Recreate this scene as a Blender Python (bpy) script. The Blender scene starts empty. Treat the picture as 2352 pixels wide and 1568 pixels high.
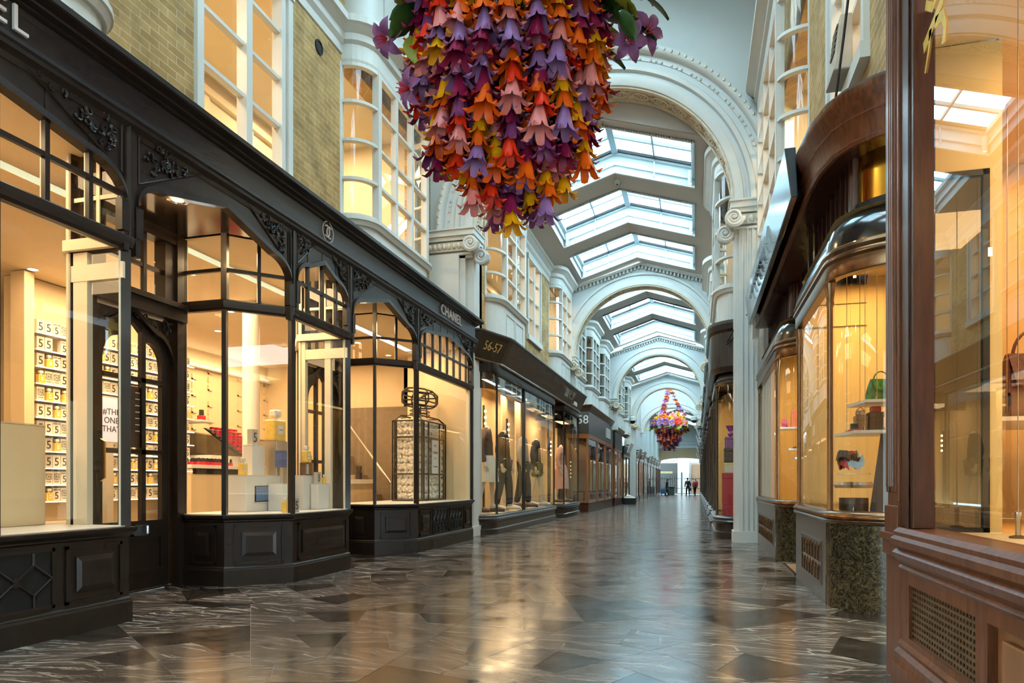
import bpy, bmesh, math, random
from math import sin, cos, pi, radians, sqrt, atan2
from mathutils import Vector, Matrix
RN = random.Random(7)
SC = bpy.context.scene
COL = SC.collection
SL = 0.0055
WL = {}

def fz(y): return -SL * y

# ---------------------------------------------------------------- mesh builder
class MB:
    def __init__(s):
        s.v = []; s.f = []; s.m = []; s.cur = 0
    def add(s, vs, fs):
        b = len(s.v)
        s.v += [tuple(p) for p in vs]
        for f in fs:
            s.f.append(tuple(b + i for i in f)); s.m.append(s.cur)
    def box(s, x0, x1, y0, y1, z0, z1):
        s.add([(x0,y0,z0),(x1,y0,z0),(x1,y1,z0),(x0,y1,z0),(x0,y0,z1),(x1,y0,z1),(x1,y1,z1),(x0,y1,z1)],
              [(0,3,2,1),(4,5,6,7),(0,1,5,4),(1,2,6,5),(2,3,7,6),(3,0,4,7)]); return s
    def hexa(s, p):
        s.add(p, [(0,3,2,1),(4,5,6,7),(0,1,5,4),(1,2,6,5),(2,3,7,6),(3,0,4,7)]); return s
    def quad(s, a, b, c, d):
        s.add([a,b,c,d], [(0,1,2,3)]); return s
    def poly(s, pts):
        s.add(pts, [tuple(range(len(pts)))]); return s
    def prism(s, pts, vec):
        n = len(pts); v = Vector(vec)
        q = [Vector(p) for p in pts]
        s.add(q + [p + v for p in q], [tuple(range(n))[::-1], tuple(range(n, 2*n))] + [(i,(i+1)%n,n+(i+1)%n,n+i) for i in range(n)])
        return s
    def sweep(s, path, prof, side=1, closed_prof=False, caps=True, zf=None):
        # path: plan points (x,y); prof: (d,z); d is measured outward (right of travel * side)
        n = len(path); P = [Vector((p[0],p[1])) for p in path]
        offs = []
        for i in range(n):
            ns = []
            for a, b in ((i-1,i),(i,i+1)):
                if 0 <= a and b < n:
                    t = (P[b]-P[a])
                    if t.length > 1e-9:
                        t.normalize(); ns.append(Vector((t.y,-t.x))*side)
            if len(ns) == 2:
                m = ns[0]+ns[1]; m.normalize(); m = m/max(.35, m.dot(ns[0]))
            else: m = ns[0]
            offs.append(m)
        k = len(prof); vs = []
        for i in range(n):
            dz = zf(P[i].y) if zf else 0
            for d, z in prof:
                q = P[i]+offs[i]*d; vs.append((q.x,q.y,z+dz))
        fs = []; kk = k if closed_prof else k-1
        for i in range(n-1):
            for j in range(kk):
                j2 = (j+1) % k
                fs.append((i*k+j, i*k+j2, (i+1)*k+j2, (i+1)*k+j))
        if closed_prof and caps and k > 2:
            fs.append(tuple(range(k))[::-1]); fs.append(tuple((n-1)*k+j for j in range(k)))
        s.add(vs, fs); return s
    def tube(s, pts, r, n=8, caps=True, closed=False):
        P = [Vector(p) for p in pts]; m = len(P)
        rr = r if isinstance(r,(list,tuple)) else [r]*m
        t0 = (P[1]-P[0]).normalized()
        up = Vector((0,0,1)) if abs(t0.z) < .9 else Vector((1,0,0))
        u = t0.cross(up).normalized(); vs = []
        for i in range(m):
            a = P[i-1] if i > 0 else (P[-1] if closed else P[0])
            b = P[i+1] if i < m-1 else (P[0] if closed else P[-1])
            t = (b-a).normalized()
            u = (u - t*u.dot(t)).normalized(); w = t.cross(u)
            for j in range(n):
                an = 2*pi*j/n
                vs.append(P[i] + (u*cos(an)+w*sin(an))*rr[i])
        fs = []
        for i in range(m if closed else m-1):
            i2 = (i+1) % m
            for j in range(n):
                j2 = (j+1) % n
                fs.append((i*n+j, i*n+j2, i2*n+j2, i2*n+j))
        if caps and not closed:
            fs.append(tuple(range(n))[::-1]); fs.append(tuple((m-1)*n+j for j in range(n)))
        s.add(vs, fs); return s
    def lathe(s, prof, c=(0,0,0), n=16, a0=0, a1=2*pi, M=None):
        full = abs(a1-a0-2*pi) < 1e-6; m = n if full else n+1
        vs = []
        for r, z in prof:
            for j in range(m):
                an = a0+(a1-a0)*j/n
                p = Vector((r*cos(an), r*sin(an), z))
                if M is not None: p = M @ p
                vs.append(p+Vector(c))
        fs = []
        for i in range(len(prof)-1):
            for j in range(n):
                j2 = (j+1) % m
                fs.append((i*m+j, i*m+j2, (i+1)*m+j2, (i+1)*m+j))
        s.add(vs, fs); return s
    def ball(s, c, r, n=8, k=5, sz=1.0, M=None):
        return s.lathe([(r*max(1e-4,sin(pi*i/k)), -r*sz*cos(pi*i/k)) for i in range(k+1)], c, n, M=M)
    def seg(s, S, u0, u1, d0, d1, z0, z1):
        p = [S.p(u0,d0,z0),S.p(u1,d0,z0),S.p(u1,d1,z0),S.p(u0,d1,z0),S.p(u0,d0,z1),S.p(u1,d0,z1),S.p(u1,d1,z1),S.p(u0,d1,z1)]
        return s.hexa(p)
    def build(s, name, mats, parent=None, smooth=False, bevel=0):
        return mkobj(name, s, mats, parent, smooth, bevel)

class Seg:
    """a stretch of frontage in plan: u along it, d outward, z up"""
    def __init__(s, a, b, side=1):
        s.a = Vector((a[0],a[1],0)); b = Vector((b[0],b[1],0)); s.L = (b-s.a).length
        s.t = (b-s.a).normalized(); s.n = Vector((s.t.y,-s.t.x,0))*side
    def p(s, u, d, z): return s.a + s.t*u + s.n*d + Vector((0,0,z))

def mkobj(name, mb, mats, parent=None, smooth=False, bevel=0):
    me = bpy.data.meshes.new(name)
    off = WL.get(parent.name, Vector((0,0,0))) if parent is not None else Vector((0,0,0))
    me.from_pydata([(p[0]-off.x, p[1]-off.y, p[2]-off.z) for p in mb.v], [], mb.f)
    if not isinstance(mats, (list,tuple)): mats = [mats]
    for m in mats: me.materials.append(m)
    if len(mats) > 1: me.polygons.foreach_set('material_index', mb.m)
    bm = bmesh.new(); bm.from_mesh(me)
    bmesh.ops.recalc_face_normals(bm, faces=bm.faces)
    bm.to_mesh(me); bm.free()
    if smooth:
        me.polygons.foreach_set('use_smooth', [True]*len(me.polygons))
        try: me.set_sharp_from_angle(angle=radians(40))
        except Exception: pass
    o = bpy.data.objects.new(name, me); COL.objects.link(o)
    if parent is not None: o.parent = parent
    WL[o.name] = off.copy()
    if bevel:
        b = o.modifiers.new('b','BEVEL'); b.width = bevel; b.segments = 2; b.limit_method = 'ANGLE'
    return o

def thing(name, label, cat, loc=(0,0,0), group=None, rotz=0):
    o = bpy.data.objects.new(name, None); COL.objects.link(o)
    o.location = loc; o.rotation_euler = (0,0,rotz); o.empty_display_size = .1
    o['label'] = label; o['category'] = cat
    if group: o['group'] = group
    WL[o.name] = Vector(loc); return o
def tag(o, label, cat, group=None, kind=None):
    o['label'] = label; o['category'] = cat
    if group: o['group'] = group
    if kind: o['kind'] = kind
    return o
def struct(o, label, cat='structure'):
    o['kind'] = 'structure'; o['label'] = label; o['category'] = cat; return o
def sthing(name, label, cat, loc=(0,0,0)):
    o = thing(name, label, cat, loc); o['kind'] = 'structure'; return o
def dup(root, loc=None, rotz=None, label=None, group=None, scale=None):
    r = root.copy(); COL.objects.link(r)
    if loc is not None: r.location = loc
    if rotz is not None: r.rotation_euler = (0,0,rotz)
    if scale is not None: r.scale = scale
    if label: r['label'] = label
    if group: r['group'] = group
    def rec(src, dst):
        for ch in list(src.children):
            c = ch.copy(); COL.objects.link(c); c.parent = dst; rec(ch, c)
    rec(root, r); return r

def text_mb(body, size, extrude=.004, spacing=1.0):
    """lettering as a mesh in the local xy plane, centred"""
    cu = bpy.data.curves.new('lettering','FONT'); cu.body = body; cu.size = size; cu.extrude = extrude
    cu.align_x = 'CENTER'; cu.align_y = 'CENTER'; cu.space_character = spacing; cu.resolution_u = 3; cu.offset = 0.0
    o = bpy.data.objects.new('lettering', cu); COL.objects.link(o)
    dg = bpy.context.evaluated_depsgraph_get(); dg.update()
    me = bpy.data.meshes.new_from_object(o.evaluated_get(dg))
    mb = MB(); mb.add([v.co[:] for v in me.vertices], [tuple(p.vertices) for p in me.polygons])
    bpy.data.objects.remove(o); bpy.data.curves.remove(cu); bpy.data.meshes.remove(me)
    return mb
def place(mb, M):
    mb.v = [tuple(M @ Vector(p)) for p in mb.v]; return mb
def facing(c, right, up):
    """matrix taking local x->right, y->up, z->right x up"""
    r = Vector(right).normalized(); u = Vector(up).normalized(); n = r.cross(u)
    M = Matrix.Identity(4)
    for i in range(3): M[i][0]=r[i]; M[i][1]=u[i]; M[i][2]=n[i]; M[i][3]=c[i]
    return M
def merge(a, b):
    a.add(b.v, b.f); return a

# ---------------------------------------------------------------- materials
def newmat(name):
    m = bpy.data.materials.new(name); m.use_nodes = True
    nt = m.node_tree; nt.nodes.clear()
    out = nt.nodes.new('ShaderNodeOutputMaterial')
    return m, nt, out
def N(nt, t, **kw):
    n = nt.nodes.new(t)
    for k, v in kw.items(): setattr(n, k, v)
    return n
def L(nt, a, b): nt.links.new(a, b)
def setin(n, **kw):
    for k, v in kw.items(): n.inputs[k.replace('_',' ')].default_value = v
def ramp(nt, stops):
    r = N(nt,'ShaderNodeValToRGB'); e = r.color_ramp.elements
    e[0].position = stops[0][0]; e[0].color = (*stops[0][1],1)
    e[1].position = stops[-1][0]; e[1].color = (*stops[-1][1],1)
    for p, c in stops[1:-1]:
        x = e.new(p); x.color = (*c,1)
    return r
def pm(name, col, rough=.5, metal=0, var=.12, vs=6, stretch=(1,1,1), bump=0, bs=60, coat=0, emit=None, estr=0, spec=None, sub=0):
    m, nt, out = newmat(name)
    b = N(nt,'ShaderNodeBsdfPrincipled')
    setin(b, Roughness=rough, Metallic=metal)
    if coat: b.inputs['Coat Weight'].default_value = coat; b.inputs['Coat Roughness'].default_value = .12
    if spec is not None: b.inputs['Specular IOR Level'].default_value = spec
    tc = N(nt,'ShaderNodeTexCoord'); mp = N(nt,'ShaderNodeMapping'); mp.inputs['Scale'].default_value = stretch
    L(nt, tc.outputs['Object'], mp.inputs['Vector'])
    if var:
        no = N(nt,'ShaderNodeTexNoise'); setin(no, Scale=vs, Detail=5, Roughness=.6)
        L(nt, mp.outputs[0], no.inputs['Vector'])
        r = ramp(nt, [(.3, tuple(c*(1-var) for c in col)), (.7, tuple(min(1,c*(1+var)) for c in col))])
        L(nt, no.outputs['Fac'], r.inputs[0]); L(nt, r.outputs[0], b.inputs['Base Color'])
    else: b.inputs['Base Color'].default_value = (*col,1)
    if bump:
        n2 = N(nt,'ShaderNodeTexNoise'); setin(n2, Scale=bs, Detail=3)
        bp = N(nt,'ShaderNodeBump'); setin(bp, Strength=bump, Distance=.01)
        L(nt, mp.outputs[0], n2.inputs['Vector']); L(nt, n2.outputs['Fac'], bp.inputs['Height']); L(nt, bp.outputs[0], b.inputs['Normal'])
    if emit: b.inputs['Emission Color'].default_value = (*emit,1); b.inputs['Emission Strength'].default_value = estr
    L(nt, b.outputs[0], out.inputs[0]); return m
def glassmat(name, tint=(1,1,1), f0=.07, rough=.0, refl=(1,1,1)):
    m, nt, out = newmat(name)
    tr = N(nt,'ShaderNodeBsdfTransparent'); tr.inputs[0].default_value = (*tint,1)
    gl = N(nt,'ShaderNodeBsdfGlossy'); gl.inputs['Color'].default_value = (*refl,1); gl.inputs['Roughness'].default_value = rough
    lw = N(nt,'ShaderNodeLayerWeight'); lw.inputs['Blend'].default_value = .5
    pw = N(nt,'ShaderNodeMath', operation='POWER'); pw.inputs[1].default_value = 5
    ml = N(nt,'ShaderNodeMath', operation='MULTIPLY_ADD'); ml.inputs[1].default_value = 1-f0; ml.inputs[2].default_value = f0
    mx = N(nt,'ShaderNodeMixShader')
    L(nt, lw.outputs['Facing'], pw.inputs[0]); L(nt, pw.outputs[0], ml.inputs[0]); L(nt, ml.outputs[0], mx.inputs[0])
    L(nt, tr.outputs[0], mx.inputs[1]); L(nt, gl.outputs[0], mx.inputs[2]); L(nt, mx.outputs[0], out.inputs[0])
    return m
def emitmat(name, col, s):
    m, nt, out = newmat(name)
    e = N(nt,'ShaderNodeEmission'); e.inputs[0].default_value = (*col,1); e.inputs[1].default_value = s
    L(nt, e.outputs[0], out.inputs[0]); return m

M_black = pm('black_paint', (.017,.0105,.0075), .4, var=.25, vs=9, coat=.08, bump=.05, bs=30, spec=.35)
M_blackin = pm('cream_paint_inside', (.8,.68,.5), .5, var=.03)
M_fascia = pm('fascia_paint', (.018,.016,.017), .4, var=.2, vs=5, stretch=(1,1,6), coat=.1, bump=.08, bs=25)
M_soffit = pm('lacquer_soffit', (.02,.014,.01), .12, var=.1, coat=.6)
M_white = pm('white_trim', (.74,.72,.66), .42, var=.04, vs=3, bump=.03, bs=20)
M_white2 = pm('white_stucco', (.72,.75,.73), .6, var=.03, vs=1.2)
M_cream = pm('cream_ornament', (.8,.66,.48), .6, var=.15, vs=10)
M_ceil = pm('vault_plaster', (.55,.48,.42), .75, var=.05, vs=.7)
M_curb = pm('skylight_white', (.7,.78,.8), .5, var=.03)
M_bar = pm('skylight_bar', (.33,.42,.46), .4, metal=.3, var=.05)
M_dark = pm('rubber_gasket', (.012,.012,.013), .5, var=0)
M_glass = glassmat('window_glass', (.97,.97,.95), .045)
M_glassdk = glassmat('bronze_tinted_glass', (.28,.2,.12), .1)
M_sky = glassmat('skylight_glass', (.86,.96,1.0), .05)
M_room = pm('room_cream', (.78,.60,.36), .7, var=.04, vs=1.5)
M_roomup = pm('upstairs_cream', (.8,.68,.47), .7, var=.04, vs=1.5)
M_roomw = pm('shop_ivory', (.78,.60,.36), .6, var=.03, vs=1.5)
M_rooms = pm('panelling_yellow', (.82,.58,.24), .6, var=.05, vs=1.2)
M_shelfw = pm('white_lacquer', (.82,.77,.68), .35, var=.02)
M_brass = pm('polished_brass', (.75,.48,.08), .16, metal=1, var=.12, vs=9, stretch=(1,1,.1))
M_bronze = pm('bronze_trim', (.2,.115,.06), .24, metal=.85, var=.2, vs=12, stretch=(1,1,.4))
M_mahog = pm('mahogany', (.055,.015,.007), .36, var=.45, vs=5, stretch=(6,6,.7), coat=.08, spec=.35, bump=.03, bs=12)
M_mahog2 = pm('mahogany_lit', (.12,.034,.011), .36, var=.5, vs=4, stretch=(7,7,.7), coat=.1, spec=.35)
M_sign = pm('blue_black_sign', (.035,.055,.07), .22, var=.08, coat=.5)
M_chrome = pm('chrome', (.7,.7,.72), .12, metal=1, var=0)
M_steel = pm('brushed_steel', (.5,.47,.42), .3, metal=1, var=.1)
M_letw = pm('letter_white', (.82,.78,.78), .4, var=0)
M_letg = pm('letter_gold', (.75,.52,.2), .35, metal=.4, var=0)
M_gold = pm('gold_leaf', (.9,.62,.15), .4, metal=.3, var=.15, vs=14)
M_ink = pm('printed_black', (.01,.01,.01), .5, var=0)
M_stone = pm('grey_stone_frame', (.10,.085,.07), .3, var=.18, vs=6, coat=.2)
M_wire = pm('black_wire', (.012,.01,.008), .4, var=0)
M_lamp = emitmat('lamp_glow', (1,.78,.45), 22)
M_lampw = emitmat('led_edge', (1,.86,.62), 5)
M_bulb = emitmat('bulb_glow', (1,.72,.35), 18)
M_mesh = pm('dark_mesh', (.03,.026,.022), .5, metal=.4, var=.2)
M_void = pm('dark_void', (.004,.004,.004), .8, var=0)

def brick():
    m, nt, out = newmat('stock_brick')
    b = N(nt,'ShaderNodeBsdfPrincipled'); b.inputs['Roughness'].default_value = .85
    tc = N(nt,'ShaderNodeTexCoord'); sx = N(nt,'ShaderNodeSeparateXYZ'); cx = N(nt,'ShaderNodeCombineXYZ')
    L(nt, tc.outputs['Object'], sx.inputs[0])
    ad = N(nt,'ShaderNodeMath', operation='ADD'); L(nt, sx.outputs[0], ad.inputs[0]); L(nt, sx.outputs[1], ad.inputs[1])
    L(nt, ad.outputs[0], cx.inputs[0]); L(nt, sx.outputs[2], cx.inputs[1])
    bt = N(nt,'ShaderNodeTexBrick'); setin(bt, Scale=1.0, Mortar_Size=.0045, Brick_Width=.24, Row_Height=.082, Bias=0)
    bt.inputs['Color1'].default_value = (.40,.24,.08,1); bt.inputs['Color2'].default_value = (.54,.35,.14,1); bt.inputs['Mortar'].default_value = (.62,.52,.36,1)
    L(nt, cx.outputs[0], bt.inputs['Vector'])
    no = N(nt,'ShaderNodeTexNoise'); setin(no, Scale=2.3, Detail=7, Roughness=.65); L(nt, tc.outputs['Object'], no.inputs['Vector'])
    r = ramp(nt, [(.32,(.62,.6,.55)),(.62,(1.12,1.08,1.0))]); L(nt, no.outputs['Fac'], r.inputs[0])
    mx = N(nt,'ShaderNodeMix', data_type='RGBA', blend_type='MULTIPLY'); mx.inputs[0].default_value = 1
    L(nt, bt.outputs['Color'], mx.inputs[6]); L(nt, r.outputs[0], mx.inputs[7])
    L(nt, mx.outputs[2], b.inputs['Base Color'])
    bp = N(nt,'ShaderNodeBump'); setin(bp, Strength=.5, Distance=.01); L(nt, bt.outputs['Fac'], bp.inputs['Height']); bp.invert = True
    L(nt, bp.outputs[0], b.inputs['Normal']); L(nt, b.outputs[0], out.inputs[0]); return m
M_brick = brick()

def marble_floor():
    m, nt, out = newmat('veined_marble')
    b = N(nt,'ShaderNodeBsdfPrincipled'); b.inputs['Specular IOR Level'].default_value = .45
    tc = N(nt,'ShaderNodeTexCoord'); at = N(nt,'ShaderNodeAttribute'); at.attribute_name = 'tile'
    sp = N(nt,'ShaderNodeSeparateColor'); L(nt, at.outputs['Color'], sp.inputs[0])
    # each slab is cut from a different place: shift and turn the stone
    an = N(nt,'ShaderNodeMath', operation='MULTIPLY_ADD'); an.inputs[1].default_value = .9; an.inputs[2].default_value = -.45
    L(nt, sp.outputs[0], an.inputs[0])
    vr = N(nt,'ShaderNodeVectorRotate', rotation_type='Z_AXIS'); L(nt, tc.outputs['Object'], vr.inputs['Vector']); L(nt, an.outputs[0], vr.inputs['Angle'])
    of = N(nt,'ShaderNodeVectorMath', operation='SCALE'); L(nt, at.outputs['Color'], of.inputs[0]); of.inputs['Scale'].default_value = 31
    va = N(nt,'ShaderNodeVectorMath', operation='ADD'); L(nt, vr.outputs[0], va.inputs[0]); L(nt, of.outputs[0], va.inputs[1])
    mp = N(nt,'ShaderNodeMapping'); mp.inputs['Scale'].default_value = (1.0,4.5,1); L(nt, va.outputs[0], mp.inputs['Vector'])
    n1 = N(nt,'ShaderNodeTexNoise'); setin(n1, Scale=2.2, Detail=9, Roughness=.68, Distortion=.15); L(nt, mp.outputs[0], n1.inputs['Vector'])
    base = ramp(nt, [(.25,(.036,.026,.021)),(.5,(.095,.070,.055)),(.75,(.18,.14,.11))]); L(nt, n1.outputs['Fac'], base.inputs[0])
    # darkness per slab
    dk = N(nt,'ShaderNodeMath', operation='MULTIPLY_ADD'); dk.inputs[1].default_value = 1.1; dk.inputs[2].default_value = .25; L(nt, sp.outputs[1], dk.inputs[0])
    sc = N(nt,'ShaderNodeVectorMath', operation='SCALE'); L(nt, base.outputs[0], sc.inputs[0]); L(nt, dk.outputs[0], sc.inputs['Scale'])
    # veins
    nd = N(nt,'ShaderNodeTexNoise'); setin(nd, Scale=3.0, Detail=3); L(nt, va.outputs[0], nd.inputs['Vector'])
    dv = N(nt,'ShaderNodeVectorMath', operation='MULTIPLY_ADD'); L(nt, nd.outputs['Color'], dv.inputs[0]); dv.inputs[1].default_value = (.16,.16,0); L(nt, va.outputs[0], dv.inputs[2])
    mv = N(nt,'ShaderNodeMapping'); mv.inputs['Scale'].default_value = (.8,2.6,1); L(nt, dv.outputs[0], mv.inputs['Vector'])
    vo = N(nt,'ShaderNodeTexVoronoi', feature='DISTANCE_TO_EDGE'); setin(vo, Scale=2.1); L(nt, mv.outputs[0], vo.inputs['Vector'])
    r1 = ramp(nt, [(0,(1,1,1)),(.012,(.5,.5,.5)),(.028,(0,0,0))]); L(nt, vo.outputs['Distance'], r1.inputs[0])
    mv2 = N(nt,'ShaderNodeMapping'); mv2.inputs['Scale'].default_value = (1.3,15,1); mv2.inputs['Rotation'].default_value = (0,0,.2); L(nt, dv.outputs[0], mv2.inputs['Vector'])
    n3 = N(nt,'ShaderNodeTexNoise'); setin(n3, Scale=1.7, Detail=9, Roughness=.7); L(nt, mv2.outputs[0], n3.inputs['Vector'])
    r2 = ramp(nt, [(.545,(0,0,0)),(.61,(1,1,1))]); L(nt, n3.outputs['Fac'], r2.inputs[0])
    n4 = N(nt,'ShaderNodeTexNoise'); setin(n4, Scale=1.1, Detail=2); L(nt, va.outputs[0], n4.inputs['Vector'])
    r3 = ramp(nt, [(.42,(0,0,0)),(.62,(1,1,1))]); L(nt, n4.outputs['Fac'], r3.inputs[0])
    ms = N(nt,'ShaderNodeMath', operation='MULTIPLY'); L(nt, r1.outputs[0], ms.inputs[0]); L(nt, r3.outputs[0], ms.inputs[1])
    mm = N(nt,'ShaderNodeMath', operation='MAXIMUM'); L(nt, ms.outputs[0], mm.inputs[0]); L(nt, r2.outputs[0], mm.inputs[1])
    mk = N(nt,'ShaderNodeMath', operation='MULTIPLY'); L(nt, mm.outputs[0], mk.inputs[0]); L(nt, sp.outputs[2], mk.inputs[1])
    mx = N(nt,'ShaderNodeMix', data_type='RGBA'); L(nt, mk.outputs[0], mx.inputs[0]); L(nt, sc.outputs[0], mx.inputs[6]); mx.inputs[7].default_value = (.62,.52,.44,1)
    L(nt, mx.outputs[2], b.inputs['Base Color'])
    n5 = N(nt,'ShaderNodeTexNoise'); setin(n5, Scale=5, Detail=4); L(nt, tc.outputs['Object'], n5.inputs['Vector'])
    r5 = ramp(nt, [(.3,(.12,.12,.12)),(.7,(.24,.24,.24))]); L(nt, n5.outputs['Fac'], r5.inputs[0]); L(nt, r5.outputs[0], b.inputs['Roughness'])
    n6 = N(nt,'ShaderNodeTexNoise'); setin(n6, Scale=1.6, Detail=2); L(nt, tc.outputs['Object'], n6.inputs['Vector'])
    bp = N(nt,'ShaderNodeBump'); setin(bp, Strength=.06, Distance=.05); L(nt, n6.outputs['Fac'], bp.inputs['Height']); L(nt, bp.outputs[0], b.inputs['Normal'])
    L(nt, b.outputs[0], out.inputs[0]); return m
M_floor = marble_floor()
M_joint = pm('floor_joint', (.24,.2,.18), .5, var=.05)

def green_marble():
    m, nt, out = newmat('green_marble')
    b = N(nt,'ShaderNodeBsdfPrincipled'); setin(b, Roughness=.16)
    tc = N(nt,'ShaderNodeTexCoord')
    nd = N(nt,'ShaderNodeTexNoise'); setin(nd, Scale=5, Detail=4); L(nt, tc.outputs['Object'], nd.inputs['Vector'])
    dv = N(nt,'ShaderNodeVectorMath', operation='MULTIPLY_ADD'); L(nt, nd.outputs['Color'], dv.inputs[0]); dv.inputs[1].default_value = (.3,.3,.3); L(nt, tc.outputs['Object'], dv.inputs[2])
    vo = N(nt,'ShaderNodeTexVoronoi', feature='DISTANCE_TO_EDGE'); setin(vo, Scale=24); L(nt, dv.outputs[0], vo.inputs['Vector'])
    r1 = ramp(nt, [(0,(.13,.10,.05)),(.025,(.07,.055,.027)),(.08,(.02,.016,.009))]); L(nt, vo.outputs['Distance'], r1.inputs[0])
    n2 = N(nt,'ShaderNodeTexNoise'); setin(n2, Scale=22, Detail=7, Roughness=.7); L(nt, dv.outputs[0], n2.inputs['Vector'])
    r2 = ramp(nt, [(.48,(.0,.0,.0)),(.68,(.10,.075,.035))]); L(nt, n2.outputs['Fac'], r2.inputs[0])
    mx = N(nt,'ShaderNodeMix', data_type='RGBA', blend_type='ADD'); mx.inputs[0].default_value = .8
    L(nt, r1.outputs[0], mx.inputs[6]); L(nt, r2.outputs[0], mx.inputs[7]); L(nt, mx.outputs[2], b.inputs['Base Color'])
    L(nt, b.outputs[0], out.inputs[0]); return m
M_gmarb = green_marble()
def relief():
    m, nt, out = newmat('scrolled_relief')
    b = N(nt,'ShaderNodeBsdfPrincipled'); setin(b, Roughness=.6)
    tc = N(nt,'ShaderNodeTexCoord')
    vo = N(nt,'ShaderNodeTexVoronoi', feature='SMOOTH_F1'); setin(vo, Scale=9); L(nt, tc.outputs['Object'], vo.inputs['Vector'])
    no = N(nt,'ShaderNodeTexNoise'); setin(no, Scale=26, Detail=4); L(nt, tc.outputs['Object'], no.inputs['Vector'])
    ad = N(nt,'ShaderNodeMath', operation='ADD'); L(nt, vo.outputs['Distance'], ad.inputs[0]); L(nt, no.outputs['Fac'], ad.inputs[1])
    r = ramp(nt, [(.5,(.85,.7,.5)),(.9,(.7,.53,.34)),(1.1,(.42,.28,.15))]); L(nt, ad.outputs[0], r.inputs[0]); L(nt, r.outputs[0], b.inputs['Base Color'])  # hollows go darker: crevice shade put into the relief colour
    bp = N(nt,'ShaderNodeBump'); setin(bp, Strength=.5, Distance=.04); bp.invert = True
    L(nt, ad.outputs[0], bp.inputs['Height']); L(nt, bp.outputs[0], b.inputs['Normal']); L(nt, b.outputs[0], out.inputs[0]); return m
M_relief = relief()

def area(name, loc, sx, sy, power, col=(1,.62,.28), rot=(0,0,0)):
    l = bpy.data.lights.new(name,'AREA'); l.shape = 'RECTANGLE'; l.size = sx; l.size_y = sy; l.energy = power; l.color = col
    o = bpy.data.objects.new(name, l); COL.objects.link(o); o.location = loc; o.rotation_euler = rot
    return o
def point(name, loc, power, col=(1,.62,.28), r=.05):
    l = bpy.data.lights.new(name,'POINT'); l.energy = power; l.color = col; l.shadow_soft_size = r
    o = bpy.data.objects.new(name, l); COL.objects.link(o); o.location = loc; return o
ORD = ['first','second','third','fourth','fifth','sixth','seventh','eighth','ninth','tenth','eleventh','twelfth','thirteenth','fourteenth','fifteenth','sixteenth','seventeenth','eighteenth','nineteenth','twentieth']
SKY_STRENGTH = 13.0; EXPO = 0.12
# ================================================================ floor
def clip(poly, x0, x1, y0, y1):
    for ax, lim, sg in ((0,x0,1),(0,x1,-1),(1,y0,1),(1,y1,-1)):
        out = []
        for i in range(len(poly)):
            a, b = poly[i-1], poly[i]
            ia, ib = sg*(a[ax]-lim) >= 0, sg*(b[ax]-lim) >= 0
            if ia != ib:
                t = (lim-a[ax])/(b[ax]-a[ax]); out.append((a[0]+t*(b[0]-a[0]), a[1]+t*(b[1]-a[1])))
            if ib: out.append(b)
        poly = out
        if len(poly) < 3: return []
    return poly
def inset(poly, d):
    c = [sum(p[i] for p in poly)/len(poly) for i in (0,1)]
    n = len(poly); P = [Vector(p) for p in poly]; out = []
    ar = sum(P[i].x*P[(i+1)%n].y-P[(i+1)%n].x*P[i].y for i in range(n))
    sg = 1 if ar > 0 else -1
    for i in range(n):
        a, b, c2 = P[i-1], P[i], P[(i+1)%n]
        if (b-a).length < 1e-5 or (c2-b).length < 1e-5: continue
        t1 = (b-a).normalized(); t2 = (c2-b).normalized()
        n1 = Vector((-t1.y,t1.x))*sg; n2 = Vector((-t2.y,t2.x))*sg
        m = n1+n2
        if m.length < .05: continue
        m.normalize(); out.append(b + m*d/max(.4,m.dot(n1)))
    return out
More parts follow.
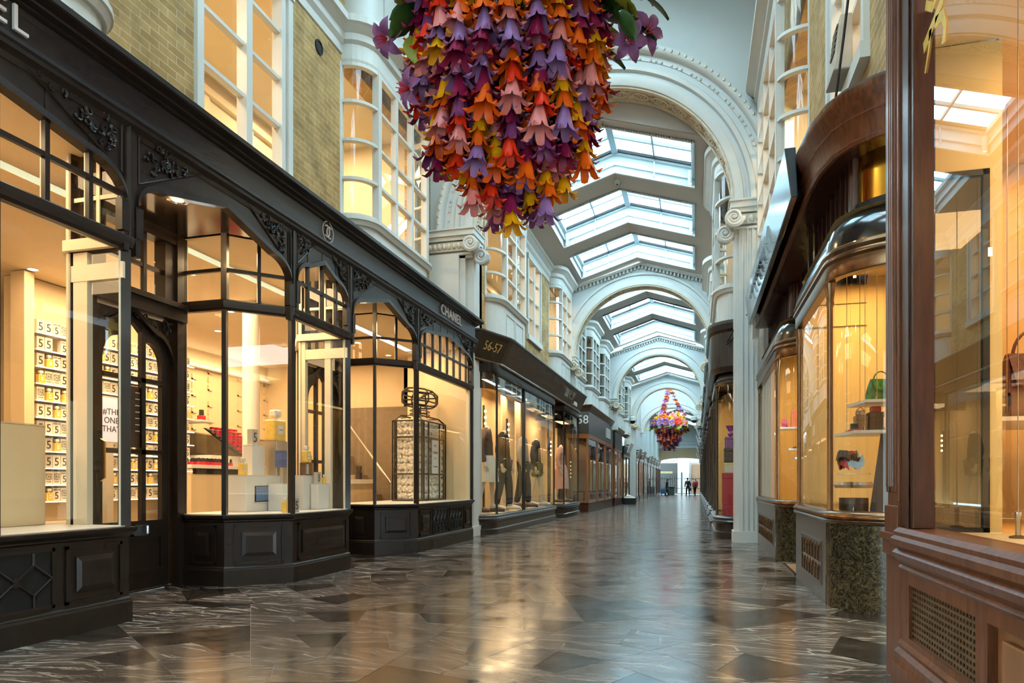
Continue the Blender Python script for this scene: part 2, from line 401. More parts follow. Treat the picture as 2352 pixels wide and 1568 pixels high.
def build_floor():
    X0, X1, Y0, Y1 = -5.3, 2.6, -4.0, 90.0
    mb = MB(); cols = []
    mb.quad((X0,Y0,fz(Y0)-.002),(X1,Y0,fz(Y0)-.002),(X1,Y1,fz(Y1)-.002),(X0,Y1,fz(Y1)-.002)); cols.append((0,0,0)); mb.m[-1] = 1
    rings = [.3,.55,.85,1.2,1.6,2.0,2.4,2.85,3.3,3.8,4.4,5.2]
    per = 5.4; k0 = -1
    def tile(poly, cx, cy, dark):
        p = clip(poly, X0, X1, cy-per/2, cy+per/2)
        if len(p) < 3: return
        q = inset(p, .0016)
        if len(q) < 3: return
        c = sum((v for v in q), Vector((0,0)))/len(q)
        edge = max(0, min(1, (abs(c.x+1.65)-1.1)/1.0))
        g = .02+RN.random()*.08 if dark else .42+RN.random()*.45
        b = (.05 if dark else .28+.72*edge*(.6+.4*RN.random()))
        mb.poly([(v.x,v.y,fz(v.y)) for v in q]); cols.append((RN.random(), g, b)); mb.m[-1] = 0
    for k in range(-1, 17):
        cx, cy = -1.68, 7.7+per*k; n = 12
        if cy > 48:   # far away: broad slabs
            for ix in range(5):
                for iy in range(3):
                    tile([(X0+ix*1.6,cy-per/2+iy*1.8),(X0+ix*1.6+1.6,cy-per/2+iy*1.8),(X0+ix*1.6+1.6,cy-per/2+iy*1.8+1.8),(X0+ix*1.6,cy-per/2+iy*1.8+1.8)],cx,cy,False)
            continue
        tile([(cx+rings[0]*cos(2*pi*j/12),cy+rings[0]*sin(2*pi*j/12)) for j in range(12)],cx,cy,False)
        for i in range(len(rings)-1):
            r0, r1 = rings[i], rings[i+1]; nn = 12 if i < 3 else 20
            for j in range(nn):
                a0 = 2*pi*j/nn; a1 = 2*pi*(j+1)/nn
                P = lambda r, a: (cx+r*cos(a), cy+r*sin(a))
                def Q(a):   # inner edge of the first 20-sided ring follows the 12-sided one inside it
                    k = math.floor(a/(2*pi/12)+1e-6); am = (k+.5)*2*pi/12
                    r = r0*cos(pi/12)/cos(a-am); return (cx+r*cos(a), cy+r*sin(a))
                A, B, C, D = P(r0,a0), P(r1,a0), P(r1,a1), P(r0,a1)
                inner = [D, A]
                if i == 3:
                    A, D = Q(a0), Q(a1); ks = [2*pi*k/12 for k in range(13) if a0+1e-4 < 2*pi*k/12 < a1-1e-4]
                    inner = [D]+[P(r0,k) for k in ks[::-1]]+[A]
                ml = lambda p, q, t: (p[0]+(q[0]-p[0])*t, p[1]+(q[1]-p[1])*t)
                if i == 3: tile(inner+[B,C],cx,cy,False)
                elif i < 3: tile([A,B,C,D],cx,cy,(i+j)%4 == 0)
                elif i % 2 == 0:
                    t1, t2 = .55, .3
                    tile([A,B,ml(B,C,t1),ml(A,D,t2)],cx,cy,(j+i)%4 != 1); tile([ml(A,D,t2),ml(B,C,t1),C,D],cx,cy,False)
                else: tile([A,B,C,D],cx,cy,(j*7+i)%9 == 0)
    me = bpy.data.meshes.new('floor'); me.from_pydata(mb.v,[],mb.f)
    me.materials.append(M_floor); me.materials.append(M_joint); me.polygons.foreach_set('material_index', mb.m)
    ca = me.color_attributes.new('tile','FLOAT_COLOR','CORNER'); buf = []
    for p in me.polygons:
        c = cols[p.index]; buf += [c[0],c[1],c[2],1]*p.loop_total
        if p.normal.z < 0: p.flip()
    ca.data.foreach_set('color', buf)
    o = bpy.data.objects.new('floor', me); COL.objects.link(o); struct(o, 'veined dark marble floor laid in nested ring patterns', 'floor')
build_floor()

# ================================================================ section data
# Y0,Y1, arch centre x, half width, spring z, rise  (arch stands at Y0)
CX = -1.82
A_TH = .5
def arch_pts(cx, cz, a, b, n=48, t0=0, t1=pi):
    return [(cx-a*cos(t0+(t1-t0)*i/n), cz+b*sin(t0+(t1-t0)*i/n)) for i in range(n+1)]
def arch_sweep(mb, cx, cz, a, b, prof, Y, n=56):
    """prof: (dr, y) closed outline swept round the arch"""
    k = len(prof); vs = []
    for i in range(n+1):
        t = pi*i/n
        for dr, y in prof: vs.append((cx-(a+dr)*cos(t), Y+y, cz+(b+dr)*sin(t)))
    fs = [(i*k+j, i*k+(j+1)%k, (i+1)*k+(j+1)%k, (i+1)*k+j) for i in range(n) for j in range(k)]
    mb.add(vs, fs + [tuple(range(k)), tuple(n*k+j for j in range(k))])
def spiral(mb, c, M, r0, turns=2.4, tr=.03, n=40):
    pts = []; rs = []
    for i in range(n+1):
        t = i/n; an = -2*pi*turns*t; r = r0*(1-t)**.9+.012
        pts.append(Vector(c)+M @ Vector((r*cos(an), r*sin(an), .02*t))); rs.append(tr*(1-.62*t))
    mb.tube(pts, rs, 6)

def arch(num, Y, cx, cz, a, b, Xl, Xr, ztop, gable=None, ornate=True, label='arch'):
    root = sthing('trim_%d' % num, label, 'arch', (cx, Y, 0))
    # wall face: strips between the arch curve and its top outline
    P = arch_pts(cx, cz, a, b, 48)
    def top(x):
        if gable is None: return ztop
        return gable[1]-(gable[1]-gable[0])*min(1,abs(x-cx)/(cx-Xl if x < cx else Xr-cx))
    mb = MB()
    cols = [(Xl, cz), (cx-a-1e-3, cz)] + P + [(cx+a+1e-3, cz), (Xr, cz)]
    for yy in (Y, Y+A_TH):
        for i in range(len(cols)-1):
            (x0,z0),(x1,z1) = cols[i], cols[i+1]
            mb.quad((x0,yy,z0),(x1,yy,z1),(x1,yy,top(x1)),(x0,yy,top(x0)))
    for i in range(len(cols)-1):
        (x0,z0),(x1,z1) = cols[i], cols[i+1]
        mb.quad((x0,Y,z0),(x1,Y,z1),(x1,Y+A_TH,z1),(x0,Y+A_TH,z0))
    mb.build('arch_wall', M_white2, root)
    ob = MB(); s = 1 if ornate else .8
    arch_sweep(ob, cx, cz, a, b, [(0,-.03),(.05,-.05),(.15,-.05),(.16,-.02),(.2,-.02),(.2,.02),(0,.02)], Y)
    if ornate:
        arch_sweep(ob, cx, cz, a, b, [(.26,-.02),(.28,-.06),(.36,-.06),(.38,-.02),(.38,.02),(.26,.02)], Y)
        arch_sweep(ob, cx, cz, a, b, [(.60,-.02),(.62,-.1),(.66,-.13),(.72,-.13),(.74,-.06),(.78,-.06),(.78,.02),(.60,.02)], Y)
    else:
        arch_sweep(ob, cx, cz, a, b, [(.3,-.02),(.32,-.06),(.38,-.06),(.38,.02),(.3,.02)], Y)
    ob.build('archivolt', M_white, root, smooth=True)
    # underside: sunk band of scrollwork between two fillets
    so = MB()
    arch_sweep(so, cx, cz, a, b, [(-.035,.0),(-.035,.09),(.0,.09),(.0,0)], Y)
    arch_sweep(so, cx, cz, a, b, [(-.035,A_TH-.09),(-.035,A_TH),(.0,A_TH),(.0,A_TH-.09)], Y)
    so.build('soffit_fillet', M_cream, root)
    sb = MB(); arch_sweep(sb, cx, cz, a, b, [(-.012,.09),(-.012,A_TH-.09),(.01,A_TH-.09),(.01,.09)], Y, 64)
    sb.build('scroll_panel', M_relief, root)
    if ornate:
        bd = MB(); n = 92
        for i in range(n+1):
            t = pi*i/n; ar, br = a+.51, b+.51
            if i % 4 == 3: continue
            bd.ball((cx-ar*cos(t), Y-.02, cz+br*sin(t)), .026, 6, 4)
        arch_sweep(bd, cx, cz, a, b, [(.485,-.015),(.535,-.015),(.535,.01),(.485,.01)], Y)
        bd.build('bead_moulding', M_white, root, smooth=True)
        rs = MB(); nr = 19
        for i in range(nr):
            t = pi*(i+.5)/nr; x, z = cx-(a-.012)*cos(t), cz+(b-.012)*sin(t)
            nrm = Vector((cos(t),0,-sin(t))); tg = Vector((sin(t),0,cos(t)))
            M = facing((0,0,0), (0,1,0), tg).to_3x3()
            if M.col[2].dot(nrm) < 0: M = facing((0,0,0), (0,-1,0), tg).to_3x3()
            c = Vector((x, Y+A_TH/2, z))
            ring = [c+M @ Vector((.11*cos(2*pi*k/14), .145*sin(2*pi*k/14), .012)) for k in range(14)]
            rs.tube(ring, .02, 5, closed=True)
            rs.ball(c+nrm*.01, .035, 7, 4)
            for k in range(7):
                an = 2*pi*k/7; rs.ball(c+M @ Vector((.062*cos(an), .08*sin(an), .012)), .028, 5, 4)
        rs.build('rosette', M_cream, root, smooth=True)
        egg = MB(); n = 70
        for i in range(n+1):
            t = pi*i/n; ar = a+.69; br = b+.69
            egg.ball((cx-ar*cos(t), Y-.13, cz+br*sin(t)), .03, 5, 4)
        egg.build('egg_moulding', M_white, root, smooth=True)
    elif gable:
        dn = MB(); n = 22
        for sd in (-1,1):
            for i in range(n):
                x = cx+sd*(i+.5)/n*(Xr-cx if sd > 0 else cx-Xl); z = top(x)-.13
                dn.box(x-.03,x+.03,Y-.09,Y,z-.05,z+.05)
            xe = Xr if sd > 0 else Xl
            dn.hexa([(cx,Y-.14,gable[1]-.08),(xe,Y-.14,gable[0]-.08),(xe,Y,gable[0]-.08),(cx,Y,gable[1]-.08),
                     (cx,Y-.14,gable[1]),(xe,Y-.14,gable[0]),(xe,Y,gable[0]),(cx,Y,gable[1])])
        dn.build('dentil_course', M_white, root)
    return root

def pilaster(num, side, Y, Xin, Xw, cz, label, zbase=None, small=False):
    """pier carrying an arch: Xin = face towards the walk, Xw = wall; side +1 when the walk lies at greater X"""
    sx = side; root = sthing('trim_%d' % num, label, 'pilaster', (Xin, Y, 0))
    X = lambda d: Xw + sx*d
    D = abs(Xin-Xw); zb = fz(Y+A_TH) if zbase is None else zbase
    def bx(mb, d0, d1, y0, y1, z0, z1):
        x0, x1 = sorted((X(d0), X(d1))); mb.box(x0,x1,y0,y1,z0,z1)
    sh = MB(); zc = cz-.5
    if D > .5:
        bx(sh, -.05, D-.27, Y-.06, Y+A_TH, zb, zc); bx(sh, -.05, D-.15, Y, Y+A_TH, zb, zc); bx(sh, -.05, D, Y+.1, Y+A_TH+.1, zb, zc)
    else:
        bx(sh, -.05, D-.07, Y-.03, Y+A_TH, zb, zc); bx(sh, -.05, D, Y+.02, Y+A_TH, zb, zc)
        for q in (.12,.3,.5,.7): bx(sh, D*q-.012, D*q+.012, Y-.05, Y, zb, zc)
    sh.build('shaft', M_white, root)
    pl = MB(); bx(pl, -.05, D+.03, Y-.07, Y+A_TH, zb-.02, zb+.2); pl.build('plinth', M_white, root)
    en = MB()
    for z0,z1,e in ((cz-.5,cz-.46,.03),(cz-.42,cz-.24,.05),(cz-.22,cz-.14,.09),(cz-.14,cz-.03,.13),(cz-.03,cz,.16)):
        bx(en, -.05, D+e*.6, Y-e-.03, Y+A_TH+.03, z0, z1)
    bx(en, -.05, D, Y, Y+A_TH, cz-.55, cz-.1)
    en.build('entablature', M_white, root)
    eg = MB(); ne = max(3, int(D/.1))
    for i in range(ne):
        eg.ball((X((i+.5)*D/ne), Y-.1, cz-.33), .042, 7, 5, 1.5)
    eg.build('egg_and_dart', M_cream, root, smooth=True)
    vo = MB(); r = .17
    for yy, zz, dd in ((Y-.2, cz-.33, D+.02), (Y+.05, cz-.52, D+.16)):
        M = facing((0,0,0), (sx,0,0), (0,0,1)).to_3x3()
        if M.col[2].y > 0: M = facing((0,0,0), (-sx,0,0), (0,0,1)).to_3x3()
        c = Vector((X(dd), yy, zz))
        spiral(vo, c, M, r*.82, 2.3, .045); vo.ball(c, .045, 8, 5)
        bb = MB(); bb.lathe([(r*.8,0),(r*.8,-.22),(.01,-.22)], (0,0,0), 18); place(bb, Matrix.Translation(c) @ M.to_4x4()); merge(vo, bb)
        vo.lathe([(.001,0),(r*.8,0)], c, 18, M=M)
    vo.build('volute', M_cream if small else M_white, root, smooth=True)
    return root

# the big front arch, then three lower ones, then the far high bay
arch(1, 12.9, CX, 6.03, 2.48, 2.45, -5.4, 1.7, 10.6, label='large white archway with bead mouldings and scrollwork under it, closest to the flowers')
arch(2, 22.5, -1.75, 5.2, 2.2, 2.22, -4.4, .72, 8, gable=(7.35,8.12), ornate=False, label='second white archway, gabled, behind the first three skylights')
arch(3, 33.5, -1.76, 5.1, 2.02, 2.05, -4.4, .72, 8, gable=(7.2,8.0), ornate=False, label='third white archway, behind the fourth to sixth skylights')
arch(4, 45.3, -1.85, 5.1, 2.02, 2.05, -4.4, .72, 8, gable=(7.2,8.0), ornate=False, label='fourth white archway, just in front of the far flower chandelier')
arch(5, 56.0, -1.85, 5.0, 2.3, 1.98, -4.9, .9, 10.6, ornate=False, label='white archway behind the far flower chandelier')
pilaster(6, 1, 12.9, -4.3, -5.22, 6.03, 'cream pier with scroll capital rising behind the perfume shop fascia')
pilaster(7, -1, 12.9, .66, 1.1, 6.03, 'tall white pier with scroll capital between the handbag shop and the next shop')
for i, (y, xl, xr, z) in enumerate(((22.5,-3.95,.42,5.2),(33.5,-3.78,.26,5.1),(45.3,-3.87,.17,5.1))):
    w = ['second','third','fourth'][i]
    pilaster(8+2*i, 1, y, xl, -4.4, z, 'small scroll-capital pier under the %s arch beside the numbered shopfronts' % w, zbase=3.6 if i < 2 else None, small=True)
    pilaster(9+2*i, -1, y, xr, .72, z, 'small scroll-capital pier under the %s arch above the dark curved shopfronts' % w, zbase=3.6, small=True)

# ================================================================ roof
def roof(name, Y0, Y1, Xl, Xr, xs0, xs1, skys, ze, zr, cx, label):
    """gabled plaster ceiling with openings; eave line height ze at xs0/xs1, ridge zr at cx"""
    sl = (zr-ze)/(cx-xs0); sr = (zr-ze)/(xs1-cx)
    Z = lambda x: zr-(cx-x)*sl if x < cx else zr-(x-cx)*sr
    mb = MB()
    def strip(x0, x1, y0, y1):
        mb.quad((x0,y0,Z(x0)),(x1,y0,Z(x1)),(x1,y1,Z(x1)),(x0,y1,Z(x0)))
    strip(Xl,xs0,Y0,Y1); strip(xs1,Xr,Y0,Y1)
    y = Y0
    for a, b in skys:
        if a > y: strip(xs0,cx,y,a); strip(cx,xs1,y,a)
        y = b
    if y < Y1: strip(xs0,cx,y,Y1); strip(cx,xs1,y,Y1)
    o = mb.build(name, M_ceil); struct(o, label, 'ceiling')
    return Z
def skylight(Z, a, b, xs0, xs1, cx, label, simple=False, blind=False):
    root = thing('skylight', label, 'skylight', (cx,(a+b)/2,Z(cx)), 'gabled skylights along the roof')
    h = .5; cu = MB(); t = .05
    def wall(x0,y0,x1,y1, n):
        for i in range(n):
            xa, xb = x0+(x1-x0)*i/n, x0+(x1-x0)*(i+1)/n; ya, yb = y0+(y1-y0)*i/n, y0+(y1-y0)*(i+1)/n
            cu.quad((xa,ya,Z(xa)-.03),(xb,yb,Z(xb)-.03),(xb,yb,Z(xb)+h),(xa,ya,Z(xa)+h))
    for y in (a,b):
        wall(xs0,y,cx,y,1); wall(cx,y,xs1,y,1)
    wall(xs0,a,xs0,b,1); wall(xs1,a,xs1,b,1)
    # ledges inside the shaft
    for y, d in ((a,1),(b,-1)):
        for x0, x1 in ((xs0,cx),(cx,xs1)):
            for zz, w, th in ((.16,.035,.05),(.4,.06,.1),(-.035,.05,.05)):
                y0, y1 = sorted((y, y+d*w))
                cu.hexa([(x0,y0,Z(x0)+zz),(x1,y0,Z(x1)+zz),(x1,y1,Z(x1)+zz),(x0,y1,Z(x0)+zz),
                         (x0,y0,Z(x0)+zz+th),(x1,y0,Z(x1)+zz+th),(x1,y1,Z(x1)+zz+th),(x0,y1,Z(x0)+zz+th)])
    for x, d in ((xs0,1),(xs1,-1)):
        for zz, w, th in ((.16,.05,.05),(.4,.08,.1)):
            x0, x1 = sorted((x,x+d*w)); cu.box(x0,x1,a,b,Z(x)+zz,Z(x)+zz+th)
    cu.build('curb', M_curb, root)
    br = MB()
    for y, d in ((b,-1),):
        y0, y1 = sorted((y+d*.06, y+d*.12))
        for x0, x1 in ((xs0,cx),(cx,xs1)):
            br.hexa([(x0,y0,Z(x0)+h-.06),(x1,y0,Z(x1)+h-.06),(x1,y1,Z(x1)+h-.06),(x0,y1,Z(x0)+h-.06),(x0,y0,Z(x0)+h),(x1,y0,Z(x1)+h),(x1,y1,Z(x1)+h),(x0,y1,Z(x0)+h)])
    br.build('gasket', M_dark, root)
    fr = MB()
    fr.box(cx-.07,cx+.07,a,b,Z(cx)+h-.1,Z(cx)+h+.05)
    for x0, x1 in ((xs0,cx),(cx,xs1)):
        xm = (x0+x1)/2
        fr.box(xm-.02,xm+.02,a,b,Z(xm)+h-.03,Z(xm)+h+.03)
        for q in (.36,.68):
            y = a+(b-a)*q
            fr.hexa([(x0,y-.03,Z(x0)+h-.03),(x1,y-.03,Z(x1)+h-.03),(x1,y+.03,Z(x1)+h-.03),(x0,y+.03,Z(x0)+h-.03),
                     (x0,y-.03,Z(x0)+h+.04),(x1,y-.03,Z(x1)+h+.04),(x1,y+.03,Z(x1)+h+.04),(x0,y+.03,Z(x0)+h+.04)])
        fr.tube([(xm,b-.05,Z(xm)+h),(xm,b-.1,Z(xm)+.02)],.018,6)
    fr.build('glazing_bar', M_bar, root)
    gl = MB()
    for x0, x1 in ((xs0,cx),(cx,xs1)):
        gl.quad((x0,a,Z(x0)+h+.02),(x1,a,Z(x1)+h+.02),(x1,b,Z(x1)+h+.02),(x0,b,Z(x0)+h+.02))
    gl.build('pane', M_sky, root)
    if not simple:
        rp = MB()
        for x0, x1 in ((xs0,cx),(cx,xs1)):
            for y in (a,b):
                n = 34
                for i in range(n):
                    x = x0+(x1-x0)*(i+.5)/n; rp.ball((x,y,Z(x)-.02),.024,5,3)
        rp.build('rope_moulding', M_curb, root, smooth=True)
    for x in (xs0+.1, xs1-.1):
        sp = MB(); sp.lathe([(.05,0),(.05,.3),(.001,.3)], (x,b-.1,Z(x)+.01), 10); sp.lathe([(.05,0),(.04,.0)], (x,b-.1,Z(x)+.01),10)
        s = sp.build('spotlight', M_curb, root, smooth=True)
        le = MB(); le.lathe([(.04,.004),(.001,.004)], (x,b-.1,Z(x)+.01), 10); le.build('lens', M_lampw, s)
    return root
m = MB()
for i in range(12):
    xa, xb = -4.45+5.2*i/12, -4.45+5.2*(i+1)/12; zz = lambda x: 8.15-.309*abs(x-CX)
    m.quad((xa,13.43,zz(xa)),(xb,13.43,zz(xb)),(xb,13.43,zz(xb)+1.6),(xa,13.43,zz(xa)+1.6))
o = m.build('wall_back.002', M_ceil); struct(o, 'grey plaster gable closing the roof behind the first arch', 'wall')
SKYN = ['first','second','third','fourth','fifth','sixth','seventh','eighth','ninth','tenth','eleventh','twelfth']
XS0, XS1 = -3.6, -.04
sk = 0
for nm, y0, y1, skys, ze, zr in (
    ('ceiling', 13.4, 22.5, [(13.7,15.85),(16.75,18.95),(19.75,21.95)], 7.62, 8.17),
    ('ceiling.001', 23.0, 33.5, [(23.4,26.0),(27.0,29.5),(30.6,33.0)], 7.6, 8.2),
    ('ceiling.002', 34.0, 45.3, [(34.6,37.0),(38.2,40.8),(42,44.6)], 7.55, 8.1)):
    Z = roof(nm, y0, y1, -4.45, .75, XS0, XS1, skys, ze, zr, CX, 'grey plaster ceiling ' + {'ceiling':'behind the first arch','ceiling.001':'behind the second arch','ceiling.002':'behind the third arch'}[nm])
    for a, b in skys:
        skylight(Z, a, b, XS0, XS1, CX, 'white gabled skylight, %s along the roof counting from the first arch' % SKYN[sk], simple=sk > 3); sk += 1
Z = roof('ceiling.003', -5, 12.9, -5.4, 1.7, -3.6, 0, [(-3.5,-1.2),(0,2.8),(4.2,7.0),(8.2,11.2)], 10.0, 10.7, CX, 'high vault plaster above the near flower chandelier')
for a, b in [(-3.5,-1.2),(0,2.8),(4.2,7.0),(8.2,11.2)]: skylight(Z, a, b, -3.6, 0, CX, 'unseen skylight added for daylight over the high vault in front of the first arch', simple=True)  # near-vault skylights sit out of view, added just to let daylight in
Z = roof('ceiling.004', 45.8, 56, -5, 1.0, -3.6, 0, [(47,50),(51.5,54.5)], 10.0, 10.7, CX, 'high vault plaster above the far flower chandelier')
for a, b in [(47,50),(51.5,54.5)]: skylight(Z, a, b, -3.6, 0, CX, 'skylight over the high vault of the far flower chandelier', simple=True)
Z = roof('ceiling.005', 56.5, 84, -4.9, 1.0, -3.6, 0, [(57.5,61),(63,66.5),(69,72.5),(76,80)], 7.4, 8.0, CX, 'grey plaster ceiling towards the far gates')
for a, b in [(57.5,61),(63,66.5),(69,72.5),(76,80)]: skylight(Z, a, b, -3.6, 0, CX, 'skylight of the last stretch before the far gates', simple=True)
sd = thing('smoke_detector', 'white round detector on the roof ridge between the first two skylights', 'detector', (CX,16.3,8.17))
m = MB(); m.lathe([(.001,-.12),(.06,-.12),(.08,-.06),(.1,-.02),(.1,.08)], (CX,16.3,8.2), 14); m.build('cover', M_curb, sd, smooth=True)
m = MB(); m.lathe([(.001,-.135),(.025,-.13),(.03,-.11)], (CX,16.3,8.2), 10); m.build('sensor', M_dark, sd, smooth=True)

# ================================================================ upper walls
wl = MB()
def wbox(mb, xw, th, y0, y1, z0, z1):
    x0, x1 = sorted((xw, xw+th)); mb.box(x0,x1,y0,y1,z0,z1)
# near left upper wall at X=-5.2, openings at the windows
L0 = -5.2
for y0,y1 in ((4.9,6.17),(7.96,9.32),(12.2,12.95)): wbox(wl, L0, -.25, y0, y1, 3.7, 7.52)
for y0,y1 in ((1.4,4.9),(6.17,7.96),(9.32,12.2)):
    wbox(wl, L0, -.25, y0, y1, 3.7, 4.15 if y0 != 6.17 else 4.9)
wbox(wl, L0, -.25, 6.17, 7.96, 7.45, 7.52)
wbox(wl, L0, -.25, -4, 1.4, 3.7, 7.52); wbox(wl, L0, -.25, -4, 12.95, 7.5, 10.3)
o = wl.build('wall_left', M_brick); struct(o, 'yellow stock brick wall above the perfume shop', 'wall')
# left upper wall behind the first arch
L1 = -4.3; w = MB()
for y0,y1 in ((13.35,13.75),(18.95,20.15),(16.55,17.35)): wbox(w, L1, -.25, y0, y1, 4.1, 7.5)
wbox(w, L1, -.25, 13.75, 22.5, 4.09, 4.3); wbox(w, L1+.01, -.2, 17.3, 19.0, 4.09, 4.8); wbox(w, L1, -.25, 13.35, 22.5, 7.2, 7.6)
for y in (25.6,29.3,36.2,40.0): wbox(w, L1, -.25, y, y+.9, 4.1, 7.3)
wbox(w, L1, -.25, 23, 45.3, 3.92, 4.3); wbox(w, L1, -.25, 23, 45.3, 7.1, 7.6)
o = w.build('wall_left.001', M_brick); struct(o, 'yellow brick upper wall over the numbered shopfronts', 'wall')
w = MB(); wbox(w, -4.35, -.25, 45.3, 84, 3.3, 10.4); o = w.build('wall_left.002', M_white2); struct(o, 'white upper wall of the far stretch over the small dark shopfronts', 'wall')
R0 = 1.4; w = MB()
for y0,y1 in ((8.15,9.55),): wbox(w, R0, .25, y0, y1, 3.9, 7.52)
wbox(w, R0, .25, 9.55, 12.95, 3.98, 4.3); wbox(w, R0, .25, 6.3, 8.15, 3.98, 4.9); wbox(w, R0, .25, -4, 6.3, 3.98, 7.52); wbox(w, R0, .25, -4, 12.95, 7.4, 10.3)
o = w.build('wall_right', M_brick); struct(o, 'yellow brick wall above the handbag shop', 'wall')
R1 = .68; w = MB()
for y0,y1 in ((13.35,13.6),(16.8,18.2),(21.3,22.5)): wbox(w, R1, .25, y0, y1, 4.1, 7.5)
wbox(w, R1, .25, 13.35, 45.3, 4.1, 4.3); wbox(w, R1, .25, 13.35, 45.3, 7.2, 7.7); wbox(w, R1, .25, 23, 45.3, 4.1, 7.3)
o = w.build('wall_right.001', M_white2); struct(o, 'white upper wall above the dark curved shopfronts', 'wall')
w = MB(); wbox(w, .75, .25, 45.3, 84, 4.1, 10.4); o = w.build('wall_right.002', M_white2); struct(o, 'white upper wall of the far stretch above the row of dark fronts', 'wall')

def arcp(c, r, a0, a1, n, sx=1): return [(c[0]+sx*r[0]*cos(a0+(a1-a0)*i/n), c[1]+r[1]*sin(a0+(a1-a0)*i/n)) for i in range(n+1)]
def bay_path(Xw, sx, D, Y0, Y1, c, n=8):
    """plan of a round-cornered bay, from low Y to high Y; D projection"""
    p = [(Xw+sx*D*sin(pi/2*i/n), Y0+c-c*cos(pi/2*i/n)) for i in range(n+1)]
    q = [(Xw+sx*D*sin(pi/2*(1-i/n)), Y1-c+c*cos(pi/2*(1-i/n))) for i in range(n+1)]
    return p, q
WIN = [0]
def bay_window(side, Xw, D, Y0, Y1, c, z0, zs, zh, zt, rows, cols, label, glass=None, far_corner=True):
    sx = side; WIN[0] += 1
    root = sthing('window_%d' % WIN[0], label, 'window', (Xw, Y0, zs))
    p, q = bay_path(Xw, sx, D, Y0, Y1, c)
    path = p+q; sd = side
    m = MB(); m.sweep(path, [(-.04,z0),(-.04,zs-.12),(.0,zs-.12),(.03,zs-.06),(.05,zs-.05),(.05,zs),(-.1,zs)], sd)
    for a, b in ((Y0+c+.1,(Y0+Y1)/2-.06),((Y0+Y1)/2+.06,Y1-c-.1)):
        x = Xw+sx*(D-.04)
        for z in (z0+.12, zs-.26): m.box(min(x,x+sx*.015),max(x,x+sx*.015),a,b,z-.012,z+.012)
        for y in (a,b): m.box(min(x,x+sx*.015),max(x,x+sx*.015),y-.012,y+.012,z0+.12,zs-.26)
    m.build('apron', M_white, root)
    h = MB(); h.sweep(path, [(-.08,zh),(0,zh),(.01,zh+.04),(.01,zt-.34),(.06,zt-.3),(.06,zt-.2),(.16,zt-.12),(.2,zt-.1),(.2,zt),(-.1,zt)], sd)
    h.build('cornice_head', M_white, root, smooth=False)
    fr = MB()
    def vbar(x, y, w=.05): fr.box(x-w,x+w,y-w,y+w,zs,zh)
    for (x,y) in (p[0],p[-1],q[0],q[-1]): vbar(x-sx*.045, y+(0 if (x,y) in (p[-1],q[0]) else 0), .055)
    ym = [Y0+c+(Y1-Y0-2*c)*i/cols for i in range(1,cols)]
    for y in ym: vbar(Xw+sx*(D-.05), y, .046)
    for r in range(0,rows+1):
        z = zs+(zh-zs)*r/rows; t = .022 if 0 < r < rows else .05
        fr.sweep(path, [(-.09,z-t),(.0,z-t),(.0,z+t),(-.09,z+t)], sd, closed_prof=True)
    fr.build('frame', M_white, root)
    g = MB(); g.sweep(path, [(-.05,zs),(-.05,zh)], sd)
    g.build('pane', glass or M_glass, root, smooth=True)
    return root
def flat_window(side, Xw, Y0, Y1, zs, zh, rows, cols, label, proud=.05, glass=None):
    sx = side; WIN[0] += 1
    root = sthing('window_%d' % WIN[0], label, 'window', (Xw, Y0, zs))
    S = Seg((Xw,Y0),(Xw,Y1),side)
    fr = MB(); W = Y1-Y0; t = .1
    fr.seg(S,0,t,-.12,proud,zs-.12,zh); fr.seg(S,W-t,W,-.12,proud,zs-.12,zh); fr.seg(S,-.02,W+.02,-.13,proud+.03,zs-.14,zs); fr.seg(S,-.01,W+.01,-.125,proud+.02,zh-.1,zh+.02)
    fr.seg(S,W-.22,W-.14,-.12,proud-.02,zs,zh)
    for i in range(1,cols):
        u = t+(W-2*t)*i/cols; fr.seg(S,u-.055,u+.055,-.1,proud-.01,zs,zh)
    for r in range(1,rows):
        z = zs+(zh-zs)*r/rows; fr.seg(S,t,W-t,-.09,0,z-.022,z+.022)
    fr.build('frame', M_white, root)
    g = MB(); g.quad(S.p(t,-.06,zs),S.p(W-t,-.06,zs),S.p(W-t,-.06,zh),S.p(t,-.06,zh)); g.build('pane', glass or M_glass, root)
    return root
def upper_room(name, side, Xw, Y0, Y1, z0, z1, depth, label, power, nl, mat=None):
    sx = side; mb = MB(); xa, xb = Xw-sx*.22, Xw-sx*depth
    mb.quad((xb,Y0,z0),(xb,Y1,z0),(xb,Y1,z1),(xb,Y0,z1)); mb.quad((xa,Y0,z0),(xb,Y0,z0),(xb,Y0,z1),(xa,Y0,z1)); mb.quad((xa,Y1,z0),(xb,Y1,z0),(xb,Y1,z1),(xa,Y1,z1))
    mb.quad((xa,Y0,z1),(xb,Y0,z1),(xb,Y1,z1),(xa,Y1,z1)); mb.quad((xa,Y0,z0),(xb,Y0,z0),(xb,Y1,z0),(xa,Y1,z0))
    # picture rail, pilaster strips and a door panel give the back wall relief
    for y in [Y0+.6+i*1.15 for i in range(int((Y1-Y0-.6)/1.15))]:
        x0, x1 = sorted((xb, xb+sx*.05)); mb.box(x0,x1,y,y+.12,z0,z1-.3)
    x0, x1 = sorted((xb, xb+sx*.1)); mb.box(x0,x1,Y0,Y1,z1-.34,z1-.22); mb.box(x0,x1,Y0,Y1,z0,z0+.16)
    o = mb.build(name, mat or M_roomup); struct(o, label, 'wall')
    for i in range(nl):
        y = Y0+(Y1-Y0)*(i+.5)/nl
        area('room_light', ((xa+xb)/2, y, z1-.05), .8, .8, power, (1,.76,.46))
upper_room('wall_left.003', 1, L0, .8, 12.4, 4.1, 7.7, 2.6, 'cream upstairs room seen through the lit windows over the perfume shop', 95, 4)
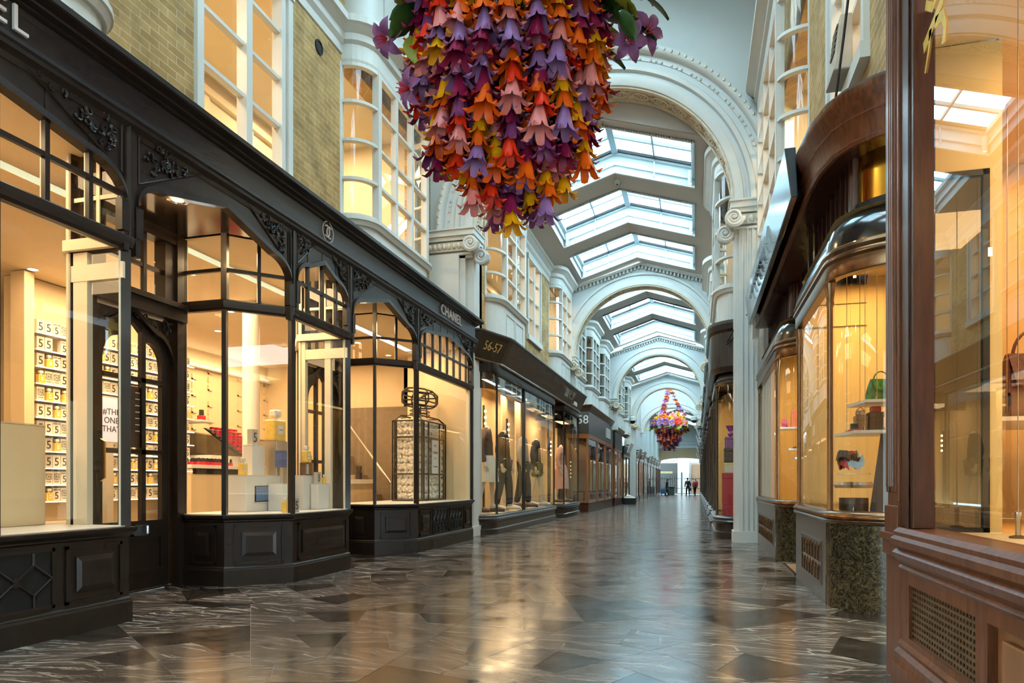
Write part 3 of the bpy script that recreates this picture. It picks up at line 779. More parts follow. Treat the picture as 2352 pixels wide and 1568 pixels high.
bay_window(1, L0, .42, 1.6, 4.9, .45, 4.1, 5.04, 7.38, 7.98, 4, 3, 'white bay window at the far edge of the photo, over the perfume shop entrance')
flat_window(1, L0, 6.17, 7.96, 5.0, 7.45, 4, 2, 'tall flat white sash window glowing amber between two brick panels')
bay_window(1, L0, .42, 9.32, 12.15, .44, 4.1, 5.04, 7.38, 7.98, 4, 3, 'round-cornered white bay window over the round shop emblem')
upper_room('wall_left.004', 1, L1, 13.4, 22.4, 4.3, 7.2, 1.9, 'upstairs room behind the bay windows over the clothes shop', 50, 3)
bay_window(1, L1, .32, 13.75, 16.5, .55, 4.0, 4.95, 6.95, 7.5, 4, 2, 'round-cornered white bay window over the clothes shop, beside the first arch pier')
flat_window(1, L1, 17.35, 18.95, 4.9, 7.0, 4, 2, 'flat white sash window between bay windows over the clothes shop')
bay_window(1, L1, .34, 20.15, 22.5, .4, 3.9, 4.95, 6.95, 7.5, 4, 2, 'white bay window touching the second arch, over the clothes shop')
M_glassbl = glassmat('dull_window_glass', (.45,.5,.5), .12)
upper_room('wall_left.005', 1, L1, 23.1, 45, 4.3, 7.1, 1.6, 'unlit upstairs rooms of the third stretch', 16, 2)
k = 0
for y in (23.1, 26.6, 30.3, 34.1, 37.2, 41.2):
    w = ['first','second','third','fourth','fifth','sixth'][k]; k += 1
    bay_window(1, L1, .34, y, y+(2.4 if y != 26.6 else 2.6), .4, 3.9, 4.8, 6.8, 7.35, 4, 2, 'unlit white bay window, %s along the wall behind the second arch' % w, M_glassbl)
    if y in (26.6,37.2,41.2): continue
upper_room('wall_right.003', -1, R0, .8, 12.6, 4.2, 7.7, 2.4, 'cream upstairs room seen through the windows above the handbag shop', 80, 4)
bay_window(-1, R0, .37, 9.5, 12.88, .28, 4.0, 4.75, 7.45, 7.98, 5, 3, 'round-cornered white bay window above the blue-black sign')
flat_window(-1, R0, 6.3, 8.05, 4.7, 7.4, 4, 2, 'flat white sash window above the curved mahogany fascia')
upper_room('wall_right.004', -1, R1, 13.5, 22.4, 4.2, 7.2, 1.6, 'dim upstairs room above the dark curved shopfront', 22, 2)
bay_window(-1, R1, .33, 13.6, 16.8, .5, 3.9, 4.75, 7.0, 7.5, 4, 2, 'round-cornered white bay window beside the tall white pier')
bay_window(-1, R1, .33, 18.2, 21.3, .5, 3.9, 4.75, 6.3, 6.8, 4, 2, 'lower white bay window past the tall white pier, second on its wall')
for i, y in enumerate((23.4, 27.6, 35, 39)):
    bay_window(-1, R1, .33, y, y+3, .5, 3.8, 4.7, 6.5, 7.0, 4, 2, 'small far white bay window above the dark fronts, %s behind the second arch' % ORD[i], M_glassbl)
# cornices over the brick between the bays
n = 1
for nm, side, X, spans, z in (('near left', 1, L0, ((-3,1.7),(4.8,9.42),(12.05,12.9)), 7.98), ('clothes shop', 1, L1, ((13.4,13.85),(16.4,20.25)), 7.5), ('near right', -1, R0, ((-3,9.6),), 7.98), ('curved fronts', -1, R1, ((16.7,18.3),(21.2,22.5)), 7.4),
                  ('unlit bays', 1, L1, ((25.4,26.7),(29.1,30.4),(32.6,33.5),(36.4,37.3),(39.5,41.3),(43.5,45.3)), 7.35)):
    mb = MB()
    for a, b in spans:
        mb.sweep([(X,a),(X,b)], [(-.05,z-.5),(.02,z-.48),(.02,z-.36),(.07,z-.3),(.07,z-.2),(.16,z-.12),(.2,z-.1),(.2,z),(-.05,z)], side, closed_prof=True)
    o = mb.build('trim_%d' % (20+n), M_white); struct(o, 'white moulded cornice on the brick wall, %s stretch' % nm, 'cornice'); n += 1
# upper storey drum over the near bay
dr = sthing('trim_30', 'smooth white upper bay above the cornice, beside the near flowers', 'bay', (L0,9.4,8))
p, q = bay_path(L0, 1, .38, 9.42, 12.1, .42); m = MB(); m.sweep(p+q, [(0,7.98),(.06,8.02),(.02,8.1),(0,8.12),(0,10.3)], 1); m.build('drum', M_white, dr, smooth=True)
m = MB()
for y in (10.0,10.8,11.5): m.box(L0+.37,L0+.41,y-.04,y+.04,8.1,10.3)
m.build('panel_strip', M_white, dr)
vt = thing('air_vent', 'round black vent in the brick panel beside the round-cornered bay', 'vent', (L0,8.67,7.2))
m = MB(); M = facing((L0,8.67,7.2),(0,1,0),(0,0,1)); mm_ = MB(); mm_.lathe([(.001,.006),(.075,.006),(.08,.02),(.1,.02),(.1,-.01)],(0,0,0),18); place(mm_, M); mm_.build('ring', M_dark, vt, smooth=True)
m = MB(); m.lathe([(.001,.012),(.06,.012)],(0,0,0),14); place(m, M); m.build('grille', M_mesh, vt)
# ================================================================ perfume shop front (left)
XF = -4.05; XD = -5.03; ZS = .68; ZB0 = 2.715; ZB1 = 2.815; ZA = 3.67
def riser_panel(S, u0, u1, z0, z1, root, grille=0):
    m = MB()
    e = .022
    for a,b,c,d in ((u0,u1,z0,z0+e),(u0,u1,z1-e,z1),(u0,u0+e,z0,z1),(u1-e,u1,z0,z1)): m.seg(S,a,b,-.002,.014,c,d)
    if not grille:
        q = .075; g = .035
        A = [S.p(u0+q,.0,z0+q),S.p(u1-q,.0,z0+q),S.p(u1-q,.0,z1-q),S.p(u0+q,.0,z1-q)]
        B = [S.p(u0+q,.018,z0+q),S.p(u1-q,.018,z0+q),S.p(u1-q,.018,z1-q),S.p(u0+q,.018,z1-q)]
        C = [S.p(u0+q+g,.026,z0+q+g),S.p(u1-q-g,.026,z0+q+g),S.p(u1-q-g,.026,z1-q-g),S.p(u0+q+g,.026,z1-q-g)]
        m.add(A+B+C, [(0,1,5,4),(1,2,6,5),(2,3,7,6),(3,0,4,7),(4,5,9,8),(5,6,10,9),(6,7,11,10),(7,4,8,11),(8,9,10,11)])
        return m.build('raised_panel', M_black, root)
    o = m.build('vent_panel', M_black, root)
    v = MB(); v.seg(S,u0+e,u1-e,.001,.003,z0+e,z1-e); v.build('vent_backing', M_void, o)
    l = MB(); n = grille; w = (u1-u0-2*e)/n; zc = (z0+z1)/2; h = (z1-z0)/2-e
    def bar(ua,za,ub,zb,t=.009):
        a, b = S.p(ua,.008,za), S.p(ub,.008,zb); l.tube([a,b],t,5)
    for i in range(n):
        ua, ub, uc = u0+e+i*w, u0+e+(i+1)*w, u0+e+(i+.5)*w
        bar(uc,zc+h,uc,zc+h*.55); bar(uc,zc-h,uc,zc-h*.55)
        bar(uc,zc+h*.55,ua,zc); bar(uc,zc+h*.55,ub,zc); bar(uc,zc-h*.55,ua,zc); bar(uc,zc-h*.55,ub,zc)
        if i: l.seg(S,ua-.018,ua+.018,0,.016,zc-.03,zc+.03)
    l.build('lozenge_lattice', M_black, o)
    return o
def tudor(u0, u1, zsp, zap, n=10, rx=.30, rz=.22):
    """flattened four-centred arch, as (u,z)"""
    W = u1-u0; rx = min(rx, W*.24); pts = []
    um = (u0+u1)/2; zk = zsp+rz
    for i in range(n+1):
        t = pi/2*i/n; pts.append((u0+rx*(1-cos(t)), zsp+rz*sin(t)))
    pts.append((um, zap))
    R = [(u0+u1-u, z) for u, z in pts[:-1]][::-1]
    return pts+R
def scrolls(mb, S, tri, k, d=.012):
    """carved foliage inside a triangular spandrel: curling stems and leaves"""
    a, b, c = [Vector((p[0],p[1])) for p in tri]
    rn = random.Random(k)
    for i in range(26):
        r1, r2 = rn.random(), rn.random()
        if r1+r2 > 1: r1, r2 = 1-r1, 1-r2
        p = a+(b-a)*r1*.8+(c-a)*r2*.8+((b-a)+(c-a))*.05
        rad = .018+.03*(1-abs(r1-r2))*min(1-r1, .8)
        pts = []
        ph = rn.random()*6
        for j in range(9):
            t = j/8; an = ph+t*4.6; rr = rad*(1-.75*t); pts.append(S.p(p.x+rr*cos(an), d, p.y+rr*sin(an)))
        mb.tube(pts, [.011*(1-.5*q/8) for q in range(9)], 5)
def valance(S, u0, u1, zsp, zap, root, name='valance'):
    P = tudor(u0, u1, zsp, zap); m = MB()
    for (a,za),(b,zb) in zip(P[:-1],P[1:]):
        if b-a < 1e-6: continue
        for d in (-.05,.0): m.quad(S.p(a,d,za),S.p(b,d,zb),S.p(b,d,ZA),S.p(a,d,ZA))
        m.quad(S.p(a,-.05,za),S.p(b,-.05,zb),S.p(b,0,zb),S.p(a,0,za))
    o = m.build(name, M_black, root)
    # plain rib that follows the arch
    r = MB(); t = .045
    cx = (u0+u1)/2
    Q = []
    for (u,z) in P:
        f = (u-cx)/((u1-u0)/2); Q.append((u - (t*.0)*f, z+ t*(1.0 + .2*(1-abs(f)))))
    for i in range(len(P)-1):
        (a,za),(b,zb) = P[i],P[i+1]; (c,zc),(e,ze) = Q[i],Q[i+1]
        r.hexa([S.p(a,0,za),S.p(b,0,zb),S.p(b,.035,zb),S.p(a,.035,za),S.p(c,0,zc),S.p(e,0,ze),S.p(e,.03,ze),S.p(c,.03,zc)])
    # brackets under the springing
    for u, s in ((u0,1),(u1,-1)):
        a, b = sorted((u-s*.02,u+s*.05))
        r.seg(S,a,b,-.03,.03,zsp-.22,zsp+.01)
        a, b = sorted((u-s*.02,u+s*.028)); r.seg(S,a,b,-.03,.025,zsp-.36,zsp-.22)
    r.build('arch_rib', M_black, o)
    W = u1-u0
    for s in (0,1):
        f = (lambda u: u) if s == 0 else (lambda u: u0+u1-u)
        k = min(.5*W-.02, 1.1)
        zt = lambda u: zsp+.22+.075+(zap-zsp-.22)*max(0,(u-min(.3,W*.24))/(W/2-min(.3,W*.24)))
        tri = [(f(u0+.03), ZA-.03), (f(u0+.03), zsp+.2), (f(u0+.75*k), ZA-.04)]
        cm = MB(); A = [S.p(*(q[0],.004,q[1])) for q in tri]
        scrolls(cm, S, tri, int(u0*10)+s+int(W*7)); 
        for i in range(3): cm.tube([S.p(tri[i][0],.006,tri[i][1]),S.p(tri[(i+1)%3][0],.006,tri[(i+1)%3][1])],.008,4)
        cm.build('carved_spandrel', M_black, o)
    return o
def glazed_face(S, root, u0, u1, z0, z1, bars_u=(), bars_z=(), tall_bars=True, glass=None, d=-.03, name='pane', w=.017, inner=True):
    g = MB(); g.quad(S.p(u0,d,z0),S.p(u1,d,z0),S.p(u1,d,z1),S.p(u0,d,z1)); g.build(name, glass or M_glass, root)
    if bars_u or bars_z:
        b = MB()
        for u in bars_u: b.seg(S,u-w,u+w,d-.0,.005,z0,z1)
        for z in bars_z: b.seg(S,u0,u1,d+.002,.002,z-w,z+w)
        o = b.build('glazing_bars', M_black, root)
        b = MB()
        for u in bars_u: b.seg(S,u-w*.9,u+w*.9,d-.012,d-.001,z0,z1)
        for z in bars_z: b.seg(S,u0,u1,d-.010,d-.002,z-w*.9,z+w*.9)
        b.build('inner_bars', M_blackin, o)
def perfume_bay(path, label, cuts, panels, fdeep, posts_hidden=()):
    """path: plan points; cuts: per segment list of column counts for the upper lights (0 = no glass); panels: per segment list of ('p'/'g',u0,u1)"""
    root = thing('shop_window_bay', label, 'shop window', (path[0][0], path[0][1], 0))
    m = MB(); y1 = max(p[1] for p in path); zf = fz(y1)-.004
    m.sweep(path, [(-.06,zf),(.018,zf),(.018,.125),(.012,.14),(.012,.15),(.0,.165),(.0,.60),(.012,.612),(.012,.622),(.036,.645),(.04,.665),(.04,ZS-.005),(.0,ZS),(-.1,ZS)])
    m.build('stall_riser', M_black, root)
    t = MB(); t.sweep(path, [(-.05,ZB0),(.0,ZB0),(.02,ZB0+.02),(.028,ZB0+.06),(.032,ZB1-.012),(.02,ZB1),(-.05,ZB1)], closed_prof=True); t.build('transom', M_black, root)
    t = MB(); t.sweep(path, [(-.09,ZB0+.01),(-.051,ZB0+.01),(-.051,ZB1-.01),(-.09,ZB1-.01)], closed_prof=True); t.build('transom_inside', M_blackin, root)
    segs = [Seg(a,b) for a,b in zip(path[:-1],path[1:])]
    for i,(S,c) in enumerate(zip(segs,cuts)):
        for kind,u0,u1 in panels[i]: riser_panel(S,u0,u1,.185,.575,root,0 if kind == 'p' else kind)
        if not c: continue
        if c < 0:
            q = MB(); q.seg(S,.04,S.L,-.02,.0,ZS,3.47); o = q.build('splay_board', M_black, root); q = MB(); q.seg(S,.04,S.L,-.03,-.021,ZS,3.47); q.build('splay_lining', M_blackin, o); continue
        zt = 3.42
        w = .0
        glazed_face(S, root, 0, S.L, ZS, ZB0)
        us = [S.L*j/c for j in range(1,c)]
        glazed_face(S, root, 0, S.L, ZB1, ZA-.1, us, [3.115])
    for i,p in enumerate(path):
        if i in posts_hidden: continue
        po = MB(); pi_ = MB()
        for z0,z1,w in ((ZS,ZB0,.026),(ZB1,ZA,.034)):
            nn = segs[i-1].n if i else segs[0].n
            if i < len(segs): nn = nn+segs[i].n
            nn = nn.normalized(); c = Vector((p[0],p[1],0)); tt = Vector((-nn.y,nn.x,0))
            po.hexa([c+nn*a+tt*b+Vector((0,0,z)) for z in (z0,z1) for a,b in ((.014,-w*.8),(.014,w*.8),(-.05,w),(-.05,-w))])
            c = c-nn*.051; w *= .8
            pi_.hexa([c+nn*a+tt*b+Vector((0,0,z)) for z in (z0,z1) for a,b in ((0,-w),(0,w),(-.014,w),(-.014,-w))])
        po.hexa([Vector((p[0],p[1],0))+nn*a+tt*b+Vector((0,0,z)) for z in (ZB0-.01,ZB1+.01) for a,b in ((.0,-.015),(.0,.015),(-.04,.015),(-.04,-.015))])
        o = po.build('corner_post', M_black, root); pi_.build('post_inside', M_blackin, o)
    fl = MB(); pts = [(p[0],p[1],ZS) for p in path]
    x1 = fdeep-.08
    ring = pts+[(x1,path[-1][1],ZS),(x1,path[0][1],ZS)]
    fl.prism([(x,y,ZS-.05) for x,y,z in ring],(0,0,.055)); fl.build('display_floor', M_shelfw, root)
    return root, segs
b1, s1 = perfume_bay([(-4.75,1.0),(XF,1.5),(XF,4.13),(-4.53,4.13),(XD,4.65)], 'near perfume window bay with white block plinth and vent grille below', [3,8,2,-1],
    [[], [(7,.25,2.02),('p',2.1,2.56)], [], []], -5.0)
b2, s2_ = perfume_bay([(XD,5.785),(-4.52,5.785),(XF,6.25),(XF,7.44),(-4.66,7.44),(XD,7.96)], 'splayed perfume window bay with stepped white plinths and amber bottles', [1,2,4,2,-1],
    [[('p',.12,.42)], [('p',.09,.57)], [('p',.09,1.12)], [], []], -5.0)
b3, s3_ = perfume_bay([(XD,9.06),(-4.52,9.06),(XF,9.53),(XF,12.12),(XD,12.12)], 'far perfume window bay holding the wire bottle frame, with lattice vents below', [1,2,8,0],
    [[('p',.12,.42)], [('p',.09,.57)], [('p',.08,.52),(4,.62,1.28),(4,1.36,2.0),('p',2.1,2.52)], []], -5.2)
m = MB(); m.seg(s1[1],1.62,1.66,-.045,.01,ZS,ZB0); m.build('mullion', M_black, b1)
# white inner jambs of the returns
for root, S, L_ in ((b1,s1[2],.48),(b2,s2_[3],.61)):
    m = MB(); m.seg(S,.0,L_,-.055,.004,2.5,2.62)
    if root is b1: m.seg(S,.33,.46,-.05,.0,ZS,ZB0)
    else: m.seg(S,.22,.3,-.05,.0,ZS,ZB0); m.seg(S,.56,.61,-.06,.0,ZS,ZB0)
    m.build('return_jamb', M_blackin, root)
# back of the far bay: white end board
m = MB(); m.box(-5.3,XF-.05,12.0,12.1,ZS,3.5); m.box(-4.35,-4.05,11.93,11.96,ZS,2.7); m.build('end_board', M_roomw, b3)

# ---- fascia over all bays
fa = thing('shop_fascia', 'long black perfume shop fascia with white name lettering and round emblem', 'shop sign', (XF,4,3.7))
S = Seg((XF,.8),(XF,12.3)); PF = [(XF,.8),(XF,12.3),(-5.15,12.3)]
m = MB(); m.sweep(PF, [(-.05,ZA),(.03,ZA),(.05,ZA+.02),(.05,ZA+.035),(.02,ZA+.05),(.02,ZA+.065),(.0,ZA+.08),(.0,3.945),(-.05,3.945)]); m.build('sign_board', M_fascia, fa)
m = MB(); m.sweep(PF, [(-.04,ZA-.1),(.005,ZA-.1),(.012,ZA-.06),(.045,ZA-.03),(.05,ZA-.005),(.03,ZA),(-.04,ZA)]); m.build('lower_moulding', M_black, fa)
m = MB(); m.sweep(PF, [(-.05,3.945),(.01,3.945),(.03,3.955),(.03,3.97),(.07,3.985),(.075,4.0),(.13,4.02),(.14,4.03),(.14,4.07),(.12,4.085),(-1.1,4.1)]); m.build('cornice', M_black, fa)
def wall_text(body, size, y, z, x, parent, mat, name='lettering', ext=.012, sp=1.0, nx=1):
    t = text_mb(body, size, ext, sp); place(t, facing((x,y,z),(0,nx,0),(0,0,1))); return t.build(name, mat, parent)
def bold(t, k=.012): return t
t1 = wall_text('CHANEL', .232, 10.97, 3.845, XF+.014, fa, M_letw, 'name_lettering', .01, 1.18)
t2 = wall_text('CHANEL', .232, 2.83, 3.845, XF+.014, fa, M_letw, 'name_lettering', .01, 1.18)
em = MB(); c0 = Vector((XF+.016,6.93,3.84)); RY = lambda a, r: c0+Vector((0,r*cos(a),r*sin(a)))
em.tube([RY(2*pi*i/28,.115) for i in range(28)],.006,4,closed=True)
for s in (-1,1):
    pts = [c0+Vector((.002*s, -s*.030+.056*cos(a), .064*sin(a))) for a in [ (pi if s < 0 else 0)+ (-2.25+4.5*i/16) + pi*0 for i in range(17)]]
    em.tube(pts,.0095,5)
em.build('round_emblem', M_letw, fa, smooth=True)
pw = .05
for a, b, zsp in ((1.56,4.09,3.06),(4.19,6.2,3.04),(6.3,7.39,3.1),(7.5,9.47,3.04),(9.58,12.07,3.1)):
    valance(S, a-.8, b-.8, zsp, 3.44, fa)
for y in (1.5,4.14,6.25,7.445,9.525,12.11):
    m = MB(); m.seg(S,y-.8-.055,y-.8+.055,-.06,.012,ZB1-.01,ZA); m.seg(S,y-.8-.02,y-.8+.02,.012,.022,ZB1,ZA-.06); m.build('fascia_post', M_black, fa)
# ---- entrance recesses
def recess(y0, y1, num, label, lamp_y):
    d = sthing('door_%d' % num, label, 'door', (XD,(y0+y1)/2,0)); S = Seg((XD-.02,y0),(XD-.02,y1)); W = y1-y0
    fr = MB(); zf = fz(y1)-.004
    fr.seg(S,0,.1,-.1,.06,zf,3.47); fr.seg(S,W-.09,W,-.1,.06,zf,3.47); fr.seg(S,0,W,-.1,.1,2.6,2.72); fr.seg(S,0,W,-.1,.13,2.72,2.77); fr.seg(S,0,W,-.1,.05,3.36,3.47); fr.seg(S,W-.22,W-.09,-.1,.03,2.77,3.47); fr.seg(S,.1,.22,-.1,.03,2.77,3.47)
    fr.build('frame', M_black, d)
    glazed_face(S, d, .2, W-.2, 2.77, 3.36, [.2+(W-.4)*k/3 for k in (1,2)], [3.06], w=.02)
    lf = MB(); a, b = .12, W-.12
    lf.seg(S,a,b,-.07,-.02,zf+.01,.64); lf.seg(S,a,a+.11,-.07,-.02,.64,2.58); lf.seg(S,b-.09,b,-.07,-.02,.64,2.58)
    P = tudor(a+.11, b-.09, 2.1, 2.5, 8, .2, .24)
    for (u,z),(v,q) in zip(P[:-1],P[1:]):
        if v-u < 1e-6: continue
        for dd in (-.07,-.02): lf.quad(S.p(u,dd,z),S.p(v,dd,q),S.p(v,dd,2.58),S.p(u,dd,2.58))
        lf.quad(S.p(u,-.07,z),S.p(v,-.07,q),S.p(v,-.02,q),S.p(u,-.02,z))
    n = 3; u0, u1 = a+.11, b-.09
    for k in range(1,n): u = u0+(u1-u0)*k/n; lf.seg(S,u-.026,u+.026,-.06,-.015,.64,2.5)
    for z in (1.29,1.97): lf.seg(S,u0,u1,-.06,-.015,z-.022,z+.022)
    # bottom panel mouldings
    for c,e in ((.15,.18),(.47,.49)): lf.seg(S,a+.12,b-.1,-.03,.0,c,e)
    lf.seg(S,a+.12,a+.14,-.03,-.005,.15,.49); lf.seg(S,b-.12,b-.1,-.03,-.005,.15,.49)
    lo = lf.build('leaf', M_black, d)
    g = MB(); g.quad(S.p(u0,-.045,.64),S.p(u1,-.045,.64),S.p(u1,-.045,2.5),S.p(u0,-.045,2.5)); g.build('pane', M_glass, lo)
    lb = MB(); um = 5.30-y0 if num == 1 else W/2
    for q in ((um-.1,um+.1,.5,.515),(um-.1,um+.1,.59,.605),(um-.1,um-.085,.5,.605),(um+.085,um+.1,.5,.605)): lb.seg(S,q[0],q[1],-.02,.0,q[2],q[3])
    lb.seg(S,um-.085,um+.085,-.02,-.01,.515,.59); lb.build('letterbox', M_chrome, lo)
    hd = MB(); hd.tube([S.p(a+.06,.0,1.02),S.p(a+.06,.05,1.04),S.p(a+.06,.05,1.36),S.p(a+.06,.0,1.38)],.014,6); hd.build('handle', M_brass, lo)
    # carved corner over the door
    cs = MB(); scrolls(cs, S, [(W-.1,2.59),(W-.12,2.3),(W-.75,2.59)], num*3, .01); 
    P2 = tudor(.02, W-.08, 2.0, 2.585, 8, .34, .42)
    for i in range(len(P2)-1):
        (u,z),(v,q) = P2[i],P2[i+1]
        cs.hexa([S.p(u,-.02,z),S.p(v,-.02,q),S.p(v,.03,q),S.p(u,.03,z),S.p(u,-.02,z+.05),S.p(v,-.02,q+.05),S.p(v,.03,q+.05),S.p(u,.03,z+.05)])
    cs.build('carved_spandrel', M_black, d)
    so = MB(); so.box(XD-.1,XF-.04,y0-.54,y1+.5,3.47,3.5); so.build('recess_soffit', M_soffit, d)
    lm = thing('downlight', 'small recessed lamp in the lacquered ceiling of the %s perfume shop entrance' % ('near' if num == 1 else 'second'), 'downlight', (-4.36,lamp_y,3.46), 'recessed ceiling lamps')
    m = MB(); m.lathe([(.05,.0),(.075,-.012),(.09,-.008),(.095,.005)],(-4.36,lamp_y,3.462),18); m.build('ring', M_chrome, lm, smooth=True)
    m = MB(); m.lathe([(.001,-.004),(.05,-.003)],(-4.36,lamp_y,3.462),14); m.build('lamp', M_lamp, lm)
    point('recess_lamp', (-4.36,lamp_y,3.38), 14)
recess(4.65, 5.785, 1, 'near black perfume shop door with three columns of arched panes and chrome letterbox', 4.98)
recess(7.96, 9.06, 2, 'second black perfume shop door half hidden between two window bays', 8.4)

# ---- inside the perfume shop
m = MB(); XB = -8.7
m.quad((XB,0,3.4),(-5.13,0,3.4),(-5.13,12.5,3.4),(XB,12.5,3.4)); m.poly([(-5.13,0,3.46),(XF-.06,0,3.46),(XF-.06,4.13,3.46),(-4.55,4.13,3.46),(-5.13,4.7,3.46)])
for y0,y1,xe in ((5.8,7.42,XF-.06),(9.08,12.12,XF-.06)):
    m.poly([(-5.13,y0,3.46),(-4.54,y0,3.46),(xe,y0+.45,3.46),(xe,y1,3.46),(-4.68,y1,3.46),(-5.13,y1+.5,3.46)])

o = m.build('ceiling.006', M_roomw); struct(o, 'cream ceiling inside the perfume shop', 'ceiling')
m = MB(); m.quad((XB,-.5,-.01),(-5.06,-.5,-.01),(-5.06,12.5,-.01),(XB,12.5,-.01)); o = m.build('floor.001', pm('shop_floor',(.45,.36,.26),.35)); struct(o, 'pale floor inside the perfume shop', 'floor')
m = MB(); m.quad((XB,-.5,0),(XB,12.6,0),(XB,12.6,3.4),(XB,-.5,3.4)); m.quad((XB,12.5,0),(-5.2,12.5,0),(-5.2,12.5,3.5),(XB,12.5,3.5)); m.quad((XB,0.2,0),(-4.1,0.2,0),(-4.1,.2,3.5),(XB,.2,3.5))
# embossed pattern on the far wall
for i in range(9):
    for j in range(8):
        y = 9.0+i*.42; z = 1.95+j*.15
        if (i*5+j*3) % 4 == 0: continue
        m.box(XB,XB+.025,y,y+.02,z,z+.1); 
        if (i+j)%2: m.box(XB,XB+.025,y,y+.12,z,z+.02)
o = m.build('wall_left.006', M_roomw); struct(o, 'cream inside walls of the perfume shop with embossed blocks', 'wall')
# shelf wall
sw = thing('display_wall', 'cream wall unit behind the perfume door carrying eleven lit shelves', 'shelving', (-7.5,7.5,0))
m = MB(); m.box(-7.75,-7.5,6.1,8.75,0,3.39); m.box(-7.5,-7.3,5.98,6.1,0,3.39); m.build('back_panel', M_roomw, sw)
NSH = 11; zs_ = [.78+.196*k for k in range(NSH)]
for z in zs_:
    m = MB(); m.box(-7.5,-7.33,6.15,8.7,z-.012,z); s = m.build('shelf', M_shelfw, sw)
    m = MB(); m.box(-7.332,-7.325,6.15,8.7,z-.012,z); m.build('lit_edge', M_lampw, s)
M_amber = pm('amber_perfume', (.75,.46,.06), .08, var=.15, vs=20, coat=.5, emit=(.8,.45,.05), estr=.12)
M_clear = pm('clear_stopper', (.82,.78,.68), .05, var=.02, coat=.5)
M_card = pm('cream_card', (.80,.70,.55), .6, var=.02)
M_grey = pm('grey_card', (.5,.45,.38), .5, var=.03)
def bottle(name, w, h, loc, label, group, lab=True):
    t = thing(name, label, 'perfume bottle', (0,0,0), group)
    m = MB(); m.box(-w*.3,w*.3,-w/2,w/2,0,h*.68); m.build('body', M_amber, t, bevel=w*.07)
    m = MB(); m.lathe([(w*.14,h*.68),(w*.14,h*.76)],(0,0,0),10); m.build('neck', M_clear, t, smooth=True)
    m = MB(); m.box(-w*.2,w*.2,-w*.27,w*.27,h*.77,h); m.build('stopper', M_clear, t, bevel=w*.08)
    if lab:
        m = MB(); m.box(w*.3,w*.31,-w*.2,w*.2,h*.22,h*.5); l = m.build('paper_label', M_letw, t)
        x = text_mb('CHANEL', w*.085, .0005); place(x, facing((w*.315,0,h*.36),(0,1,0),(0,0,1))); x.build('print', M_ink, l)
    t.location = loc; return t
def card_box(kind, label, group):
    t = thing('perfume_box', label, 'box', (0,0,0), group); w, h = .095, .155
    m = MB(); m.box(-.055,0,-w/2,w/2,0,h); m.build('carton', M_grey if kind == 3 else M_card, t)
    M = lambda y, z: facing((.002,y,z),(0,1,0),(0,0,1))
    if kind in (0,3): x = place(text_mb('5', .135, .0006), M(0,h*.46))
    elif kind == 1:
        x = MB()
        for i, (b, sz) in enumerate((('#THE',.034),('ONE',.04),('THAT',.034),('I WANT',.02))): merge(x, place(text_mb(b, sz, .0006), M(0,h*(.78-.19*i))))
    elif kind == 2:
        x = MB()
        for i, (b, sz) in enumerate((('EAU',.036),('ON ME',.03),('ONE',.036))): merge(x, place(text_mb(b, sz, .0006), M(0,h*(.7-.2*i))))
    elif kind == 4: x = merge(place(text_mb('GIVE ME', .026, .0006), M(0,h*.86)), place(text_mb('5', .115, .0006), M(0,h*.4)))
    else: x = merge(place(text_mb('NOW', .036, .0006), M(0,h*.62)), place(text_mb('AND', .036, .0006), M(0,h*.4)))
    x.build('print', M_ink, t); return t
KN = ['carton with a big black five','carton lettered THE ONE THAT','carton lettered EAU ON ME ONE','grey carton with a big black five','carton with GIVE ME over a five','carton lettered NOW AND']
protos = {}
rk = random.Random(3)
NC = 24
for r in range(NSH):
    for c in range(NC):
        y = 6.23+c*.103
        k = rk.choice([0,0,1,1,2,3,4,5,'b','b','-']) if (r+c) % 2 else rk.choice([0,0,3,4,4,1])
        if k == '-': continue
        place_w = '%s, %s shelf up, %s from the window end' % ('%s', ORD[r], ORD[c] if c < 20 else ['twenty-first','twenty-second','twenty-third','twenty-fourth'][c-20])
        lab = place_w % ('amber bottle' if k == 'b' else KN[k])
        loc = (-7.36, y, zs_[r]+.001)
        if k not in protos:
            protos[k] = bottle('perfume_bottle', .085, .15, loc, lab, 'bottles on the lit shelves') if k == 'b' else card_box(k, lab, 'cartons on the lit shelves')
            protos[k].location = loc
        else: dup(protos[k], loc, 0, lab)
sc_ = thing('display_screen', 'pale screen lettered THE ONE THAT standing inside the perfume door', 'screen', (-7.2,7.05,1.5))
m = MB(); m.box(-7.26,-7.22,6.85,7.28,1.5,2.1); m.build('casing', M_grey, sc_)
m = MB(); m.box(-7.221,-7.215,6.87,7.26,1.52,2.08); f = m.build('screen_face', pm('screen_glow',(.6,.6,.75),.4,emit=(.62,.62,.85),estr=.35,var=0), sc_)
m = MB()
for i, b in enumerate(('#THE','ONE','THAT')): merge(m, place(text_mb(b, .11, .001), facing((-7.212,7.08,1.9-.11*i),(0,1,0),(0,0,1))))
m.build('print', M_ink, f)
m = MB(); m.box(-7.3,-7.2,7.0,7.1,0,1.5); m.build('stand', M_grey, sc_)
bp = thing('opening_hours_panel', 'dark brown opening hours panel on the glass of the perfume door', 'sign', (-5.0,5.2,1.5))
m = MB(); m.box(-5.09,-5.085,5.11,5.33,1.33,1.9); m.build('panel', pm('brown_panel',(.06,.03,.012),.4), bp)
m = MB()
for i in range(7): m.box(-5.084,-5.082,5.13,5.17,1.84-.06*i,1.848-.06*i); m.box(-5.084,-5.082,5.26,5.31,1.84-.06*i,1.848-.06*i)
m.build('printed_lines', M_letw, bp)
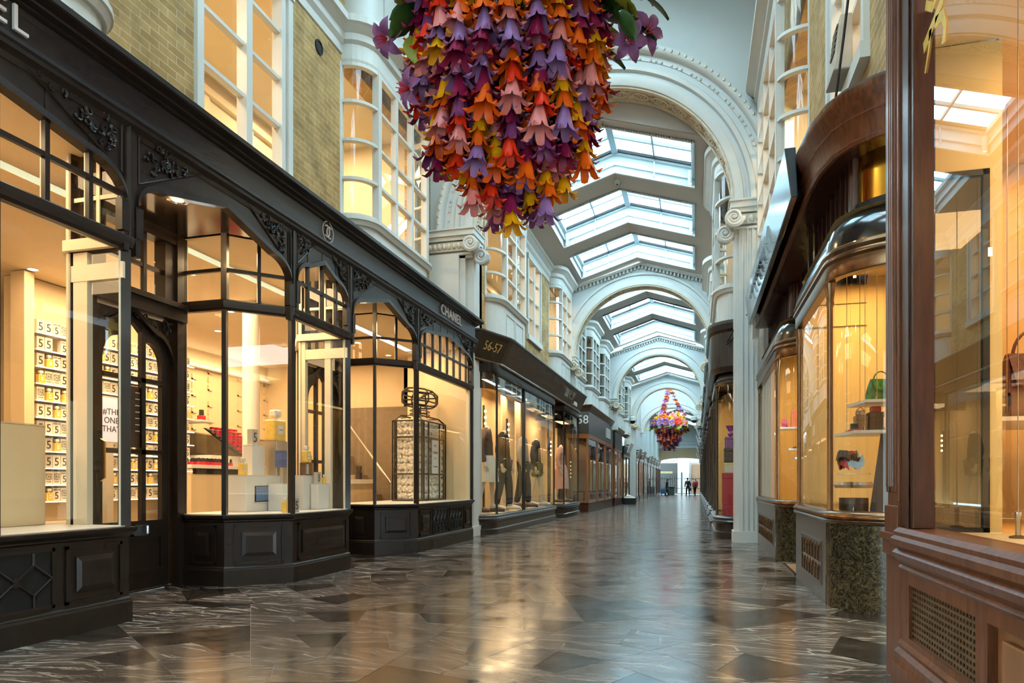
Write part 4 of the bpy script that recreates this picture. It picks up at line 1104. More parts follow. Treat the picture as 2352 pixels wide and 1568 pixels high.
# near bay: white blocks; their shade is put into a cream base colour
for x0,x1,y0,y1,z,l in ((-5.35,-4.7,2.9,4.02,1.43,'large white display block in the near perfume window, in front'),(-5.7,-5.36,3.0,3.9,1.53,'slightly taller white display block behind the first in the near perfume window')):
    t = thing('display_plinth', l, 'plinth', (x0,y0,ZS), 'white display plinths'); m = MB(); m.box(x0,x1,y0,y1,ZS+.006,z-.01); m.build('block', M_room, t, bevel=.006)
    m = MB(); m.box(x0-.003,x1+.003,y0-.003,y1+.003,z-.01,z); m.build('top_board', M_room, t)
# middle bay: stepped plinths
PL = [((-4.92,-4.62,6.27,6.88),1.08,'broad white plinth with blue plaid screen in its side, in the splayed window'),((-4.88,-4.76,6.56,6.79),1.42,'tall slim white plinth standing on the broad plinth'),
      ((-4.6,-4.42,6.62,6.88),.99,'low white plinth under the blue plaid box'),((-4.57,-4.385,6.98,7.32),1.085,'white plinth carrying the two-tier bottle'),((-4.375,-4.27,7.12,7.36),.99,'small end plinth beside the window return, with tiny bottles'),
      ((-4.93,-4.68,6.9,7.2),1.485,'mirrored tall pedestal under the largest amber bottle')]
for i,((x0,x1,y0,y1),z,l) in enumerate(PL):
    zb = 1.081 if i == 1 else ZS+.006
    t = thing('display_plinth', l, 'plinth', (x0,y0,zb), 'white display plinths'); mt = M_steel if i == 5 else M_shelfw
    m = MB(); m.box(x0,x1,y0,y1,zb,z-.008); m.build('block', mt, t, bevel=.004); m = MB(); m.box(x0-.002,x1+.002,y0-.002,y1+.002,z-.008,z); m.build('top_board', mt, t)
def plaid():
    m, nt, out = newmat('blue_plaid'); b = N(nt,'ShaderNodeBsdfPrincipled'); tc = N(nt,'ShaderNodeTexCoord'); cs = []
    for ax, s in (('Z',26),('Y',34)):
        wv = N(nt,'ShaderNodeTexWave', bands_direction=ax); setin(wv, Scale=s, Distortion=.6); L(nt, tc.outputs['Object'], wv.inputs['Vector']); cs.append(wv)
    mu = N(nt,'ShaderNodeMath', operation='MULTIPLY'); L(nt, cs[0].outputs['Fac'], mu.inputs[0]); L(nt, cs[1].outputs['Fac'], mu.inputs[1])
    r = ramp(nt, [(.05,(.02,.035,.09)),(.5,(.06,.13,.26)),(.9,(.3,.5,.6))]); L(nt, mu.outputs[0], r.inputs[0]); L(nt, r.outputs[0], b.inputs['Base Color']); L(nt, r.outputs[0], b.inputs['Emission Color']); b.inputs['Emission Strength'].default_value = .35
    L(nt, b.outputs[0], out.inputs[0]); return m
M_plaid = plaid()
t = thing('plaid_screen', 'small square blue plaid screen set on the side of the broad white plinth', 'screen', (-4.62,6.4,.8))
m = MB(); m.box(-4.619,-4.612,6.41,6.7,.79,.965); m.build('casing', M_dark, t); m = MB(); m.box(-4.612,-4.608,6.42,6.69,.8,.955); m.build('picture', M_plaid, t)
t = thing('plaid_box', 'blue plaid box raised on a slim foot beside the middle mullion', 'box', (-4.5,6.75,.991))
m = MB(); m.box(-4.55,-4.47,6.68,6.84,1.17,1.36); m.build('carton', pm('blue_stripes',(.04,.08,.24),.4,var=.6,vs=30,stretch=(.05,.05,1)), t); m = MB(); m.box(-4.53,-4.49,6.74,6.78,.991,1.17); m.build('foot', M_steel, t)
bottle('perfume_bottle', .235, .37, (-4.8,7.05,1.486), 'largest amber perfume bottle, on the mirrored tall pedestal', 'window bottles')
bottle('perfume_bottle', .095, .19, (-4.76,6.4,1.082), 'amber bottle on the broad plinth beside its slim tower', 'window bottles')
bottle('perfume_bottle', .085, .16, (-4.19,6.34,ZS+.006), 'small amber bottle on the window floor by the middle mullion', 'window bottles')
bottle('perfume_bottle', .11, .2, (-4.46,7.17,1.237), 'amber bottle raised on a gold box on the return-side plinth', 'window bottles')
t = thing('gold_box', 'gold and grey box under a bottle on the return-side plinth', 'box', (-4.46,7.17,1.086)); m = MB(); m.box(-4.5,-4.42,7.09,7.25,1.086,1.236); m.build('carton', M_bronze, t, bevel=.004); m = MB(); m.box(-4.419,-4.417,7.1,7.15,1.1,1.22); m.build('side_label', M_grey, t)
bottle('perfume_bottle', .05, .105, (-4.31,7.31,.992), 'tiny amber bottle on the small end plinth', 'window bottles')
bottle('perfume_bottle', .045, .11, (-4.8,6.84,1.082), 'slim amber bottle behind the slim tower', 'window bottles')
for loc, l, s in (((-4.80,6.67,1.421),'grey carton with a black five on the slim tower top',1.15),((-4.11,6.42,ZS+.006),'grey carton with a black five on the window floor behind the mullion',.95),((-4.31,7.2,.992),'grey carton with a five beside the tiny bottle',.85)):
    dup(protos[3], loc, 0, l, 'cartons in the splayed window', (s,s,s))
# make-up counter
ct = thing('makeup_counter', 'cream make-up counter with dark drawer recess behind the splayed window', 'counter', (-7.2,8.9,0))
m = MB(); m.box(-7.25,-6.7,7.9,10.0,0,1.12); m.build('cabinet', M_room, ct); m = MB(); m.box(-6.72,-6.69,7.95,9.95,1.12,1.2); m.build('dark_recess', M_void, ct); m = MB(); m.box(-7.27,-6.66,7.86,10.04,1.2,1.25); m.build('worktop', M_shelfw, ct)
m = MB(); m.box(-7.5,-7.1,8.8,10.04,1.25,1.42); m.build('raised_shelf', M_shelfw, ct)
M_red = pm('lipstick_red',(.6,.01,.04),.35,var=.2)
mr = thing('mirror_strip', 'dark mirror band on the wall above the make-up counter', 'mirror', (XB,10,1.6)); m = MB(); m.box(XB+.001,XB+.02,9.0,12.4,1.42,1.9); m.build('frame', M_chrome, mr); m = MB(); m.box(XB+.02,XB+.023,9.03,12.37,1.44,1.88); m.build('mirror_face', pm('smoked_mirror',(.12,.1,.07),.12,metal=.6,var=.3,vs=3), mr)
t = thing('lipstick_board', 'slanted black tester board of red lipsticks on the make-up counter', 'display board', (-7.1,9.6,1.43))
m = MB(); m.hexa([(-7.0,9.3,1.43),(-6.95,9.3,1.43),(-6.95,10.2,1.43),(-7.0,10.2,1.43),(-7.5,9.1,1.86),(-7.45,9.1,1.86),(-7.45,9.7,1.86),(-7.5,9.7,1.86)]); m.build('board', M_dark, t)
for i in range(8):
    for j in range(6):
        f = (i+.5)/8; x = -6.95-.5*f; z = 1.44+.43*f; y = 9.34-.2*f+.11*j; m = MB(); m.box(x,x+.05,y,y+.06,z,z+.035); m.build('lipstick', M_red, t)
for row in range(3):
    for j in range(9):
        if row == 0 and j == 0:
            nv = thing('nail_varnish', 'nail varnish bottle', 'nail varnish', (0,0,0), 'nail varnish bottles on the make-up counter')
            m = MB(); m.box(-.02,.02,-.025,.025,0,.045); m.build('bottle', M_red, nv, bevel=.005); m = MB(); m.lathe([(.018,.045),(.016,.1),(.001,.1)],(0,0,0),8); m.build('cap', M_ink, nv, smooth=True)
            first = nv
        l = 'red nail varnish bottle with black cap, %s along in the %s row on the counter' % (ORD[j], ['front','middle','back'][row]); loc = (-6.78-.1*row, 8.15+.085*j, 1.251+.0*row)
        if row == 0 and j == 0: nv.location = loc; nv['label'] = l
        else: dup(first, loc, 0, l)
t = thing('varnish_ledge', 'small white wall ledge holding one big varnish bottle', 'shelf', (-7.3,8.8,1.95)); m = MB(); m.box(-7.75,-7.25,8.76,9.1,1.93,1.96); m.build('board', M_shelfw, t); m = MB(); m.box(-7.75,-7.72,8.78,9.08,1.86,1.93); m.build('bracket', M_shelfw, t)
dup(first, (-7.36,8.9,1.961), 0, 'large red varnish bottle on the small white wall ledge', 'ledge bottles', (2.1,2.1,1.6))
# far bay: wire bottle sculpture
ws = thing('wire_bottle_sculpture', 'tall black wire perfume bottle frame filled with white blossom balls', 'window sculpture', (-4.76,11.35,ZS+.006))
x0,x1,y0,y1,z0,z1 = -5.04,-4.5,10.78,11.9,ZS+.02,2.06; tr = .015
m = MB()
for x in (x0,x1):
    for z in (z0,1.15,1.78,z1): m.tube([(x,y0,z),(x,y1,z)],tr,5)
for y in (y0,y1):
    for z in (z0,1.15,1.78,z1): m.tube([(x0,y,z),(x1,y,z)],tr,5)
for x in (x0,x1):
    for y in (y0,y0+.09,y1-.09,y1): m.tube([(x,y,z0),(x,y,z1)],tr,5)
for y in (y0,y1):
    for x in (x0+.07,x1-.07): m.tube([(x,y,z0),(x,y,z1)],tr,5)
for (x,sx_) in ((x0,1),(x1,-1)):
    for (y,sy) in ((y0,1),(y1,-1)): m.tube([(x,y,z1),(x+sx_*.09,y+sy*.12,z1+.1)],tr,5)
q = [(x0+.09,y0+.12,z1+.1),(x1-.09,y0+.12,z1+.1),(x1-.09,y1-.12,z1+.1),(x0+.09,y1-.12,z1+.1)]; m.tube(q,tr,5,closed=True)
m.tube([(x1,y0+.3,z0),(x1,y0+.3,z1)],tr,5); m.tube([(x1,y1-.3,z0),(x1,y1-.3,z1)],tr,5)
m.build('body_frame', M_wire, ws)
cx_, cy_ = (x0+x1)/2, (y0+y1)/2; m = MB()
for a in range(4): an = pi/4+a*pi/2; m.tube([(cx_+.1*cos(an),cy_+.2*sin(an),z1+.1),(cx_+.1*cos(an),cy_+.2*sin(an),2.36)],tr*.8,5)
for z in (2.21,2.27): m.tube([(cx_+.14*cos(2*pi*i/20),cy_+.3*sin(2*pi*i/20),z) for i in range(20)],tr*.6,4,closed=True)
m.build('neck_frame', M_wire, ws)
m = MB(); oc = [(cx_+.27*cos(2*pi*(i+.5)/8),cy_+.56*sin(2*pi*(i+.5)/8)) for i in range(8)]; oi = [(cx_+.18*cos(2*pi*(i+.5)/8),cy_+.42*sin(2*pi*(i+.5)/8)) for i in range(8)]
for pts, z in ((oi,2.36),(oc,2.42),(oc,2.56),(oi,2.64)): m.tube([(x,y,z) for x,y in pts],tr,5,closed=True)
for (a,b),(c,d) in zip(oc,oi): m.tube([(c,d,2.36),(a,b,2.42),(a,b,2.56),(c,d,2.64)],tr,5)
for i in (0,2): m.tube([(oi[i][0],oi[i][1],2.64),(oi[(i+4)%8][0],oi[(i+4)%8][1],2.36)],tr,5)
m.build('stopper_frame', M_wire, ws)
m = MB(); m.box(x1+.012,x1+.018,y0+.42,y0+.72,1.16,1.75); lb = m.build('label_card', M_letw, ws)
m = MB()
for b, s, z in (('N°5',.06,1.65),('CHANEL',.062,1.53),('PARIS',.03,1.43),('EAU PREMIÈRE',.034,1.28)): merge(m, place(text_mb(b,s,.0008), facing((x1+.02,y0+.57,z),(0,1,0),(0,0,1))))
m.build('print', M_ink, lb)
M_blos = pm('white_blossom',(.85,.78,.66),.7,var=.08,vs=30,bump=.4,bs=40)
bl = MB()
rb = random.Random(5)
def blossom(mb, c, r):
    mb.ball(c, r*.55, 8, 5)
    for i in range(9):
        a = i*2.4; z = 1-2*(i+.5)/9; q = sqrt(1-z*z); mb.ball((c[0]+r*.55*q*cos(a),c[1]+r*.55*q*sin(a),c[2]+r*.55*z), r*.5, 6, 4)
proto = None
for r in range(11):
    for c in range(9):
        z = z0+.07+r*.126; jx = (rb.random()-.5)*.02
        loc = (x0+.1+c*.11+jx, y0+.1, z) if c < 4 else (x1-.1+jx, y0+.1+(c-3)*.185, z)
        if proto is None:
            mb = MB(); blossom(mb, (0,0,0), .083); proto = mb.build('blossom_ball', M_blos, None, smooth=True); proto.parent = ws; o = proto
        else: o = proto.copy(); COL.objects.link(o)
        o.parent = ws; o.location = Vector(loc)-WL[ws.name]; o.rotation_euler = (rb.random()*6,rb.random()*6,rb.random()*6)
        if c >= 4: o.scale = (1,1.1,1)
m = MB(); m.box(x0+.16,x1-.16,y0+.17,y1-.08,z0,z1-.08); m.build('core', M_room, ws)
t = thing('sales_counter', 'low cream sales counter behind the wire bottle window', 'counter', (-6.6,11,0)); m = MB(); m.box(-7.0,-5.9,10.2,11.75,0,.98); m.build('cabinet', M_room, t); m = MB(); m.box(-7.05,-5.85,10.15,11.8,.98,1.06); m.build('worktop', M_shelfw, t)
for i in range(3):
    t = thing('brush_pot', 'dark pot of make-up brushes, %s along the low sales counter' % ORD[i], 'brush pot', (-6.0,10.4+.5*i,1.061), 'brush pots'); m = MB(); m.lathe([(.001,1.062),(.05,1.062),(.055,1.18),(.045,1.18)],(-6.0,10.4+.5*i,0),10); m.build('pot', M_dark, t, smooth=True)
    m = MB()
    for a in range(7): m.tube([(-6.0,10.4+.5*i,1.1),(-6.0+.05*cos(a),10.4+.5*i+.05*sin(a),1.3)],.008,5)
    m.build('brushes', M_dark, t)
# ceiling lamps inside
for i,(x,y) in enumerate(((-5.6,3.2),(-5.6,6.6),(-6.3,8.2),(-7.3,9.2),(-6.5,10.2),(-5.6,10.6),(-5.6,11.8),(-7.2,6.0))):
    lm = thing('downlight', 'lit recessed lamp in the cream perfume shop ceiling, %s going away from the entrance' % ORD[i], 'downlight', (x,y,3.4), 'recessed ceiling lamps')
    m = MB(); m.lathe([(.045,.0),(.06,-.006),(.07,.004)],(x,y,3.395),14); m.build('ring', M_letw, lm, smooth=True); m = MB(); m.lathe([(.001,-.003),(.045,-.003)],(x,y,3.395),12); m.build('lamp', M_lamp, lm)
for x,y,sx_,sy,p in ((-6.6,2.4,1.6,2.2,100),(-6.3,6.6,1.6,2.4,125),(-7.2,10.4,2.2,2.6,125),(-4.65,3.0,.5,1.8,32),(-4.65,6.7,.5,1.0,34),(-4.7,10.6,.5,2.2,54)):
    area('shop_light', (x,y,3.36 if x < -5 else 3.42), sx_, sy, p, (1,.69,.37))
cv = thing('cove_light', 'bright cove light line along the embossed perfume shop wall', 'light', (XB+.1,10.6,3.1)); m = MB(); m.box(XB+.01,XB+.12,8.8,12.45,3.06,3.1); m.build('ledge', M_shelfw, cv); m = MB(); m.box(XB+.02,XB+.1,8.82,12.4,3.1,3.115); m.build('led_strip', M_lampw, cv)
cl = thing('column', 'round white column inside the splayed perfume window', 'column', (-5.6,8.0,0)); m = MB(); m.lathe([(.11,.0),(.11,3.39)],(-5.75,7.9,0),18); m.build('shaft', M_shelfw, cl, smooth=True); m = MB(); m.lathe([(.15,3.34),(.15,3.39),(.11,3.32)],(-5.75,7.9,0),18); m.build('collar', M_shelfw, cl)

st = thing('staircase', 'dim staircase with sloping handrail at the back of the perfume shop', 'staircase', (-6.2,12.3,0))
m = MB(); m.box(-7.0,-5.45,12.42,12.48,0,2.5); m.build('dark_backing', pm('taupe_wall',(.22,.16,.10),.7), st)
m = MB()
for i in range(9): m.box(-5.6-.15*i-.17,-5.6-.15*i,11.9+.0*i,12.42,.0+.0,.2+.19*i)
m.build('steps', pm('stair_tread',(.3,.22,.15),.6), st)
m = MB(); m.tube([(-5.6,11.9,1.0),(-6.9,11.9,2.65)],.025,6); m.tube([(-5.6,11.9,1.0),(-5.6,11.9,.2)],.02,6); m.build('handrail', M_steel, st)
# ================================================================ flower chandeliers
FC = {'purple':(.22,.045,.18),'lilac':(.32,.16,.40),'plum':(.28,.010,.07),'rose':(.80,.25,.24),'orange':(.98,.13,.003),'red':(.88,.035,.006),'yellow':(.95,.40,.003)}
FM = {k: pm('petal_'+k, c, .42, var=.12, vs=14) for k, c in FC.items()}
M_leaf = pm('leaf_green', (.03,.09,.02), .4, var=.3, vs=10)
M_lime = pm('leaf_lime', (.30,.30,.03), .45, var=.2, vs=10)
M_stamen = pm('stamen_red', (.7,.03,.03), .4, var=0)
M_lily = pm('petal_violet', (.24,.08,.24), .45, var=.35, vs=12)
def bell_mb(n=6, L_=.26, R_=.13, seed=1):
    """hanging paper bell: a narrow tube that splits into curling pointed petals; hangs along -z from 0"""
    rr = random.Random(seed); mb = MB(); prof = [(.012,.02,.5),(.034,-.045,.5),(.052,-.11,.5),(.068,-.17,.46),(.088,-.215,.34),(.116,-.238,.20),(.148,-.222,.02)]
    k = R_/.13
    for i in range(n):
        a = 2*pi*i/n+rr.random()*.12; q = .9+.2*rr.random(); base = len(mb.v); vs = []
        for r, z, w in prof:
            aw = w*2*pi/n*1.05 if r > .1 else 2*pi/n*.54
            aw = w*2*pi/n*1.1
            for s in (-1,0,1):
                rad = r*k*(1.0 if s else 1.06)*(q if r > .1 else 1)
                vs.append((rad*cos(a+s*aw), rad*sin(a+s*aw), z*L_/.2*.8+(0 if s else -.004)))
        fs = []
        for j in range(len(prof)-1):
            for s in (0,1): fs.append((j*3+s, j*3+s+1, j*3+s+4, j*3+s+3))
        mb.add(vs, fs)
    return mb
def lily_mb(seed=2, R_=.26):
    mb = MB(); rr = random.Random(seed)
    for i in range(6):
        a = 2*pi*i/6; t = .9+.2*rr.random(); vs = []
        for j in range(6):
            f = j/5; r = .03+R_*f*t; z = .10*sin(f*2.4)-.1*f*f; w = .075*sin(pi*min(1,f*.92+.08))**.8+.004
            for s in (-1,0,1): vs.append((r*cos(a)-s*w*sin(a), r*sin(a)+s*w*cos(a), z+(.02 if s else 0)))
        fs = [(j*3+s, j*3+s+1, j*3+s+4, j*3+s+3) for j in range(5) for s in (0,1)]
        mb.add(vs, fs)
    return mb
def leaf_mb(l=.3, w=.09):
    mb = MB(); vs = []
    for j in range(6):
        f = j/5; ww = w*sin(pi*min(1,f*.9+.1))**.8+.002
        for s in (-1,0,1): vs.append((l*f, s*ww, -.12*l*f*f*3*.3+(.02 if s else 0)))
    mb.add(vs, [(j*3+s, j*3+s+1, j*3+s+4, j*3+s+3) for j in range(5) for s in (0,1)]); return mb
def xf(mb, M):
    o = MB(); o.add([M @ Vector(p) for p in mb.v], mb.f); return o
BELLS = [bell_mb(6, .27, .135, s) for s in range(4)]
ORDER = ['plum','lilac','rose','orange','yellow','plum','purple','orange','yellow','lilac','rose','red','orange','plum','lilac','orange','yellow','rose','red','purple']
def chandelier(cx, cy, zb, ztop, sc, label, single, cam_side=True):
    root = thing('flower_chandelier', label, 'chandelier', (cx,cy,zb))
    rn = random.Random(11+int(cy))
    rings = [(.80,24,1.02),(.66,18,.56),(.50,11,.32),(.34,7,.16),(.18,4,.06),(.0,1,-.02)]
    fl = []; wires = MB()
    for ri,(rad,n,lift) in enumerate(rings):
        for i in range(n):
            a = 2*pi*(i+.37*ri)/n; x, y = cx+rad*sc*cos(a), cy+rad*sc*sin(a)
            z = zb+(lift+.22*rn.random()-(.14 if (i % 3 == 0 and ri in (1,2,3)) else 0)+(.0 if ri > 4 else .08))*sc; z = max(z, zb+.02*sc)
            wires.tube([(x,y,z+.2*sc),(x,y,ztop)],.004,4)
            k = rn.randrange(len(ORDER)); first = True
            while z < ztop-.05:
                # the bells of one string point down and a little outward
                tilt = rn.uniform(-.12,.2); ta = a+rn.uniform(-.9,.9)
                fl.append((x+rn.uniform(-.015,.015)*sc, y+rn.uniform(-.015,.015)*sc, z+.21*sc, tilt, ta, rn.random()*6.3, ORDER[k % len(ORDER)], rn.uniform(.88,1.12)*sc))
                z += .128*sc*rn.uniform(.92,1.1); k += 1
                if ri > 2 and z > zb+1.7*sc: break
    wires.build('hanging_wires', M_wire, root)
    vis = [f for f in fl]
    d = lambda f: (f[0])**2+f[1]**2+(f[2]-1)**2 - (0 if True else 0)
    def face(f):  # outer, camera-side flowers show largest
        return d(f)
    vis.sort(key=face)
    meshes = {}
    nind = 100 if single else 96
    off = WL[root.name]
    rest = {}
    for i, (x,y,z,tilt,ta,spin,col,s) in enumerate(vis):
        M = Matrix.Translation((x,y,z)) @ Matrix.Rotation(tilt, 4, Vector((-sin(ta),cos(ta),0))*-1) @ Matrix.Rotation(spin,4,'Z') @ Matrix.Scale(s,4)
        if i < nind:
            key = (col, i % 4)
            if key not in meshes:
                o = BELLS[key[1]].build('paper_bell', FM[col], None, smooth=True); meshes[key] = o
            else: o = meshes[key].copy(); COL.objects.link(o)
            o.parent = root; o.matrix_local = Matrix.Translation(-off) @ M
        else: rest.setdefault(col, MB()); merge(rest[col], xf(BELLS[i % 4], M))
    allm = MB(); mats = []
    for j, (col, mb) in enumerate(rest.items()):
        allm.cur = j; mats.append(FM[col]); merge(allm, mb)
    if mats:
        o = allm.build('paper_bells', mats, root, smooth=True); o['kind'] = 'stuff'
    return root
ch = chandelier(-1.63, 5.95, 3.28, 5.75, 1.0, 'huge hanging cascade of purple, orange and yellow paper bells, largest and overhead', True)
def lilies(root, items, sc=1):
    for (x,y,z,dx,dy,dz) in items:
        q = Vector((dx,dy,dz)).to_track_quat('Z','Y').to_matrix().to_4x4(); M = Matrix.Translation((x,y,z)) @ q @ Matrix.Scale(sc,4)
        o = xf(lily_mb(int(x*100)%7), M).build('paper_lily', M_lily, root, smooth=True)
        s = MB()
        for i in range(7):
            a = 2*pi*i/7; s.tube([M @ Vector((.01*cos(a),.01*sin(a),.02)), M @ Vector((.05*cos(a),.05*sin(a),.13)), M @ Vector((.07*cos(a),.07*sin(a),.2))],.008*sc,4)
        s.build('stamens', M_stamen, o)
def leaves(root, cx, cy, z, rad, n, sc, seed, mats):
    rn = random.Random(seed)
    for i in range(n):
        a = 2*pi*i/n+rn.uniform(-.2,.2); M = Matrix.Translation((cx+rad*cos(a), cy+rad*sin(a), z+rn.uniform(-.14,.12)*sc)) @ Matrix.Rotation(a+rn.uniform(-.6,.6),4,'Z') @ Matrix.Rotation(rn.uniform(-.2,.9),4,'Y') @ Matrix.Rotation(rn.uniform(-.6,.6),4,'X') @ Matrix.Scale(sc*rn.uniform(.8,1.25),4)
        xf(leaf_mb(), M).build('leaf', mats[i % len(mats)], root, smooth=True)
lilies(ch, [(-2.62,5.5,4.9,-.3,-.8,-.6),(-.58,6.0,4.84,.3,-.9,-.4),(-.44,6.1,4.95,.5,-.8,-.2),(-2.4,5.5,4.42,-.6,-.7,-.2)], .62)
leaves(ch, -1.63, 5.95, 5.2, .84, 40, 1.0, 4, [M_leaf, M_leaf, M_lime])
rl = random.Random(21)
for i in range(16):
    p0 = Vector((-.72+.3*rl.random(), 5.7+.5*rl.random(), 4.9+.5*rl.random())); M = Matrix.Translation(p0) @ Matrix.Rotation(rl.uniform(-1.2,1.0),4,'Z') @ Matrix.Rotation(rl.uniform(-.4,1.2),4,'Y') @ Matrix.Rotation(rl.uniform(-1,1),4,'X')
    xf(leaf_mb(.26,.075), M).build('leaf', M_leaf if i % 4 else M_lime, ch, smooth=True)
xf(leaf_mb(.3,.1), Matrix.Translation((-2.36,5.5,4.86)) @ Matrix.Rotation(-1.2,4,'Z') @ Matrix.Rotation(1.2,4,'Y')).build('leaf', M_lime, ch, smooth=True)
rg = MB(); rg.tube([(-1.63+1.0*cos(2*pi*i/32),5.95+1.0*sin(2*pi*i/32),5.75) for i in range(32)],.03,6,closed=True)
for i in range(3):
    a = 2*pi*i/3; rg.tube([(-1.63+.98*cos(a),5.95+.98*sin(a),5.75),(-1.63,5.95,8.8)],.012,5)
rg.tube([(-1.63,5.95,8.8),(-1.63,5.95,10.55)],.012,5); rg.build('hanging_ring', M_wire, ch)
# the far one, whole in view
c2 = (-1.89, 50.0)
ch2 = chandelier(c2[0], c2[1], 3.2, 4.95, 1.15, 'distant hanging flower chandelier with garlands under the high vault', False)
rn = random.Random(8); s = 1.15
for tier,(z,rad,n) in enumerate(((5.2,1.2,18),(5.5,1.0,15),(5.72,.65,10))):
    for i in range(n):
        a = 2*pi*i/n+tier; col = rn.choice(['yellow','purple','orange','lilac','rose','plum','yellow','red']); q = Vector((cos(a),sin(a),.25)).to_track_quat('Z','Y').to_matrix().to_4x4()
        M = Matrix.Translation((c2[0]+rad*cos(a),c2[1]+rad*sin(a),z+rn.uniform(-.1,.1))) @ q @ Matrix.Rotation(rn.random()*6,4,'Z')
        o = xf(lily_mb(i%5), M @ Matrix.Scale(1.25,4)).build('large_paper_flower', FM[col], ch2, smooth=True)
        m = MB(); m.ball((0,0,.06),.06,7,5); xf(m, M).build('flower_centre', FM['yellow' if col != 'yellow' else 'plum'], o, smooth=True)
leaves(ch2, c2[0], c2[1], 5.0, 1.15, 40, 1.4, 9, [M_leaf, M_lime, M_lime])
gm = {}
for k in range(3):
    a0 = pi/2+2*pi*k/3+.5
    for i in range(15):
        f = i/14; r = 1.0*(1-f)**1.5+.06; p = (c2[0]+r*cos(a0), c2[1]+r*sin(a0), 5.8+2.3*f)
        col = rn.choice(['orange','lilac','purple','rose','lilac','orange'])
        merge(gm.setdefault(col, MB()), xf(lily_mb(i%4,.15), Matrix.Translation(p) @ Matrix.Rotation(rn.random()*3,4,'X') @ Matrix.Rotation(rn.random()*6,4,'Z')))
    w_ = MB(); w_.tube([(c2[0]+(1.0*(1-f/14)**1.5+.06)*cos(a0),c2[1]+(1.0*(1-f/14)**1.5+.06)*sin(a0),5.8+2.3*f/14) for f in range(15)],.02,5); w_.build('garland_rope', M_leaf, ch2)
mm = MB(); ms = []
for j,(col,mb) in enumerate(gm.items()): mm.cur = j; ms.append(FM[col]); merge(mm, mb)
mm.build('garland_flowers', ms, ch2, smooth=True)['kind'] = 'stuff'
m = MB(); m.tube([(c2[0],c2[1],8.05),(c2[0],c2[1],10.6)],.015,5); m.tube([(c2[0]+1.15*cos(2*pi*i/28),c2[1]+1.15*sin(2*pi*i/28),4.98) for i in range(28)],.04,6,closed=True); m.build('hanging_ring', M_wire, ch2)
# ================================================================ right side: curved bays
M_rfas = pm('dark_fascia_paint', (.03,.022,.018), .42, var=.15, coat=.1)
M_plinth = pm('dark_plinth_paint', (.035,.027,.022), .35, var=.2, coat=.3)
def ell(cx, cy, rx, ry, n, sx):
    """quarter ellipse in plan: from the deep end round to the front"""
    return [(cx-sx*0+(-sx)*(-rx)*0 + cx*0 + (cx + sx*rx*sin(pi/2*i/n) - cx) , cy - ry*cos(pi/2*i/n)) for i in range(n+1)]
def curved_front(side, Xf, Xd, Y0, Y1, rx, ry, far=0, n=10):
    """plan path along increasing Y: round near corner, straight front, (round far corner)"""
    sx = side; cxx = Xf-sx*rx
    p = [(cxx+sx*rx*sin(pi/2*i/n), Y0+ry-ry*cos(pi/2*i/n)) for i in range(n+1)]
    if far: p += [(cxx+sx*rx*cos(pi/2*i/n), Y1-far+far*sin(pi/2*i/n)) for i in range(n+1)]
    else: p += [(Xf, Y1)]
    return p
def grille_gothic(S, u0, u1, z0, z1, root, n=7):
    f = MB(); e = .02
    for a,b,c,d in ((u0-e,u1+e,z0-e,z0),(u0-e,u1+e,z1,z1+e),(u0-e,u0,z0,z1),(u1,u1+e,z0,z1)): f.seg(S,a,b,-.005,.012,c,d)
    o = f.build('vent_frame', M_stone, root)
    v = MB(); v.seg(S,u0,u1,-.02,.001,z0,z1); v.build('vent_backing', M_void, o)
    g = MB(); w = (u1-u0)/n; zm = (z0+z1)/2
    for row,(za,zb) in enumerate(((z0,zm),(zm,z1))):
        for i in range(n):
            a = u0+w*i; b = a+w
            pts = [S.p(a+.012,.005,za)]+[S.p(a+w/2-(w/2-.012)*cos(pi*k/8),.005,zb-.1+.085*sin(pi*k/8)) for k in range(9)]+[S.p(b-.012,.005,za)]
            g.tube(pts,.0085,5)
    g.build('arched_bars', M_bronze, o)
